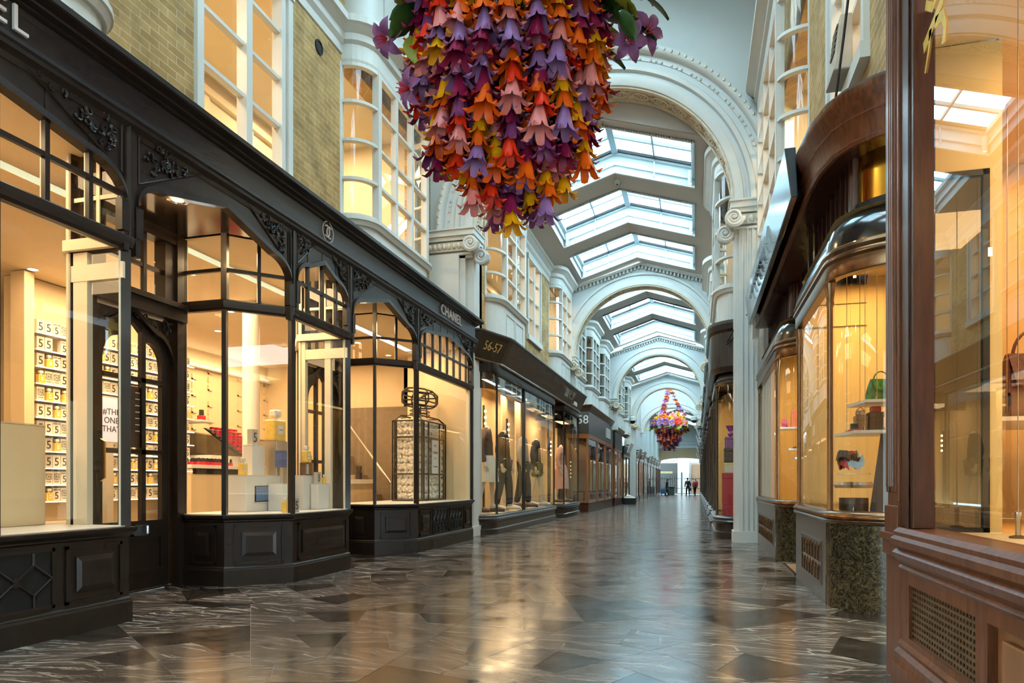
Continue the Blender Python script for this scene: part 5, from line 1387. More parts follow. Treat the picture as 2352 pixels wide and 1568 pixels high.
def curved_bay(name, label, side, path, y1ret, Xd, zsill, zg1, sill_prof, m_base, m_sill, m_beam, beam, posts, glass=None, base_split=None, room=None):
    root = thing('curved_shop_bay', label, 'shop window', (path[0][0],path[0][1],0)); sd = side
    zf = fz(max(p[1] for p in path))-.004
    full = path+([(Xd,y1ret)] if y1ret else [])
    if base_split:
        k = base_split
        a = MB(); a.sweep(path[:k+1], [(-.08,zf),(.0,zf),(.0,zsill-.03),(-.08,zsill-.03)], sd); a.build('curved_plinth', m_base[0], root, smooth=True)
        a = MB(); a.sweep(full[k:], [(-.08,zf),(.004,zf),(.004,zsill-.03),(-.08,zsill-.03)], sd); a.build('front_plinth', m_base[1], root)
    else:
        a = MB(); a.sweep(full, [(-.08,zf),(.03,zf),(.03,zf+.14),(.0,zf+.16),(.0,zsill-.12),(.02,zsill-.1),(.02,zsill-.04)], sd); a.build('plinth', m_base[0], root, smooth=True)
    a = MB(); a.sweep(full, sill_prof, sd); a.build('sill', m_sill, root, smooth=True)
    a = MB(); a.sweep(full, beam, sd); a.build('transom', m_beam, root, smooth=True)
    g = MB(); g.sweep(full, [(-.04,zsill+.03),(-.04,zg1)], sd); g.build('pane', glass or M_glass, root, smooth=True)
    ps = MB()
    for i in posts:
        x, y = full[i]; ps.lathe([(.032,zsill),(.032,zsill+.05),(.024,zsill+.07),(.024,zg1-.2),(.034,zg1-.17),(.028,zg1-.14),(.045,zg1-.02),(.05,zg1)], (x+sd*(-.03),y,0), 10)
        ps_name = None
        o = ps.build('glazing_post', m_beam, root, smooth=True); ps = MB()
    f = MB(); f.prism([(x-sd*.03,y,zsill-.03) for x,y in full]+([] if y1ret else [(Xd,path[-1][1],zsill-.03)])+[(Xd,path[0][1],zsill-.03)], (0,0,.045)); f.build('display_floor', M_roomw if room is None else room, root)
    return root
SP = [(-.05,.69-.03),(.0,.66),(.02,.67),(.03,.69),(.015,.705),(.03,.715),(.03,.735),(.01,.76),(-.02,.77),(-.08,.772)]
BM = [(-.07,2.68),(.0,2.68),(.01,2.7),(.01,2.8),(.03,2.82),(.03,2.84),(.015,2.86),(.03,2.885),(.02,2.91),(-.07,2.92)]
DOME = [(.01,2.92),(.0,3.0),(-.03,3.09),(-.09,3.17),(-.17,3.225),(-.28,3.25)]
pA = curved_front(-1, 1.06, 2.0, 5.7, 8.07, .9, .58, n=12)
bA = curved_bay('a', 'near handbag window bay with green marble curved plinth and green bag on a shelf', -1, pA, 8.07, 1.75, .70, 2.68, SP, (M_gmarb,M_stone), M_bronze, M_bronze, BM, [12,13], base_split=12)
S = Seg((1.06,6.28),(1.06,8.07),-1)
grille_gothic(S, .2, 1.32, .13, .47, bA, 7)
pB = curved_front(-1, 1.05, 2.0, 9.5, 12.88, .75, .55, n=12)
bB = curved_bay('b', 'second handbag window bay past the recessed entrance, with pale blind beside the pier', -1, pB, None, 1.9, .70, 2.68, SP, (M_gmarb,M_stone), M_bronze, M_bronze, BM, [12,13], base_split=12)
S = Seg((1.05,10.05),(1.05,12.88),-1); grille_gothic(S, .2, 2.5, .13, .47, bB, 12)
for root, path, ret in ((bA,pA,(1.75,8.07)),(bB,pB,None)):
    full = path+([ret] if ret else [])
    d = MB(); d.sweep(full, DOME, -1); d.build('curved_hood', pm('black_hood',(.02,.017,.015),.14,var=.15,coat=.6), root, smooth=True)
    d = MB(); d.sweep(full, [(-.22,3.22),(-.22,3.94)], -1); d.build('brass_frieze', M_brass, root, smooth=True)
    d = MB(); d.sweep(full, [(-.2,3.24),(-.2,3.3),(-.24,3.3)], -1); d.build('frieze_rail', M_dark, root, smooth=True)
    d = MB()
    pts = [Vector((p[0],p[1],0)) for p in full]
    i0 = 10 if root is bA else 4
    for a, b in zip(pts[i0:-1], pts[i0+1:]):
        S = Seg(a,b,-1); k = max(1,int(S.L/.2))
        for j in range(k): d.seg(S,(j+.5)*S.L/k-.022,(j+.5)*S.L/k+.022,-.22,-.17,3.26,3.94)
    d.build('frieze_slats', M_mahog, root)
# pale blind at the pier end of bay B, yellow panelling behind both bays
m = MB(); m.box(1.12,1.13,11.35,12.86,.72,2.7); m.build('blind', M_roomw, bB)
def side_room(name, x0, x1, y0, y1, z1, label, boards, mat, path):
    m = MB(); m.poly([(x+.06,y+.03,z1) for x,y in path]+[(x1,y1,z1),(x1,path[0][1]+.03,z1)]); m.quad((x0,y1,0),(x1,y1,0),(x1,y1,z1),(x0,y1,z1)); m.quad((x1,y0,0),(x1,y1,0),(x1,y1,z1),(x1,y0,z1)); m.quad((x0+.9,y0,0),(x1,y0,0),(x1,y0,z1),(x0+.9,y0,z1))
    k = int((x1-x0)/boards) if boards else 0
    for i in range(1,k): m.box(x0+i*boards-.006,x0+i*boards+.006,y1-.006,y1,0,z1)
    if boards:
        for i in range(1,int((y1-y0)/boards)): m.box(x1-.006,x1,y0+i*boards-.006,y0+i*boards+.006,0,z1)
    o = m.build(name, mat); struct(o, label, 'wall'); return o
side_room('wall_right.005', 1.12, 2.6, 5.78, 8.02, 3.2, 'yellow boarded panelling inside the near handbag window', .16, M_rooms, pA)
side_room('wall_right.006', 1.12, 2.6, 9.8, 12.86, 3.2, 'yellow boarded panelling inside the second handbag window', .16, M_rooms, pB)
for y in (6.5,7.4): area('display_light', (1.6,y,3.1), .6, .6, 17, (1,.66,.26))
for y in (10.3,11.6): area('display_light', (1.6,y,3.1), .6, .8, 18, (1,.66,.26))
# recess and door between bays A and B
d = sthing('door_3', 'dark handbag shop door in the recess between the green marble bays', 'door', (1.75,8.8,0)); S = Seg((1.75,8.07),(1.75,9.6),-1)
m = MB(); m.seg(S,0,1.53,-.08,.0,2.5,3.7); m.seg(S,0,.2,-.08,.0,fz(9.6)-.004,2.5); m.seg(S,1.33,1.53,-.08,.0,fz(9.6)-.004,2.5); m.build('frame', M_mahog, d)
m = MB(); m.seg(S,.2,.32,-.06,-.02,fz(9.6)-.003,2.5); m.seg(S,1.2,1.33,-.06,-.02,fz(9.6)-.003,2.5); m.seg(S,.2,1.33,-.06,-.02,fz(9.6)-.003,.4); m.seg(S,.2,1.33,-.06,-.02,2.35,2.5); lf = m.build('leaf', M_mahog, d)
m = MB(); m.quad(S.p(.32,-.04,.4),S.p(1.2,-.04,.4),S.p(1.2,-.04,2.35),S.p(.32,-.04,2.35)); m.build('pane', M_glassdk, lf)
mt = thing('doormat', 'brown coir doormat in the entrance between the marble bays', 'doormat', (1.4,8.9,fz(8.9))); m = MB(); m.box(1.08,1.7,8.3,9.4,fz(8.9)-.002,fz(8.9)+.012); m.build('coir_pile', pm('coir',(.3,.16,.07),.9,bump=.4), mt); m = MB()
for q in ((1.07,1.1,8.29,9.41),(1.68,1.71,8.29,9.41),(1.07,1.71,8.29,8.32),(1.07,1.71,9.38,9.41)): m.box(q[0],q[1],q[2],q[3],fz(8.9)-.002,fz(8.9)+.014)
m.build('edging', M_bronze, mt)
# mahogany fascia sweeping round the corner, soffit, sign box
fb = thing('mahogany_fascia', 'polished mahogany fascia curving round the corner of the handbag shop', 'shop fascia', (1.0,8,3.7))
FP = [(1.95,5.62),(1.75,5.64),(1.55,5.69),(1.35,5.79),(1.2,5.93),(1.1,6.1),(1.03,6.4),(1.0,6.85),(1.0,12.6)]
m = MB(); m.sweep(FP, [(-.02,3.66),(.01,3.66),(.02,3.69),(.0,3.71),(.005,3.74),(.02,3.84),(.04,3.87),(.03,3.89),(.045,3.93),(.09,4.0),(.1,4.03),(.1,4.07),(-.1,4.09)], -1); m.build('moulded_board', M_mahog2, fb, smooth=True)
m = MB()
for (xa,ya),(xb,yb) in zip(FP[:-1],FP[1:]):
    dx = lambda x, y: (x+.0, y) if False else (max(x+.32, 1.32 if y > 6.4 else x+.25), max(y, 6.05) if x > 1.05 else y)
    pa, pb = dx(xa,ya), dx(xb,yb); m.quad((xa,ya,3.665),(xb,yb,3.665),(pb[0],pb[1],3.7),(pa[0],pa[1],3.7))
m.build('soffit', M_mahog, fb)
m = MB(); m.box(1.45,2.7,4.3,6.4,3.945,3.97); m.box(1.12,2.7,6.4,12.6,3.945,3.97); m.build('recess_ceiling', M_mahog, fb)
m = MB(); m.sweep(FP, [(-.25,4.08),(.08,4.08),(.08,4.1)], -1); m.build('lead_top', M_steel if False else M_stone, fb)
m = MB(); m.box(.93,1.04,12.45,12.6,3.5,4.1); m.build('end_block', M_white, fb)
sg = thing('sign_box', 'tilted blue-black sign box with bright metal letters over the handbag shop', 'shop sign', (.9,9.5,3.7))
sb = [(.86,6.9,3.69),(.92,6.9,3.69),(.92,12.3,3.69),(.86,12.3,3.69),(.80,6.9,4.16),(.90,6.9,4.16),(.90,12.3,4.16),(.80,12.3,4.16)]
m = MB(); m.hexa(sb); m.build('board', M_sign, sg, bevel=.008)
m = MB(); m.box(.9,.99,7.2,7.3,3.8,4.1); m.box(.9,.99,11.9,12.0,3.8,4.1); m.build('bracket', M_dark, sg)
for i, ch_ in enumerate('IIHNNLII'):
    y = 8.6+i*.36; m = text_mb(ch_, .3, .02); place(m, facing((.81,y,3.92),(0,-1,0),(.06/.47*1.0,0,1))); m.v = [(p[0]-.0,p[1],p[2]) for p in m.v]; m.build('metal_letter', M_chrome, sg)
wr = thing('cable', 'black cable looping from the mahogany fascia end to the next shop', 'cable', (.9,12.8,3.4))
m = MB(); m.tube([(1.0,12.6,3.95),(.85,12.9,4.0),(.72,13.1,3.9),(.6,13.4,3.72),(.5,13.7,3.6)],.012,6); m.build('upper_strand', M_dark, wr); m = MB(); m.tube([(1.0,12.6,3.85),(.88,12.9,3.85),(.75,13.15,3.72),(.6,13.4,3.66),(.52,13.6,3.58)],.012,6); m.build('lower_strand', M_dark, wr)
# ---- goods in the handbag windows
def shelf(name, label, x0, x1, y0, y1, z, cham=.0):
    t = thing(name, label, 'shelf', (x0,y0,z), 'hanging display shelves')
    m = MB(); m.prism([(x0,y1,z-.025),(x0+cham,y0,z-.025),(x1,y0,z-.025),(x1,y1,z-.025)],(0,0,.025)); m.build('board', M_shelfw, t)
    m = MB()
    for x,y in ((x0+.1+cham,y0+.05),(x1-.06,y0+.05),(x0+.1,y1-.05)):
        m.tube([(x,y,z),(x,y,3.2)],.003,4)
    m.build('wires', M_steel, t)
    m = MB()
    for x,y in ((x0+.1+cham,y0+.05),(x1-.06,y0+.05),(x0+.1,y1-.05)):
        m.lathe([(.012,z),(.012,z+.03),(.003,z+.03)],(x,y,0),8)
    m.build('clamps', M_bronze, t); return t
def handbag(label, loc, w, h, d, mat, handle=True, rotz=0, flap=True, group=None):
    t = thing('handbag', label, 'handbag', (0,0,0), group)
    m = MB(); A = []; n = 7
    for i in range(n+1):
        f = i/n; hw = w/2*(1-.22*f**2); hd = d/2*(1-.75*f**1.5)
        A.append([(-hw,-hd,h*f),(0,-hd*1.12,h*f),(hw,-hd,h*f),(hw*1.04,0,h*f),(hw,hd,h*f),(0,hd*1.12,h*f),(-hw,hd,h*f),(-hw*1.04,0,h*f)])
    vs = [p for r in A for p in r]; m.add(vs, [(i*8+j,i*8+(j+1)%8,(i+1)*8+(j+1)%8,(i+1)*8+j) for i in range(n) for j in range(8)]+[tuple(range(8))[::-1],tuple(n*8+j for j in range(8))])
    m.build('body', mat, t, smooth=True)
    if flap:
        m = MB(); pts = [(-w*.42,-d*.16,h),(w*.42,-d*.16,h),(w*.40,-d*.60,h*.5),(0,-d*.64,h*.38),(-w*.40,-d*.60,h*.5)]; m.poly(pts); m.build('flap', mat, t)
        m = MB(); m.ball((0,-d*.64,h*.46),w*.035,8,5); m.build('clasp', M_brass, t, smooth=True)
    if handle:
        m = MB(); m.tube([(w*.3*cos(pi*i/12)*-1,0,h*.93+h*.42*sin(pi*i/12)) for i in range(13)],w*.028,6); m.build('handle', mat, t, smooth=True)
    t.location = loc; t.rotation_euler = (0,0,rotz); return t
M_green = pm('crocodile_green',(.02,.16,.03),.25,var=.5,vs=26,coat=.5,bump=.3,bs=40)
M_burg = pm('burgundy_hide',(.10,.02,.02),.35,var=.5,vs=30,coat=.3,bump=.4,bs=60)
M_salmon = pm('salmon_leather',(.75,.22,.12),.4); M_pink = pm('pink_leather',(.7,.08,.2),.4); M_dkgreen = pm('bottle_green_leather',(.03,.08,.06),.35); M_mauve = pm('mauve_leather',(.3,.2,.3),.4)
M_tan = pm('tan_box',(.32,.17,.07),.45,var=.15); M_dbrown = pm('dark_brown_leather',(.06,.035,.02),.4,var=.2); M_redb = pm('red_leather',(.5,.01,.02),.35)
shelf('glass_shelf', 'upper white hanging shelf carrying the green bag', 1.34, 2.2, 6.45, 6.9, 1.715, .06)
shelf('glass_shelf', 'lower white hanging shelf with tan boxes in the near handbag window', 1.24, 2.2, 6.42, 6.95, 1.45, .06)
handbag('glossy green crocodile handbag on the upper hanging shelf', (1.56,6.62,1.716), .22, .19, .13, M_green, rotz=.25)
for x0,x1,y0,y1,h,mt_,l in ((1.36,1.45,6.6,6.72,.14,M_tan,'smaller tan box on the lower hanging shelf'),(1.46,1.57,6.56,6.7,.165,M_dbrown,'taller brown box on the lower hanging shelf')):
    t = thing('leather_box', l, 'box', (x0,y0,1.451)); m = MB(); m.box(x0,x1,y0,y1,1.451,1.451+h*.7); m.build('base', mt_, t, bevel=.004); m = MB(); m.box(x0-.003,x1+.003,y0-.003,y1+.003,1.451+h*.7,1.451+h); m.build('lid', mt_, t, bevel=.004)
t = thing('red_purse', 'small red purse on top of the taller brown box', 'purse', (1.52,6.62,1.617)); m = MB(); m.box(1.475,1.56,6.6,6.66,1.617,1.67); m.build('body', M_redb, t, bevel=.012); m = MB(); m.ball((1.52,6.598,1.65),.007,6,4); m.build('clasp', M_brass, t)
t = thing('striped_purse', 'small orange and white purse on top of the smaller tan box', 'purse', (1.4,6.65,1.592)); m = MB(); m.box(1.365,1.44,6.62,6.68,1.592,1.64); m.build('body', pm('orange_stripe',(.8,.35,.2),.5,var=.8,vs=40), t, bevel=.01); m = MB(); m.tube([(1.37,6.65,1.64),(1.40,6.65,1.67),(1.435,6.65,1.64)],.004,5); m.build('strap', M_redb, t)
t = thing('folded_scarf', 'flat red and teal folded scarf at the edge of the lower hanging shelf', 'scarf', (1.3,6.5,1.451)); m = MB(); m.box(1.28,1.38,6.46,6.56,1.451,1.463); m.build('lower_fold', M_redb, t, bevel=.004); m = MB(); m.box(1.31,1.37,6.58,6.62,1.451,1.52); m.build('upright_fold', M_dkgreen, t, bevel=.004)
t = thing('triangular_panel', 'dark triangular leather panel with gold signature line in the curved window', 'display panel', (1.5,6.7,.715)); m = MB(); m.prism([(1.42,6.42,.716),(1.78,6.34,.716),(1.57,6.62,1.53)],(.012,.04,0)); m.build('board', M_dbrown, t)
m = MB(); m.tube([(1.575+.004*sin(i*2.1),6.46-.006+.008*i-.0,1.28-.03*i) for i in range(10)],.003,4); m.build('signature', M_gold, t)
t = thing('wooden_plinth', 'dark drum plinth with looped chrome band in the curved window', 'plinth', (1.3,6.4,.715)); m = MB(); m.lathe([(.001,.716),(.115,.716),(.115,.87),(.001,.87)],(1.3,6.42,0),20); m.build('drum', M_dbrown, t, smooth=True)
m = MB()
for i in range(4):
    a = 2*pi*i/4+.4; m.tube([(1.3+.1*cos(a)+.045*cos(q),6.42+.1*sin(a)+.045*sin(q),.98) for q in [2*pi*j/12 for j in range(12)]],.03,6,closed=True)
m.build('looped_band', pm('pale_silk_drum',(.5,.36,.22),.3,var=.4,vs=5), t, smooth=True)
m = MB(); m.lathe([(.001,1.07),(.13,1.07),(.13,1.08),(.001,1.08)],(1.3,6.42,0),20); m.build('top_plate', M_clear, t, smooth=True)
t = thing('silk_scarf', 'crumpled red and pale blue silk scarf on the drum plinth', 'scarf', (1.3,6.42,1.081))
rs_ = random.Random(4)
for nm, mt_, k in (('red_fold',M_redb,1),('blue_fold',pm('pale_blue_silk',(.3,.42,.5),.35,var=.3),2),('dark_fold',M_dbrown,3)):
    m = MB()
    for j in range(3):
        cx0, cy0 = 1.3+rs_.uniform(-.06,.06), 6.42+rs_.uniform(-.05,.05); pts = [Vector((cx0+.09*cos(a+k),cy0+.07*sin(a+k),1.1+.035*j+.05*abs(sin(a*1.5+k)))) for a in [q*.5 for q in range(8)]]
        vs = [];  
        for p_ in pts: vs += [p_, p_+Vector((.02*rs_.uniform(-1,1),.02,.06))]
        m.add(vs, [(2*i,2*i+1,2*i+3,2*i+2) for i in range(7)])
    m.build(nm, mt_, t, smooth=True)
shelf('glass_shelf', 'upper hanging shelf with salmon bag in the second handbag window', 1.2, 1.7, 10.9, 11.3, 1.83, 0)
shelf('glass_shelf', 'middle hanging shelf in the second handbag window', 1.3, 1.75, 10.7, 11.0, 1.5, 0)
shelf('glass_shelf', 'lowest hanging shelf with the dark green bag in the second handbag window', 1.35, 1.95, 10.4, 10.75, 1.36, 0)
handbag('tall salmon handbag on the upper shelf of the second handbag window', (1.45,11.05,1.831), .16, .26, .1, M_salmon, flap=False)
handbag('mauve handbag beside the salmon one on the upper shelf', (1.63,11.05,1.831), .13, .2, .1, M_mauve)
handbag('bright pink flat pouch leaning on the upper shelf', (1.29,11.05,1.831), .1, .13, .05, M_pink, handle=False)
handbag('bottle green top-handled bag on the lowest shelf', (1.78,10.56,1.361), .2, .18, .1, M_dkgreen)
handbag('small tan drawstring bag on the lowest shelf', (1.52,10.56,1.361), .12, .16, .1, M_tan)
# ceiling stud fixtures
def stud(x, y, z, l, ceil=True):
    t = thing('wire_fixture', l, 'wire fixture', (x,y,z), 'wire fixtures'); s = -1 if ceil else 1
    m = MB(); m.lathe([(.035,z),(.035,z+s*.008),(.012,z+s*.015)],(x,y,0),14); m.build('rose', M_bronze, t, smooth=True)
    m = MB(); m.lathe([(.011,z+s*.012),(.011,z+s*.085),(.014,z+s*.09),(.014,z+s*.12),(.001,z+s*.12)],(x,y,0),10); m.build('barrel', M_steel, t, smooth=True); return t
for i,(x,y) in enumerate(((1.32,6.5),(1.45,6.9),(1.62,6.6),(1.35,7.3),(1.7,7.1),(1.55,7.6))): stud(x,y,3.198,'brass wire fixture on the near handbag window ceiling, %s from the curved glass' % ORD[i])
for i,(x,y) in enumerate(((1.25,10.3),(1.4,10.5),(1.3,10.9),(1.5,11.2),(1.35,11.5))): stud(x,y,3.198,'wire fixture on the second handbag window ceiling, %s from the entrance' % ORD[i])
def halo(x, y, z, l):
    t = thing('downlight', l, 'downlight', (x,y,z), 'recessed ceiling lamps'); m = MB(); m.lathe([(.07,z-.001),(.085,z-.008),(.09,z+.002)],(x,y,0),20); m.build('ring', M_chrome, t, smooth=True); m = MB(); m.lathe([(.001,z-.003),(.07,z-.003)],(x,y,0),16); m.build('lamp', M_lamp, t)
for i,(x,y) in enumerate(((1.5,6.35),(1.42,7.05),(1.75,6.1))): halo(x,y,3.199,'ringed lamp in the near handbag window ceiling, %s from the mahogany post' % ORD[i])
# ================================================================ the mahogany shop beside the viewer
ns = thing('mahogany_shopfront', 'large mahogany shopfront with moulded post and brass-lit window, closest to the viewer', 'shop window', (1.0,2,0))
S = Seg((1.0,-2.0),(1.0,4.0),-1); zf = fz(4.1)-.004
def P_(m, y0, y1, d0, d1, z0, z1): m.seg(S, y0+2, y1+2, d0, d1, z0, z1)
m = MB(); P_(m,3.9,4.1,-.12,.0,.85,3.7); P_(m,3.92,4.0,.0,.012,.95,3.7); P_(m,4.02,4.06,.0,.018,.95,3.7); P_(m,3.88,3.94,-.06,.006,.9,3.7); m.build('fluted_post', M_mahog2, ns, bevel=.004)
m = MB()
for y in (3.955,3.99,4.025,4.06): m.tube([(.992,y,.98),(.992,y,3.7)],.012,6)
m.build('reeding', M_mahog2, ns, smooth=True)
m = MB(); P_(m,3.86,4.12,-.14,.004,zf,.62); P_(m,3.87,4.13,-.14,.02,.62,.7); P_(m,3.86,4.14,-.15,.035,.70,.74); P_(m,3.88,4.12,-.14,.012,.74,.88); m.build('post_pedestal', M_mahog2, ns, bevel=.004)
m = MB(); m.sweep([(1.4,4.14),(1.0,4.14),(1.0,3.86)], [(-.02,zf),(.05,zf),(.05,.1),(.035,.12),(.045,.16),(.02,.19),(.03,.22),(.0,.25)], -1); m.build('post_base_moulding', M_mahog2, ns, smooth=False)
m = MB(); P_(m,3.67,3.9,-.1,-.005,.78,3.7); P_(m,3.72,3.76,-.0,.004,.78,3.7); m.build('inner_post', M_mahog, ns, bevel=.003)
m = MB(); m.sweep([(1.0,-2),(1.0,3.86)], [(-.12,.56),(.0,.56),(.012,.575),(.0,.59),(.03,.62),(.04,.65),(.02,.67),(.045,.69),(.05,.72),(.03,.735),(.035,.755),(.01,.775),(-.12,.78)], -1); m.build('sill_moulding', M_mahog2, ns, smooth=False)
m = MB(); P_(m,-2,3.86,-.1,-.0,.50,.57); P_(m,-2,3.86,-.1,.0,zf,.24); P_(m,3.72,3.86,-.1,0,.24,.5); P_(m,2.79,2.9,-.1,0,.24,.5); P_(m,1.55,1.66,-.1,0,.24,.5); P_(m,.4,.5,-.1,0,.24,.5); m.build('riser_frame', M_mahog2, ns)
m = MB(); m.sweep([(1.0,-2),(1.0,3.86)], [(.0,zf),(.04,zf),(.04,.1),(.03,.125),(.03,.15),(.01,.17),(.015,.19),(.0,.21)], -1); m.build('skirting', M_mahog2, ns)
g = MB()
for y0,y1 in ((2.9,3.72),):
    P_(g,y0,y1,-.05,-.045,.24,.5)
vb = g.build('vent_backing', M_void, ns)
g = MB()
for i in range(25): y = 2.9+.82*i/24; P_(g,y-.007,y+.007,-.035,-.015,.24,.5)
for i in range(10): z = .24+.26*i/9; P_(g,2.9,3.72,-.032,-.012,z-.006,z+.006)
g.build('pierced_grille', pm('aged_brass',(.16,.09,.04),.35,metal=.6,var=.2), ns)
for y0,y1 in ((1.66,2.79),(.5,1.55)):
    g = MB(); P_(g,y0,y1,-.05,-.03,.24,.5); P_(g,y0+.08,y1-.08,-.03,-.012,.29,.46); g.build('riser_panel', pm('mahogany_panel',(.22,.085,.03),.3,var=.35,vs=3,stretch=(1,3,1),coat=.2) if y0 > 1 else M_mahog2, ns, bevel=.01)
g = MB(); g.quad((1.05,-2,.78),(1.05,3.7,.78),(1.05,3.7,3.7),(1.05,-2,3.7)); g.build('pane', glassmat('near_pane',(.98,.97,.93),.06), ns)
g = MB(); g.box(1.06,2.9,-2,3.98,.70,.745); g.build('display_floor', pm('display_cream',(.74,.6,.36),.5,var=.06), ns)
g = MB(); g.quad((1.12,4.0,.745),(1.44,4.0,.745),(1.44,4.0,2.6),(1.12,4.0,2.6)); g.build('return_pane', M_glassdk, ns)
g = MB(); g.box(1.41,1.44,3.985,4.02,.745,2.6); g.box(1.1,1.44,3.985,4.02,2.57,2.6); g.box(1.1,1.44,3.985,4.02,.745,.77); g.build('return_frame', M_dark, ns)
g = MB(); g.box(1.44,1.5,4.0,4.05,.745,3.25); g.box(1.06,1.44,3.99,4.04,2.6,3.25); g.build('jamb', M_rooms, ns)
g = MB(); g.quad((1.5,5.62,.745),(3.2,5.62,.745),(3.2,5.62,3.3),(1.5,5.62,3.3)); g.quad((1.5,4.04,.745),(1.5,5.62,.745),(1.5,5.62,3.3),(1.5,4.04,3.3)); g.quad((3.2,-2,.745),(3.2,5.62,.745),(3.2,5.62,3.3),(3.2,-2,3.3)); g.quad((1.06,-2,3.26),(3.2,-2,3.26),(3.2,4.0,3.26),(1.06,4.0,3.26)); g.quad((1.5,4.0,3.26),(3.2,4.0,3.26),(3.2,5.62,3.26),(1.5,5.62,3.26)); g.quad((1.5,3.9,.744),(3.2,3.9,.744),(3.2,5.62,.744),(1.5,5.62,.744)); g.quad((1.06,-2,.7),(3.2,-2,.7),(3.2,-2,3.3),(1.06,-2,3.3))
o = g.build('wall_right.007', pm('amber_wall',(.78,.5,.2),.7,var=.05,vs=1.5)); struct(o, 'cream inside of the mahogany shop window', 'wall')
NF = [(2.2,4.42),(1.7,4.42),(1.4,4.37),(1.15,4.24),(1.0,4.05),(.94,3.8),(.93,3.5),(.93,-2)]
m = MB(); m.sweep(NF[::-1], [(-.1,3.66),(.02,3.66),(.03,3.7),(.0,3.73),(.02,3.85),(.05,3.9),(.04,3.93),(.09,4.02),(.11,4.05),(.11,4.1),(-.3,4.12)], 1*-1); m.build('curved_fascia', M_mahog2, ns, smooth=True)
m = MB()
for (xa,ya),(xb,yb) in zip(NF[:-1],NF[1:]): m.quad((xa,ya,3.67),(xb,yb,3.67),(max(xb,1.1)+.05,min(yb,4.05),3.67),(max(xa,1.1)+.05,min(ya,4.05),3.67))
m.build('fascia_soffit', M_mahog, ns)
for x,y,p in ((1.9,1.2,26),(2.2,3.4,30),(2.4,4.9,16)): area('display_light', (x,y,3.2), 1.0, 1.0, p, (1,.6,.24))
def gold_ribbon():
    t = thing('gold_ribbon_transfer', 'gold leaf ribbon bow painted on the glass of the mahogany shop', 'window transfer', (1.0,3.5,3.1))
    def rib(pts, w, nm):
        m = MB(); vs = []
        for i,(y,z) in enumerate(pts):
            a = Vector(pts[max(0,i-1)]); b = Vector(pts[min(len(pts)-1,i+1)]); d_ = (b-a).normalized(); nrm = Vector((-d_.y,d_.x))*w[i]
            vs += [(1.046,y+nrm.x,z+nrm.y),(1.046,y-nrm.x,z-nrm.y)]
        m.add(vs, [(2*i,2*i+1,2*i+3,2*i+2) for i in range(len(pts)-1)]); m.build(nm, M_gold, t)
    rib([(3.3,3.25),(3.41,3.13),(3.53,3.10),(3.66,3.07)],[.02,.024,.026,.03],'ribbon_tail'); rib([(3.55,3.36),(3.50,3.27),(3.47,3.2),(3.53,3.18),(3.62,3.25),(3.58,3.31)],[.03,.03,.022,.02,.024,.02],'ribbon_loop')
    rib([(3.56,3.1),(3.58,3.03),(3.637,2.94)],[.02,.014,.012],'ribbon_tail'); rib([(3.5,3.09),(3.40,3.06),(3.37,3.0),(3.39,2.93)],[.024,.024,.02,.022],'ribbon_tail')
gold_ribbon()
for i,(x,y) in enumerate(((1.44,4.15),(1.42,3.62))): stud(x,y,.7455,'wire fixture on the cream display floor of the mahogany shop, %s from its post' % ORD[i], False)
for i,(x,y) in enumerate(((1.56,4.35),(1.75,4.9),(1.9,4.4))): stud(x,y,3.258,'wire fixture on the mahogany shop window ceiling, %s from its post' % ORD[i])
wt = thing('display_wires', 'two thin steel wires strung in the mahogany shop window', 'wire', (1.43,3.8,.87)); 
for x,y in ((1.44,4.15),(1.42,3.62)):
    m = MB(); m.tube([(x,y,.87),(x,y,3.26)],.0025,5); m.build('strand', M_steel, wt)
halo(1.72,4.75,3.259,'large ringed lamp in the mahogany shop window ceiling')
t = shelf('glass_shelf', 'wide white hanging shelf with burgundy bag in the mahogany shop window', 1.66, 2.9, 4.58, 5.4, 1.385, .0)
handbag('burgundy stitched handbag at the edge of the photo on the wide shelf', (1.97,4.85,1.386), .34, .4, .2, M_burg, rotz=.1)
t = thing('bracelet_stand', 'black bracelet display stand beside the burgundy handbag', 'display stand', (1.72,4.75,1.386)); m = MB()
for q in ((1.68,1.82,4.74,4.76,1.386,1.41),(1.68,1.7,4.74,4.76,1.41,1.54),(1.8,1.82,4.74,4.76,1.41,1.54),(1.68,1.82,4.74,4.76,1.52,1.54)): m.box(*q)
m.build('frame', M_dark, t); m = MB(); m.box(1.70,1.80,4.745,4.755,1.46,1.475); m.build('cross_bar', M_steel, t)
sh_ = thing('leather_sandal', 'dark brown leather sandal lying on the cream display floor at the photo edge', 'shoe', (1.62,3.7,.746)); m = MB(); m.ball((1.66,3.72,.76),.1,10,5,.16); m.build('sole', M_dbrown, sh_, smooth=True); m = MB(); m.tube([(1.6,3.68,.765),(1.64,3.72,.82),(1.7,3.76,.765)],.012,6); m.build('strap', M_burg, sh_, smooth=True)
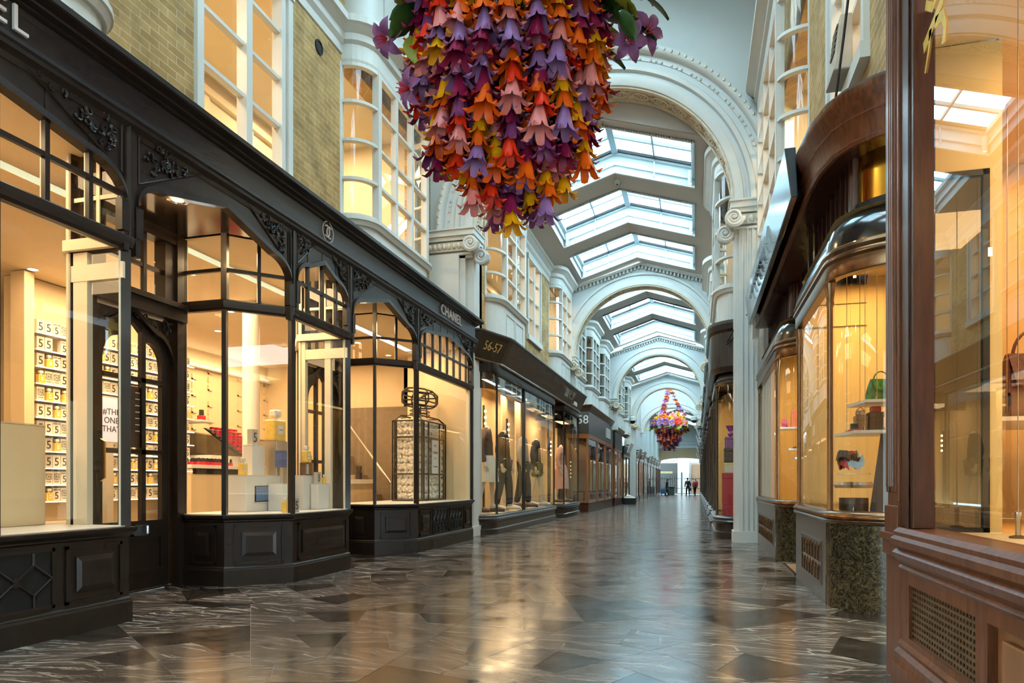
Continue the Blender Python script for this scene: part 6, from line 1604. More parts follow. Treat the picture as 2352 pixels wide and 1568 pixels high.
# ================================================================ dark curved fronts past the white pier
RB = [(-.05,2.62),(.01,2.62),(.02,2.66),(.02,2.7),(-.05,2.72)]
def dark_front(Xf, Y0, Y1, label, z_off=0, rx=.42, ry=.55, glow=1, num=None, lit=True):
    zo = -SL*Y0; path = curved_front(-1, Xf, Xf+.6, Y0, Y1, rx, ry, far=.3, n=8)
    SPd = [(-.05,.30+zo),(.05,.30+zo),(.07,.33+zo),(.04,.36+zo),(.05,.40+zo),(.01,.43+zo),(-.05,.44+zo)]
    b = curved_bay('d', label, -1, path, None, Xf+.55, .40+zo, 2.9, SPd, (M_plinth,), M_plinth, M_plinth, [(d,z+.25) for d,z in RB], [8,9], room=M_bronze)
    m = MB(); m.sweep(path, [(-.04,2.96),(.0,2.97),(-.06,3.1),(-.1,3.1)], -1); m.build('upper_band', M_rfas, b, smooth=True)
    m = MB(); m.sweep(path, [(-.1,3.1),(.04,3.1),(.1,3.2),(.1,3.85),(.14,3.9),(.16,4.0),(.15,4.06),(-.2,4.08)], -1); m.build('fascia', M_rfas, b, smooth=False)
    m = MB(); m.poly([(x,y,3.1) for x,y in path]+[(Xf+.55,path[-1][1],3.1)]); m.build('fascia_soffit', M_rfas, b)
    m = MB(); m.quad((Xf+.5,Y0+.05,.3),(Xf+.5,Y1,.3),(Xf+.5,Y1,3.1),(Xf+.5,Y0+.05,3.1)); m.quad((Xf+.02,Y1-.06,.3),(Xf+.5,Y1-.06,.3),(Xf+.5,Y1-.06,3.1),(Xf+.02,Y1-.06,3.1)); m.build('backboard', M_rooms, b)
    area('display_light', (Xf+.28,(Y0+Y1)/2,2.9), .3, (Y1-Y0)*.6, 9*glow, (1,.66,.3))
    return b
d1 = dark_front(.36, 13.55, 16.8, 'dark curved shopfront with red gift box, just past the tall white pier')
def gift(x, y, z, w, h, mat, label, lid=None):
    t = thing('gift_box', label, 'box', (x,y,z), 'boxes stacked in the dark curved window'); m = MB(); m.box(x-w/2,x+w/2,y-w/2,y+w/2,z,z+h*.8); m.build('carton', mat, t, bevel=.005); m = MB(); m.box(x-w/2-.004,x+w/2+.004,y-w/2-.004,y+w/2+.004,z+h*.8,z+h); m.build('lid', lid or mat, t, bevel=.005)
z0_ = .335
GB = [(.26,.30,pm('crimson_print',(.5,.02,.03),.4,var=.4,vs=20),'crimson patterned box at the foot of the stack behind the dark curved glass'),(.27,.55,M_redb,'tall bright red box in the stack behind the dark curved glass'),(.2,.2,M_card,'cream box above the tall red one'),(.2,.28,M_dbrown,'brown box above the cream one in the dark curved window'),(.17,.22,pm('purple_print',(.22,.08,.25),.5,var=.4,vs=20),'purple patterned box topping the stack in the dark curved window')]
for w_,h_,mt_,l in GB:
    gift(.62,14.0,z0_,w_,h_,mt_,l, M_gold if mt_ is M_card else None); z0_ += h_+.001
t = thing('violet_sachet', 'violet sachet tied above the purple patterned box', 'sachet', (.64,14.0,z0_)); m = MB(); m.lathe([(.02,z0_+.002),(.06,z0_+.06),(.03,z0_+.1),(.09,z0_+.22)],(.64,14.0,0),10); m.build('bag', pm('violet_silk',(.25,.02,.4),.4), t, smooth=True); m = MB(); m.lathe([(.034,z0_+.09),(.036,z0_+.11)],(.64,14.0,0),10); m.build('ribbon', M_gold, t)
YY = 17.8
FRN = ['second','third','fourth','fifth','sixth','seventh','eighth','ninth','tenth','eleventh','twelfth','thirteenth']
for i in range(12):
    ln = 3.4 if i < 3 else 4.4
    b = dark_front(.36, YY, YY+ln, 'dark curved shopfront, %s in the row going away past the white pier' % FRN[i], glow=1 if i < 5 else .7)
    if i == 1: M_ = text_mb('b', .3, .006); place(M_, facing((.62,YY+.06,3.45),(1,0,0),(0,0,1))); M_.build('letter', M_letg, b)
    if i in (3,4,6,8):
        s = thing('hanging_sign', 'small tilted sign board hung over the %s dark front' % FRN[i], 'hanging sign', (.3,YY+1,3.2)); m = MB(); m.hexa([(.12,YY+1,2.95),(.16,YY+1,2.95),(.16,YY+2,2.95),(.12,YY+2,2.95),(-.04,YY+1,3.5),(.0,YY+1,3.5),(.0,YY+2,3.5),(-.04,YY+2,3.5)]); m.build('board', M_letw, s); m = MB(); m.box(.0,.26,YY+1.45,YY+1.55,3.44,3.48); m.build('arm', M_dark, s)
    YY += ln+.9

xv = thing('extractor_vent', 'cream louvred extractor vent box fixed to the window above the mahogany fascia', 'vent', (1.3,6.9,4.9))
m = MB(); m.hexa([(1.2,6.75,4.75),(1.36,6.75,4.75),(1.36,7.15,4.75),(1.2,7.15,4.75),(1.26,6.75,5.25),(1.36,6.75,5.25),(1.36,7.15,5.25),(1.26,7.15,5.25)]); m.build('housing', pm('vent_cream',(.5,.43,.34),.6), xv, bevel=.01)
m = MB()
for i in range(5): z = 4.95+.055*i; x = 1.2+.06*(z-4.75)/.5; m.box(x-.012,x+.004,6.8,7.0,z,z+.022)
m.build('louvres', pm('vent_slot',(.2,.15,.1),.7), xv)
cb = thing('cable', 'black cable slanting down to the lead top of the mahogany fascia', 'cable', (1.2,6.0,4.2)); m = MB(); m.tube([(1.19,5.75,5.3),(1.15,6.05,4.6),(1.12,6.3,4.11)],.011,6); m.build('strand', M_dark, cb); m = MB(); m.ball((1.12,6.3,4.12),.022,6,4); m.build('clip', M_dark, cb)
# ================================================================ figures
def skin_mesh(name, V, E, R, mat, parent, root=0, sub=1):
    me = bpy.data.meshes.new(name); me.from_pydata([tuple(v) for v in V], E, []); me.materials.append(mat)
    o = bpy.data.objects.new(name, me); COL.objects.link(o); WL[o.name] = Vector((0,0,0))
    md = o.modifiers.new('skin','SKIN'); md.use_smooth_shade = True
    sk_ = me.skin_vertices[0].data
    for i, r in enumerate(R): sk_[i].radius = (r, r) if not isinstance(r, tuple) else r; sk_[i].use_root = (i == root)
    s = o.modifiers.new('sub','SUBSURF'); s.levels = sub; s.render_levels = sub
    if parent: o.parent = parent
    return o
def body_joints(H, lean=0, stride=.12, hip=0, arm=(.12,.05), head=True):
    """standing figure facing +x, feet at z=0"""
    J = {}
    J['pel'] = (hip*.06*H, 0, .52*H); J['spine'] = (hip*.04*H+lean*.04*H,0,.63*H); J['chest'] = (lean*.09*H,0,.74*H); J['neck0'] = (lean*.12*H,0,.825*H); J['neck1'] = (lean*.14*H+.005*H,0,.87*H)
    if head: J['head0'] = (lean*.16*H+.012*H,0,.905*H); J['head1'] = (lean*.17*H+.016*H,0,.955*H); J['head2'] = (lean*.17*H+.008*H,0,.985*H)
    for s, n in ((1,'L'),(-1,'R')):
        st = stride*s*.5
        J['hip'+n] = (hip*.06*H, s*.052*H, .49*H); J['knee'+n] = (st*.55*H+.02*H, s*.056*H, .275*H); J['ank'+n] = (st*H, s*.058*H, .045*H); J['toe'+n] = (st*H+.11*H, s*.068*H, .016*H); J['heel'+n] = (st*H-.02*H, s*.058*H, .018*H)
        J['sh'+n] = (lean*.11*H, s*.105*H, .805*H); J['elb'+n] = (lean*.06*H-.02*H+arm[0]*.2*H*s*.6, s*(.135+arm[1]*.2)*H, .635*H); J['wri'+n] = (lean*.06*H+.03*H+arm[0]*.4*H*s*.5, s*(.125+arm[1]*.3)*H, .49*H); J['han'+n] = (lean*.06*H+.045*H+arm[0]*.44*H*s*.5, s*(.12+arm[1]*.3)*H, .44*H)
    return J
RAD = {'pel':.066,'spine':.058,'chest':.07,'neck0':.035,'neck1':.028,'head0':.036,'head1':.047,'head2':.028,'hip':.052,'knee':.033,'ank':.021,'toe':.017,'heel':.02,'sh':.036,'elb':.025,'wri':.018,'han':.021}
EDG = [('pel','spine'),('spine','chest'),('chest','neck0'),('neck0','neck1'),('neck1','head0'),('head0','head1'),('head1','head2')]
for n_ in 'LR': EDG += [('pel','hip'+n_),('hip'+n_,'knee'+n_),('knee'+n_,'ank'+n_),('ank'+n_,'toe'+n_),('ank'+n_,'heel'+n_),('chest','sh'+n_),('sh'+n_,'elb'+n_),('elb'+n_,'wri'+n_),('wri'+n_,'han'+n_)]
def rad(k): return RAD.get(k, RAD.get(k[:-1], .03))
def skin_of(name, J, H, keys, mat, parent, grow=0.0, slim=1.0, override=None):
    ks = [k for k in keys if k in J]; idx = {k:i for i,k in enumerate(ks)}
    E = [(idx[a],idx[b]) for a,b in EDG if a in idx and b in idx]
    R = [((override or {}).get(k, rad(k))*slim+grow)*H for k in ks]
    return skin_mesh(name, [J[k] for k in ks], E, R, mat, parent, 0)
def hands(J, H, parent, mat):
    m = MB()
    for s, n in ((1,'L'),(-1,'R')):
        a, b = Vector(J['wri'+n]), Vector(J['han'+n]); d_ = (b-a).normalized(); sd_ = Vector((1,0,0)); 
        for k in range(4):
            p = b+sd_*(k-1.5)*.011*H; l = (.036,.042,.04,.032)[k]*H; m.tube([p-d_*.012*H, p+d_*l*.55, p+d_*l+Vector((0,-s*.008*H,0))],[.0058*H,.0055*H,.004*H],5)
        p = b-d_*.01*H+sd_*.02*H; m.tube([p, p+sd_*.012*H+d_*.016*H, p+sd_*.014*H+d_*.03*H],[.006*H,.0055*H,.004*H],5)
    return m.build('fingers', mat, parent, smooth=True)
M_skin = pm('mannequin_ivory',(.66,.55,.40),.4,var=.03)
M_flesh = pm('skin_tone',(.5,.28,.18),.5,var=.05)
M_navy = pm('navy_cloth',(.015,.014,.025),.85,var=.2); M_charc = pm('charcoal_cloth',(.02,.018,.018),.85,var=.2); M_skirt = pm('ivory_skirt',(.62,.55,.42),.8,var=.08); M_olive = pm('olive_shorts',(.10,.10,.03),.8,var=.3,vs=20); M_pinkd = pm('dusty_pink_cloth',(.62,.34,.26),.8,var=.1); M_brownj = pm('brown_jacket',(.09,.05,.03),.7,var=.2); M_redc = pm('red_coat',(.42,.02,.05),.8,var=.1)
M_shoew = pm('white_shoe',(.8,.74,.62),.5); M_shoeb = pm('brown_shoe',(.10,.045,.02),.4)
LEG = ['pel','hipL','kneeL','ankL','hipR','kneeR','ankR']; TOP = ['spine','chest','neck0','shL','elbL','wriL','shR','elbR','wriR']
def shoe(mb, J, n, H, w=.024):
    a, t, h = Vector(J['ank'+n]), Vector(J['toe'+n]), Vector(J['heel'+n]); mb.tube([h+Vector((-.01*H,0,.0)), (h+t)/2+Vector((0,0,.008*H)), t+Vector((.01*H,0,0))],[w*.9*H,w*1.15*H,w*.7*H],8)
def mannequin(x, y, z, rot, H, label, outfit, shoes):
    t = thing('mannequin', label, 'mannequin', (0,0,0), 'dressed mannequins'); J = body_joints(H, lean=.1, stride=.13, head=False, arm=(.1,.02), hip=.3)
    skin_of('body', J, H, [k for k in J], M_skin, t, slim=.84); hands(J, H, t, M_skin)
    if 'trousers' in outfit: skin_of('trousers', J, H, LEG, outfit['trousers'], t, .007, override={'kneeL':.043,'kneeR':.043,'ankL':.033,'ankR':.033})
    if 'shorts' in outfit:
        J2 = dict(J); 
        for n in 'LR': a, b = Vector(J['hip'+n]), Vector(J['knee'+n]); J2['knee'+n] = tuple(a+(b-a)*.62)
        skin_of('shorts', J2, H, ['pel','hipL','kneeL','hipR','kneeR'], outfit['shorts'], t, .012, override={'kneeL':.055,'kneeR':.055})
    if 'skirt' in outfit:
        m = MB(); px_ = J['pel'][0]; prof = [(.066,.565),(.085,.52),(.1,.45),(.115,outfit.get('hem',.3)),(.11,outfit.get('hem',.3))]
        m.lathe([(r*H*1.05,zz*H) for r,zz in prof],(px_,0,0),18); m.build('skirt', outfit['skirt'], t, smooth=True)
    if 'top' in outfit: skin_of('jacket', J, H, TOP+['pel'], outfit['top'], t, .011)
    m = MB(); [shoe(m,J,n,H) for n in 'L']; m.build('shoe', shoes, t, smooth=True); m = MB(); [shoe(m,J,n,H) for n in 'R']; m.build('shoe', shoes, t, smooth=True)
    m = MB(); m.lathe([(.001,-.0),(.13,-.0),(.13,-.012),(.001,-.012)],(.02,0,.0),18); m.build('base_plate', M_steel, t)
    t.location = (x,y,z+.013); t.rotation_euler = (0,0,rot); return t
# ================================================================ clothes shop (left, number 56-57)
ZO = -.075
pS = curved_front(1, XF, -5.2, 13.15, 19.85, .75, .7, n=10)
SP2 = [(-.08,.22),(.03,.22),(.05,.25),(.03,.28),(.035,.31),(.0,.335),(-.08,.34)]
BM2 = [(-.07,3.28),(.0,3.28),(.01,3.34),(.01,3.5),(-.07,3.5)]
sA = curved_bay('s', 'clothes shop window bay with four mannequins and a curved glass corner', 1, pS, 19.85, -4.9, .30, 3.3, SP2, (M_plinth,), M_plinth, M_black, BM2, [10,11])
m = MB()
for y in (16.2,): m.box(XF-.07,XF-.0,y-.045,y+.045,.34,3.3)
m.build('mullion', M_black, sA)
S = Seg((XF,13.85),(XF,19.85)); 
m = MB()
for a,b,c,d in ((.1,5.9,-.0,.012),(.1,5.9,.16,.172)): m.seg(S,a,b,0,.012,c,d)
m.build('plinth_bead', M_plinth, sA)
pS2 = [(-4.9,20.9),(-4.45,20.9),(XF,21.4),(XF,24.1),(-4.9,24.1)]
sB = curved_bay('s', 'second clothes shop window bay with pink dressed mannequin beyond the entrance', 1, pS2, None, -4.9, .30, 3.3, SP2, (M_plinth,), M_plinth, M_black, BM2, [1,2,3])
for path, root in ((pS,sA),(pS2,sB)):
    m = MB(); m.sweep(path, [(-.045,2.95),(-.045,3.3)], 1); m.build('upper_blackout', glassmat('upper_tinted_glass',(.1,.1,.1),.1), root, smooth=True)
sf = thing('shop_fascia', 'dark grey outward-tilted clothes shop fascia numbered 56-57', 'shop sign', (XF,18,3.5))
FPs = [(-4.9,12.95),(-4.42,12.97),(-4.32,13.05),(-4.04,13.95),(-4.02,14.1),(-4.02,24.1)]
m = MB(); m.sweep(FPs, [(-.1,3.5),(.0,3.5),(.02,3.54),(.24,4.0),(.27,4.02),(.27,4.05),(-.3,4.08)], 1); m.build('tilted_board', M_rfas, sf)
m = MB(); m.sweep(FPs, [(-.02,3.47),(.02,3.47),(.03,3.5),(.02,3.53),(-.02,3.53)], 1, closed_prof=True); m.build('lower_bead', M_bronze, sf)
m = MB(); m.prism([(x,y,3.5) for x,y in FPs]+[(-4.9,24.1,3.5)],(0,0,.01)); m.build('fascia_soffit', M_mahog, sf)
M_ = text_mb('56-57', .27, .004); place(M_, facing((-4.18+.955*.135,13.5-.297*.135,3.78),(.297,.955,0),(.955*.44,-.297*.44,1))); M_.build('number', M_letg, sf)
for i, ch_ in enumerate('IEDI'):
    M_ = text_mb(ch_, .34, .03); place(M_, facing((-3.87,20.9+.34*i,3.78),(0,1,0),(.24/.5,0,1))); M_.build('metal_letter', M_chrome, sf)
def room_box(name, x0, x1, y0, y1, z0, z1, mat, label, open_side):
    m = MB(); xb = x0 if open_side > 0 else x1
    m.quad((xb,y0,z0),(xb,y1,z0),(xb,y1,z1),(xb,y0,z1)); m.quad((x0,y0,z0),(x1,y0,z0),(x1,y0,z1),(x0,y0,z1)); m.quad((x0,y1,z0),(x1,y1,z0),(x1,y1,z1),(x0,y1,z1)); m.quad((x0,y0,z1),(x1,y0,z1),(x1,y1,z1),(x0,y1,z1)); m.quad((x0,y0,z0),(x1,y0,z0),(x1,y1,z0),(x0,y1,z0))
    o = m.build(name, mat); struct(o, label, 'wall'); return o
M_room2 = pm('clothes_shop_cream',(.82,.62,.36),.7,var=.04)
room_box('wall_left.007', -5.4, -4.93, 13.2, 24.6, ZO+.0, 3.45, M_room2, 'cream inside of the clothes shop', 1)
m = MB()
for y in (14.75,17.0,18.4): m.box(-4.9,-4.86,y,y+.5,.33,3.3)
o = m.build('wall_left.008', M_room2); struct(o, 'tall cream display boards between the mannequins', 'wall')
for y in (14.4,16.6,18.7,22.8): area('display_light', (-4.7,y,3.26), .7, 1.5, 55, (1,.7,.38))
for i,(x,y) in enumerate(((-4.55,14.3),(-4.6,15.8),(-4.6,17.3),(-4.6,18.8),(-4.5,22.2))):
    lm = thing('downlight', 'ceiling lamp above the %s clothes shop mannequin' % ORD[i], 'downlight', (x,y,3.3), 'recessed ceiling lamps'); m = MB(); m.lathe([(.001,3.27),(.06,3.27)],(x,y,0),12); m.build('lamp', M_lamp, lm); m = MB(); m.lathe([(.06,3.268),(.075,3.275),(.075,3.3)],(x,y,0),12); m.build('ring', M_letw, lm)
    m = MB(); m.box(x-.1,x+.1,y-.1,y+.1,3.285,3.3); m.build('mounting_plate', M_letw, lm)
mannequin(-4.5,14.4,.34,.12,2.2,'headless mannequin in brown jacket and ivory knee skirt behind the curved corner glass',{'skirt':M_skirt,'top':M_brownj,'hem':.3},M_shoeb)
mannequin(-4.5,15.8,.34,.05,2.2,'headless mannequin in charcoal jacket and dark trousers with white shoes',{'trousers':M_navy,'top':M_charc},M_shoew)
mannequin(-4.45,17.5,.34,.12,2.2,'headless mannequin in grey shirt and navy trousers with brown shoes',{'trousers':M_navy,'top':pm('grey_shirt',(.3,.28,.25),.8)},M_shoeb)
mannequin(-4.45,19.0,.34,.12,2.2,'headless mannequin in black jacket and olive shorts',{'shorts':M_olive,'top':M_charc},M_shoew)
mannequin(-4.4,22.4,.34,.1,2.2,'headless mannequin in dusty pink dress beyond the clothes shop entrance',{'skirt':M_pinkd,'top':M_pinkd,'hem':.2},M_shoeb)
for i,(x,y,z0,n) in enumerate(((-4.7,14.9,1.65,8),(-4.75,13.9,1.7,6),(-4.55,16.35,1.75,6),(-4.6,21.7,1.9,4),(-4.55,23.1,1.2,5))):
    t = thing('light_strip', 'black upright strip of round bulbs beside the %s clothes shop mannequin' % ['first (away side)','first (pier side)','second','pink dressed','pink dressed (away side)'][i], 'lamp', (x,y,.34), 'bulb strips'); m = MB(); m.box(x-.02,x+.02,y-.025,y+.025,.34,z0+.14*n); m.build('back_strip', M_dark, t)
    m = MB(); m.box(x-.1,x+.1,y-.1,y+.1,.34,.355); m.build('foot', M_dark, t)
    for k in range(n): m = MB(); m.ball((x+.04,y,z0+.14*k),.03,8,5); m.build('bulb', M_bulb, t, smooth=True)
# ================================================================ number 58 and the small fronts beyond
M_wood = pm('orange_wood',(.28,.085,.02),.35,var=.25,stretch=(1,1,6),coat=.3)
def box_front(Y0, Y1, label, zs, zg, zf0, zf1, m_frame, m_fas, m_base, nm, cap=None, lit=.6, wall=M_room2):
    zo = -SL*Y0; root = thing('shopfront', label, 'shop window', (XF,Y0,0)); path = [(-4.9,Y0),(XF+.02,Y0),(XF+.02,Y1),(-4.9,Y1)]; zf = fz(Y1)-.004
    m = MB(); m.sweep(path, [(-.05,zf),(.0,zf),(.0,zs-.05),(.03,zs-.03),(.03,zs),(-.05,zs)], 1); m.build('plinth', m_base, root)
    m = MB(); m.sweep(path, [(-.06,zf0),(.02,zf0),(.02,zf1-.1),(.06,zf1-.08),(.1,zf1),(-.06,zf1+.01)], 1); m.build('fascia', m_fas, root)
    if cap: m = MB(); m.sweep(path, [(-.05,zf1),(.1,zf1),(.16,zf1+.12),(.16,zf1+.15),(-.3,zf1+.16)], 1); m.build('cornice', cap, root)
    m = MB(); m.sweep(path, [(-.08,zg),(.0,zg),(.01,zf0),(-.08,zf0)], 1, closed_prof=True)
    S = Seg((XF+.02,Y0),(XF+.02,Y1))
    for k in range(nm+1): u = S.L*k/nm; m.seg(S,max(0,u-.06),min(S.L,u+.06),-.08,.0,zs,zg)
    m.box(-4.88,-4.8,Y0-.03,Y0+.05,zs,zg); m.build('frame', m_frame, root)
    g = MB(); g.sweep(path, [(-.04,zs),(-.04,zg)], 1); g.build('pane', M_glass, root)
    m = MB(); m.box(-4.9,XF-.02,Y0+.05,Y1-.05,zs-.05,zs-.01); m.build('display_floor', m_frame, root)
    m = MB(); m.quad((-4.88,Y0+.06,zs),(-4.88,Y1-.06,zs),(-4.88,Y1-.06,zg+.1),(-4.88,Y0+.06,zg+.1)); m.quad((-4.88,Y1-.06,zs),(XF-.06,Y1-.06,zs),(XF-.06,Y1-.06,zg+.1),(-4.88,Y1-.06,zg+.1)); m.build('backboard', wall, root)
    if lit: area('display_light', (-4.45,(Y0+Y1)/2,zg-.02), .5, (Y1-Y0)*.6, 14*lit, (1,.7,.4))
    return root
b58 = box_front(26.2, 34.0, 'dark fronted shop numbered 58 with orange wood window frames', .22, 2.72, 2.9, 3.85, M_wood, M_rfas, M_mahog, 3, M_mahog, .8, pm('dim_brown_wall',(.25,.16,.1),.7))
M_ = text_mb('58', .46, .004); place(M_, facing((-4.24,26.15,3.42),(1,0,0),(0,0,1))); M_.build('number', M_letw, b58)
m = MB(); m.box(XF+.04,XF+.1,31.2,32.6,3.05,3.5); m.build('name_plate', M_grey, b58)
b59 = box_front(35.0, 38.4, 'narrow orange framed front next to number 58', .22, 2.65, 2.75, 3.7, M_wood, M_rfas, M_mahog, 2, M_mahog, .8, pm('dim_brown_wall2',(.3,.2,.12),.7))
t = thing('brass_table', 'small dark display table with cups just inside the orange framed front', 'table', (-4.5,27,.22)); m = MB(); m.box(-4.7,-4.25,26.6,27.6,.62,.66); m.build('tabletop', M_mahog, t)
for x in (-4.68,-4.29):
    for y in (26.63,27.55): m = MB(); m.box(x,x+.03,y,y+.03,.215,.62); m.build('leg', M_mahog, t)
WORDS = ['dark green fronted','black fronted','maroon fronted','dark brown fronted','black and brass fronted','navy fronted','grey fronted','deep red fronted','dark olive fronted']
FRC = [(.012,.02,.018),(.015,.014,.014),(.09,.012,.018),(.04,.02,.012),(.02,.016,.01),(.012,.016,.03),(.03,.03,.03),(.1,.012,.02),(.02,.022,.012)]
Y = 39.4; k = 0
while Y < 79:
    if Y < 46.2 and Y+4 > 45.2: Y = 46.4
    mt_ = pm('front_paint_%d' % k, FRC[k % 9], .35, var=.15, coat=.3)
    zo = -SL*Y
    r = box_front(Y, Y+3.7, '%s small shop, %s after the orange framed front' % (WORDS[k % 9], ORD[k]), .3+zo, 2.5, 2.6, 3.1, mt_, mt_, mt_, 2, None, .9)
    if k in (0,1,2,4,5,6,7):
        s = thing('hanging_sign', 'tilted pale sign board over the %s small shop, %s along' % (WORDS[k % 9], ORD[k]), 'hanging sign', (XF,Y+1,3.2)); m = MB(); m.hexa([(XF+.1,Y+.8,2.75),(XF+.16,Y+.8,2.75),(XF+.16,Y+2.6,2.75),(XF+.1,Y+2.6,2.75),(XF+.3,Y+.8,3.3),(XF+.36,Y+.8,3.3),(XF+.36,Y+2.6,3.3),(XF+.3,Y+2.6,3.3)]); m.build('board', pm('sign_beige',(.5,.42,.33),.5) if k else M_letw, s); m = MB(); m.box(XF-.0,XF+.3,Y+1.6,Y+1.7,3.2,3.26); m.build('arm', M_dark, s)
    Y += 4.35; k += 1
t = thing('planter_box', 'low black box with cream contents on the floor outside the small shops', 'planter', (-3.6,38.8,fz(38.8))); zf = fz(39.2); m = MB(); m.box(-3.95,-3.3,38.5,39.3,zf,zf+.35); m.build('box', M_dark, t); m = MB(); m.hexa([(-3.9,38.55,zf+.35),(-3.35,38.55,zf+.35),(-3.35,39.25,zf+.35),(-3.9,39.25,zf+.35),(-3.8,38.6,zf+.5),(-3.45,38.6,zf+.42),(-3.45,39.2,zf+.42),(-3.8,39.2,zf+.55)]); m.build('contents', M_card, t)
m = MB(); m.box(-5.6,-4.96,24.65,84,-.6,3.9); m.box(-5.6,-5.1,12.5,13.15,-.3,3.6); o = m.build('wall_left.009', M_rfas); struct(o, 'dark lower wall behind the small shopfronts', 'wall')
m = MB(); m.box(.97,1.4,13.4,84,-.6,4.05); o = m.build('wall_right.008', M_rfas); struct(o, 'dark lower wall behind the curved dark fronts', 'wall')
m = MB(); m.box(-9,3.4,-4.8,-4.5,-.1,10.4); o = m.build('added_wall_back', M_white2); struct(o, 'unseen pale wall added behind the viewer to keep open sky from flooding in', 'wall')  # added out of view to cut sky light and reflections; the arcade runs on
# ================================================================ cctv domes
for i,(x0,x1,y,z,l) in enumerate(((-4.3,-3.35,37.5,4.35,'white dome camera on a bracket from the cream wall before the far chandelier'),(.7,-.15,42.0,4.7,'white dome camera on a bracket from the wall above the dark fronts'))):
    t = thing('dome_camera', l, 'camera', (x1,y,z)); m = MB(); m.tube([(x0,y,z+.35),(x1,y,z+.35),(x1,y,z+.2)],.03,6); m.build('bracket', M_white, t); m = MB(); m.lathe([(.04,z+.25),(.17,z+.2),(.19,z+.05),(.19,z)],(x1,y,0),14); m.build('housing', M_white, t, smooth=True); m = MB(); m.ball((x1,y,z),.16,12,8); m.build('dome', M_dark, t, smooth=True)
# ================================================================ far end: exit arch, gates, street beyond
m = MB(); P = arch_pts(-1.7, 3.5, 2.6, .45, 20)
for (x0,z0),(x1,z1) in zip(P[:-1],P[1:]): m.quad((x0,84,z0),(x1,84,z1),(x1,84,5.1),(x0,84,5.1)); m.quad((x0,84,z0),(x1,84,z1),(x1,84.6,z1),(x0,84.6,z0))
m.box(-5,-4.3,84,84.6,-.6,5.1); m.box(.9,1.6,84,84.6,-.6,5.1); o = m.build('wall_back', pm('buff_plaster',(.52,.38,.22),.7,var=.05)); struct(o, 'buff wall over the exit at the far end', 'wall')
m = MB(); m.box(-5,1.6,84,84.6,5.1,10.7)
for z in (5.1,5.5,5.9): m.box(-5,1.6,83.9,84,z,z+.12)
o = m.build('wall_back.001', M_white2); struct(o, 'white moulded wall above the exit', 'wall')
gt = thing('iron_gates', 'black wrought iron gates across the far exit', 'gate', (-1.7,83.4,fz(83.4))); zf = fz(83.4)
for s in (-1,1):
    m = MB()
    for i in range(11): x = -1.7+s*(.12+.24*i); m.tube([(x,83.4,zf+.02),(x,83.4,zf+2.3+.35*cos(i*.28))],.016,4)
    for z in (.12,.75,1.9): m.box(min(-1.7+s*.1,-1.7+s*2.6),max(-1.7+s*.1,-1.7+s*2.6),83.38,83.42,zf+z,zf+z+.05)
    m.tube([(-1.7+s*1.3+.55*cos(2*pi*q/24),83.4,zf+1.32+.55*sin(2*pi*q/24)) for q in range(24)],.03,5,closed=True)
    m.build('gate_leaf', M_wire, gt)
m = MB(); m.box(-1.76,-1.64,83.35,83.45,zf,zf+2.7); m.build('centre_post', M_wire, gt)
m = MB(); m.quad((-40,84.6,-.48),(40,84.6,-.48),(40,130,-.55),(-40,130,-.55)); o = m.build('floor.002', pm('street_paving',(.10,.095,.088),.7)); struct(o, 'pale street paving outside the gates', 'floor')
bd = thing('white_building', 'white stone building across the street beyond the gates', 'building', (-2,100,-.5)); M_port = pm('portland_stone',(.24,.235,.22),.8,var=.04)
m = MB(); m.box(-14,12,100,104,-.5,12)
for z in (3.8,4.1,7.5): m.box(-14,12,99.8,100,z,z+.25)
m.box(-2.6,-1.0,99.7,100,-.5,8); m.build('facade', M_port, bd)
M_orange = pm('orange_lit_window',(.03,.014,.006),.4,emit=(1,.4,.15),estr=.5)
m = MB(); m.box(-6.4,-2.8,99.85,99.9,4.4,7.4); w_ = m.build('window', M_orange, bd); m = MB()
for i in range(6): x = -6.4+3.6*i/5; m.box(x-.07,x+.07,99.75,99.85,4.4,7.4)
for i in range(5): z = 4.4+3*i/4; m.box(-6.4,-2.8,99.75,99.85,z-.06,z+.06)
m.build('glazing_bars', M_port, w_)
m = MB(); m.box(-.2,.7,99.85,99.9,5.2,8); w_ = m.build('window', pm('grey_pane',(.02,.022,.025),.2), bd); m = MB(); m.box(-.2,.7,99.75,99.85,6.55,6.65); m.build('glazing_bars', M_port, w_)
m = MB(); m.box(-7,-2.7,99.7,99.8,-.5,3.7); sfd = m.build('dark_shopfront', pm('street_shop_dark',(.006,.0055,.004),.4), bd); m = MB(); m.box(-5.6,-3.3,99.62,99.7,2.3,2.6); m.build('name_strip', pm('dull_gilt',(.12,.09,.03),.5), sfd)
m = MB(); m.box(-.7,3.5,99.7,99.8,-.5,3.6); sfl = m.build('lit_shopfront', pm('street_shop_lit',(.02,.012,.005),.4,emit=(1,.6,.25),estr=.25), bd); m = MB()
for x in (-.7,.35,1.5): m.box(x,x+.1,99.6,99.7,-.5,3.6)
m.build('frame', M_bronze, sfl)
cab = thing('green_bin', 'dark green waste bin standing by the far gates', 'bin', (-3.0,82,0)); zf = fz(82); m = MB(); m.box(-3.3,-2.5,81.6,82.4,zf,zf+.85); m.build('body', pm('bin_green',(.05,.09,.07),.5), cab, bevel=.04); m = MB(); m.box(-3.34,-2.46,81.56,82.44,zf+.85,zf+.95); m.build('lid', M_dark, cab)
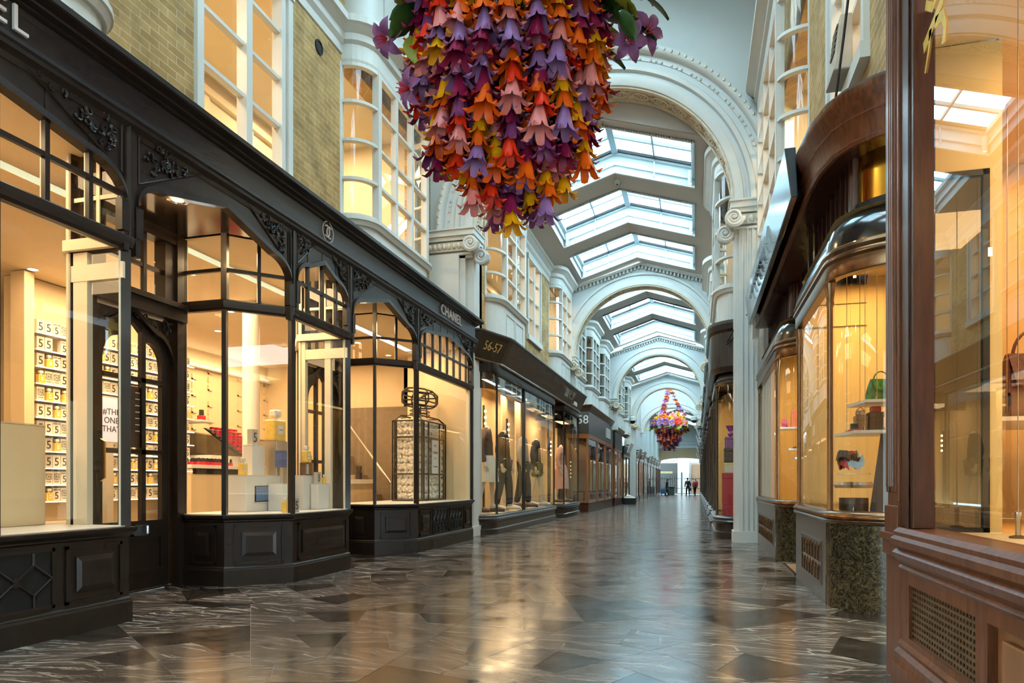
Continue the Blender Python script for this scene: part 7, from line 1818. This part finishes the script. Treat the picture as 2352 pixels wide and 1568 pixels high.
# people by the gates
def person(x, y, rot, H, label, top, bottom, hair, bag=None, lean=.3, coat=False):
    t = thing('person', label, 'person', (0,0,0)); J = body_joints(H, lean=lean, stride=.2, arm=(.3,.05))
    skin_of('body', J, H, [k for k in J], M_flesh, t); hands(J, H, t, M_flesh)
    skin_of('trousers', J, H, LEG, bottom, t, .008, override={'kneeL':.042,'kneeR':.042,'ankL':.032,'ankR':.032})
    skin_of('coat', J, H, TOP+['pel','hipL','hipR'] if coat else TOP+['pel'], top, t, .016)
    hd_ = Vector(J['head1']); m = MB(); m.ball(hd_+Vector((-.008*H,0,.006*H)), .054*H, 10, 7, 1.15); m.build('hair', hair, t, smooth=True)
    m = MB(); f = hd_+Vector((.046*H,0,-.012*H)); m.tube([f+Vector((0,0,.016*H)),f+Vector((.012*H,0,-.004*H)),f],.006*H,5); 
    for s in (-1,1): m.ball(f+Vector((-.004*H,s*.018*H,.016*H)),.006*H,5,4); m.ball(hd_+Vector((.0,s*.054*H,-.008*H)),.012*H,6,4)
    m.box(f.x-.004*H,f.x+.002*H,-.014*H,.014*H,f.z-.024*H,f.z-.02*H); m.build('face_features', M_flesh, t, smooth=True)
    for n in 'LR': m = MB(); shoe(m,J,n,H); m.build('shoe', M_dark, t, smooth=True)
    if bag:
        hb = Vector(J['hanR']); m = MB(); m.box(hb.x-.09*H,hb.x+.09*H,hb.y-.03*H,hb.y+.03*H,hb.z-.19*H,hb.z-.03*H); m.build('held_bag', bag, t, bevel=.02)
    t.location = (x,y,fz(y)+.004); t.rotation_euler = (0,0,rot); return t
person(-.95,79.5,1.9,1.95,'person in dark coat walking towards the far gates carrying a dark bag',M_charc,M_charc,M_dark,M_dark)
person(-.2,80.3,1.2,1.85,'person in red coat with grey hair by the far gates',M_redc,M_charc,pm('grey_hair',(.4,.38,.36),.8),None,.5,True)
person(-3.15,76.5,.3,1.8,'person in black clothes beside a blue trolley near the far gates',M_charc,M_charc,M_dark,None,.2)
tr_ = thing('blue_trolley', 'blue service trolley beside the far left-hand fronts near the gates', 'trolley', (-3.4,75.5,0)); zf = fz(75.6); m = MB(); m.box(-3.75,-3.2,75.2,75.9,zf+.2,zf+.75); m.build('tub', pm('trolley_blue',(.02,.12,.3),.4), tr_, bevel=.03); m = MB(); m.tube([(-3.7,75.2,zf+.7),(-3.7,75.1,zf+1.15),(-3.25,75.1,zf+1.15),(-3.25,75.2,zf+.7)],.02,5); m.build('handle', M_steel, tr_)
for x in (-3.65,-3.3):
    for y in (75.3,75.8): m = MB(); M = Matrix.Rotation(pi/2,4,'Y'); m.lathe([(.1,-.03),(.1,.03)],(x,y,zf+.1),10,M=M.to_3x3()); m.lathe([(.001,-.03),(.1,-.03)],(x,y,zf+.1),10,M=M.to_3x3()); m.build('wheel', M_dark, tr_)
# ================================================================ camera, sky, light
cam = bpy.data.cameras.new('camera'); co = bpy.data.objects.new('camera', cam); COL.objects.link(co)
cam.sensor_width = 36; cam.lens = 24.0; cam.shift_y = (1108-784)/2352; cam.shift_x = 0; cam.clip_end = 300; cam.clip_start = .05
co.location = (0,0,1.0); co.rotation_euler = (pi/2, 0, math.atan((1600-1176)/1568))
SC.camera = co
w = bpy.data.worlds.new('sky'); SC.world = w; w.use_nodes = True; nt = w.node_tree; nt.nodes.clear()
out = nt.nodes.new('ShaderNodeOutputWorld'); bg = nt.nodes.new('ShaderNodeBackground')
tc = nt.nodes.new('ShaderNodeTexCoord'); no = nt.nodes.new('ShaderNodeTexNoise'); no.inputs['Scale'].default_value = 3; no.inputs['Detail'].default_value = 5
nt.links.new(tc.outputs['Generated'], no.inputs['Vector'])
r = ramp(nt, [(.38,(.38,.68,.84)),(.62,(.80,.94,1.0))]); nt.links.new(no.outputs['Fac'], r.inputs[0]); nt.links.new(r.outputs[0], bg.inputs[0])
bg.inputs[1].default_value = SKY_STRENGTH; nt.links.new(bg.outputs[0], out.inputs[0])
SC.view_settings.view_transform = 'Standard'; SC.view_settings.exposure = EXPO
c = SC.cycles
c.max_bounces = 5; c.diffuse_bounces = 2; c.glossy_bounces = 3; c.transmission_bounces = 3; c.transparent_max_bounces = 9
c.caustics_reflective = False; c.caustics_refractive = False; c.sample_clamp_indirect = 4; c.sample_clamp_direct = 0
c.use_denoising = True; c.use_adaptive_sampling = True; c.adaptive_threshold = .06; c.adaptive_min_samples = 12; c.time_limit = 900
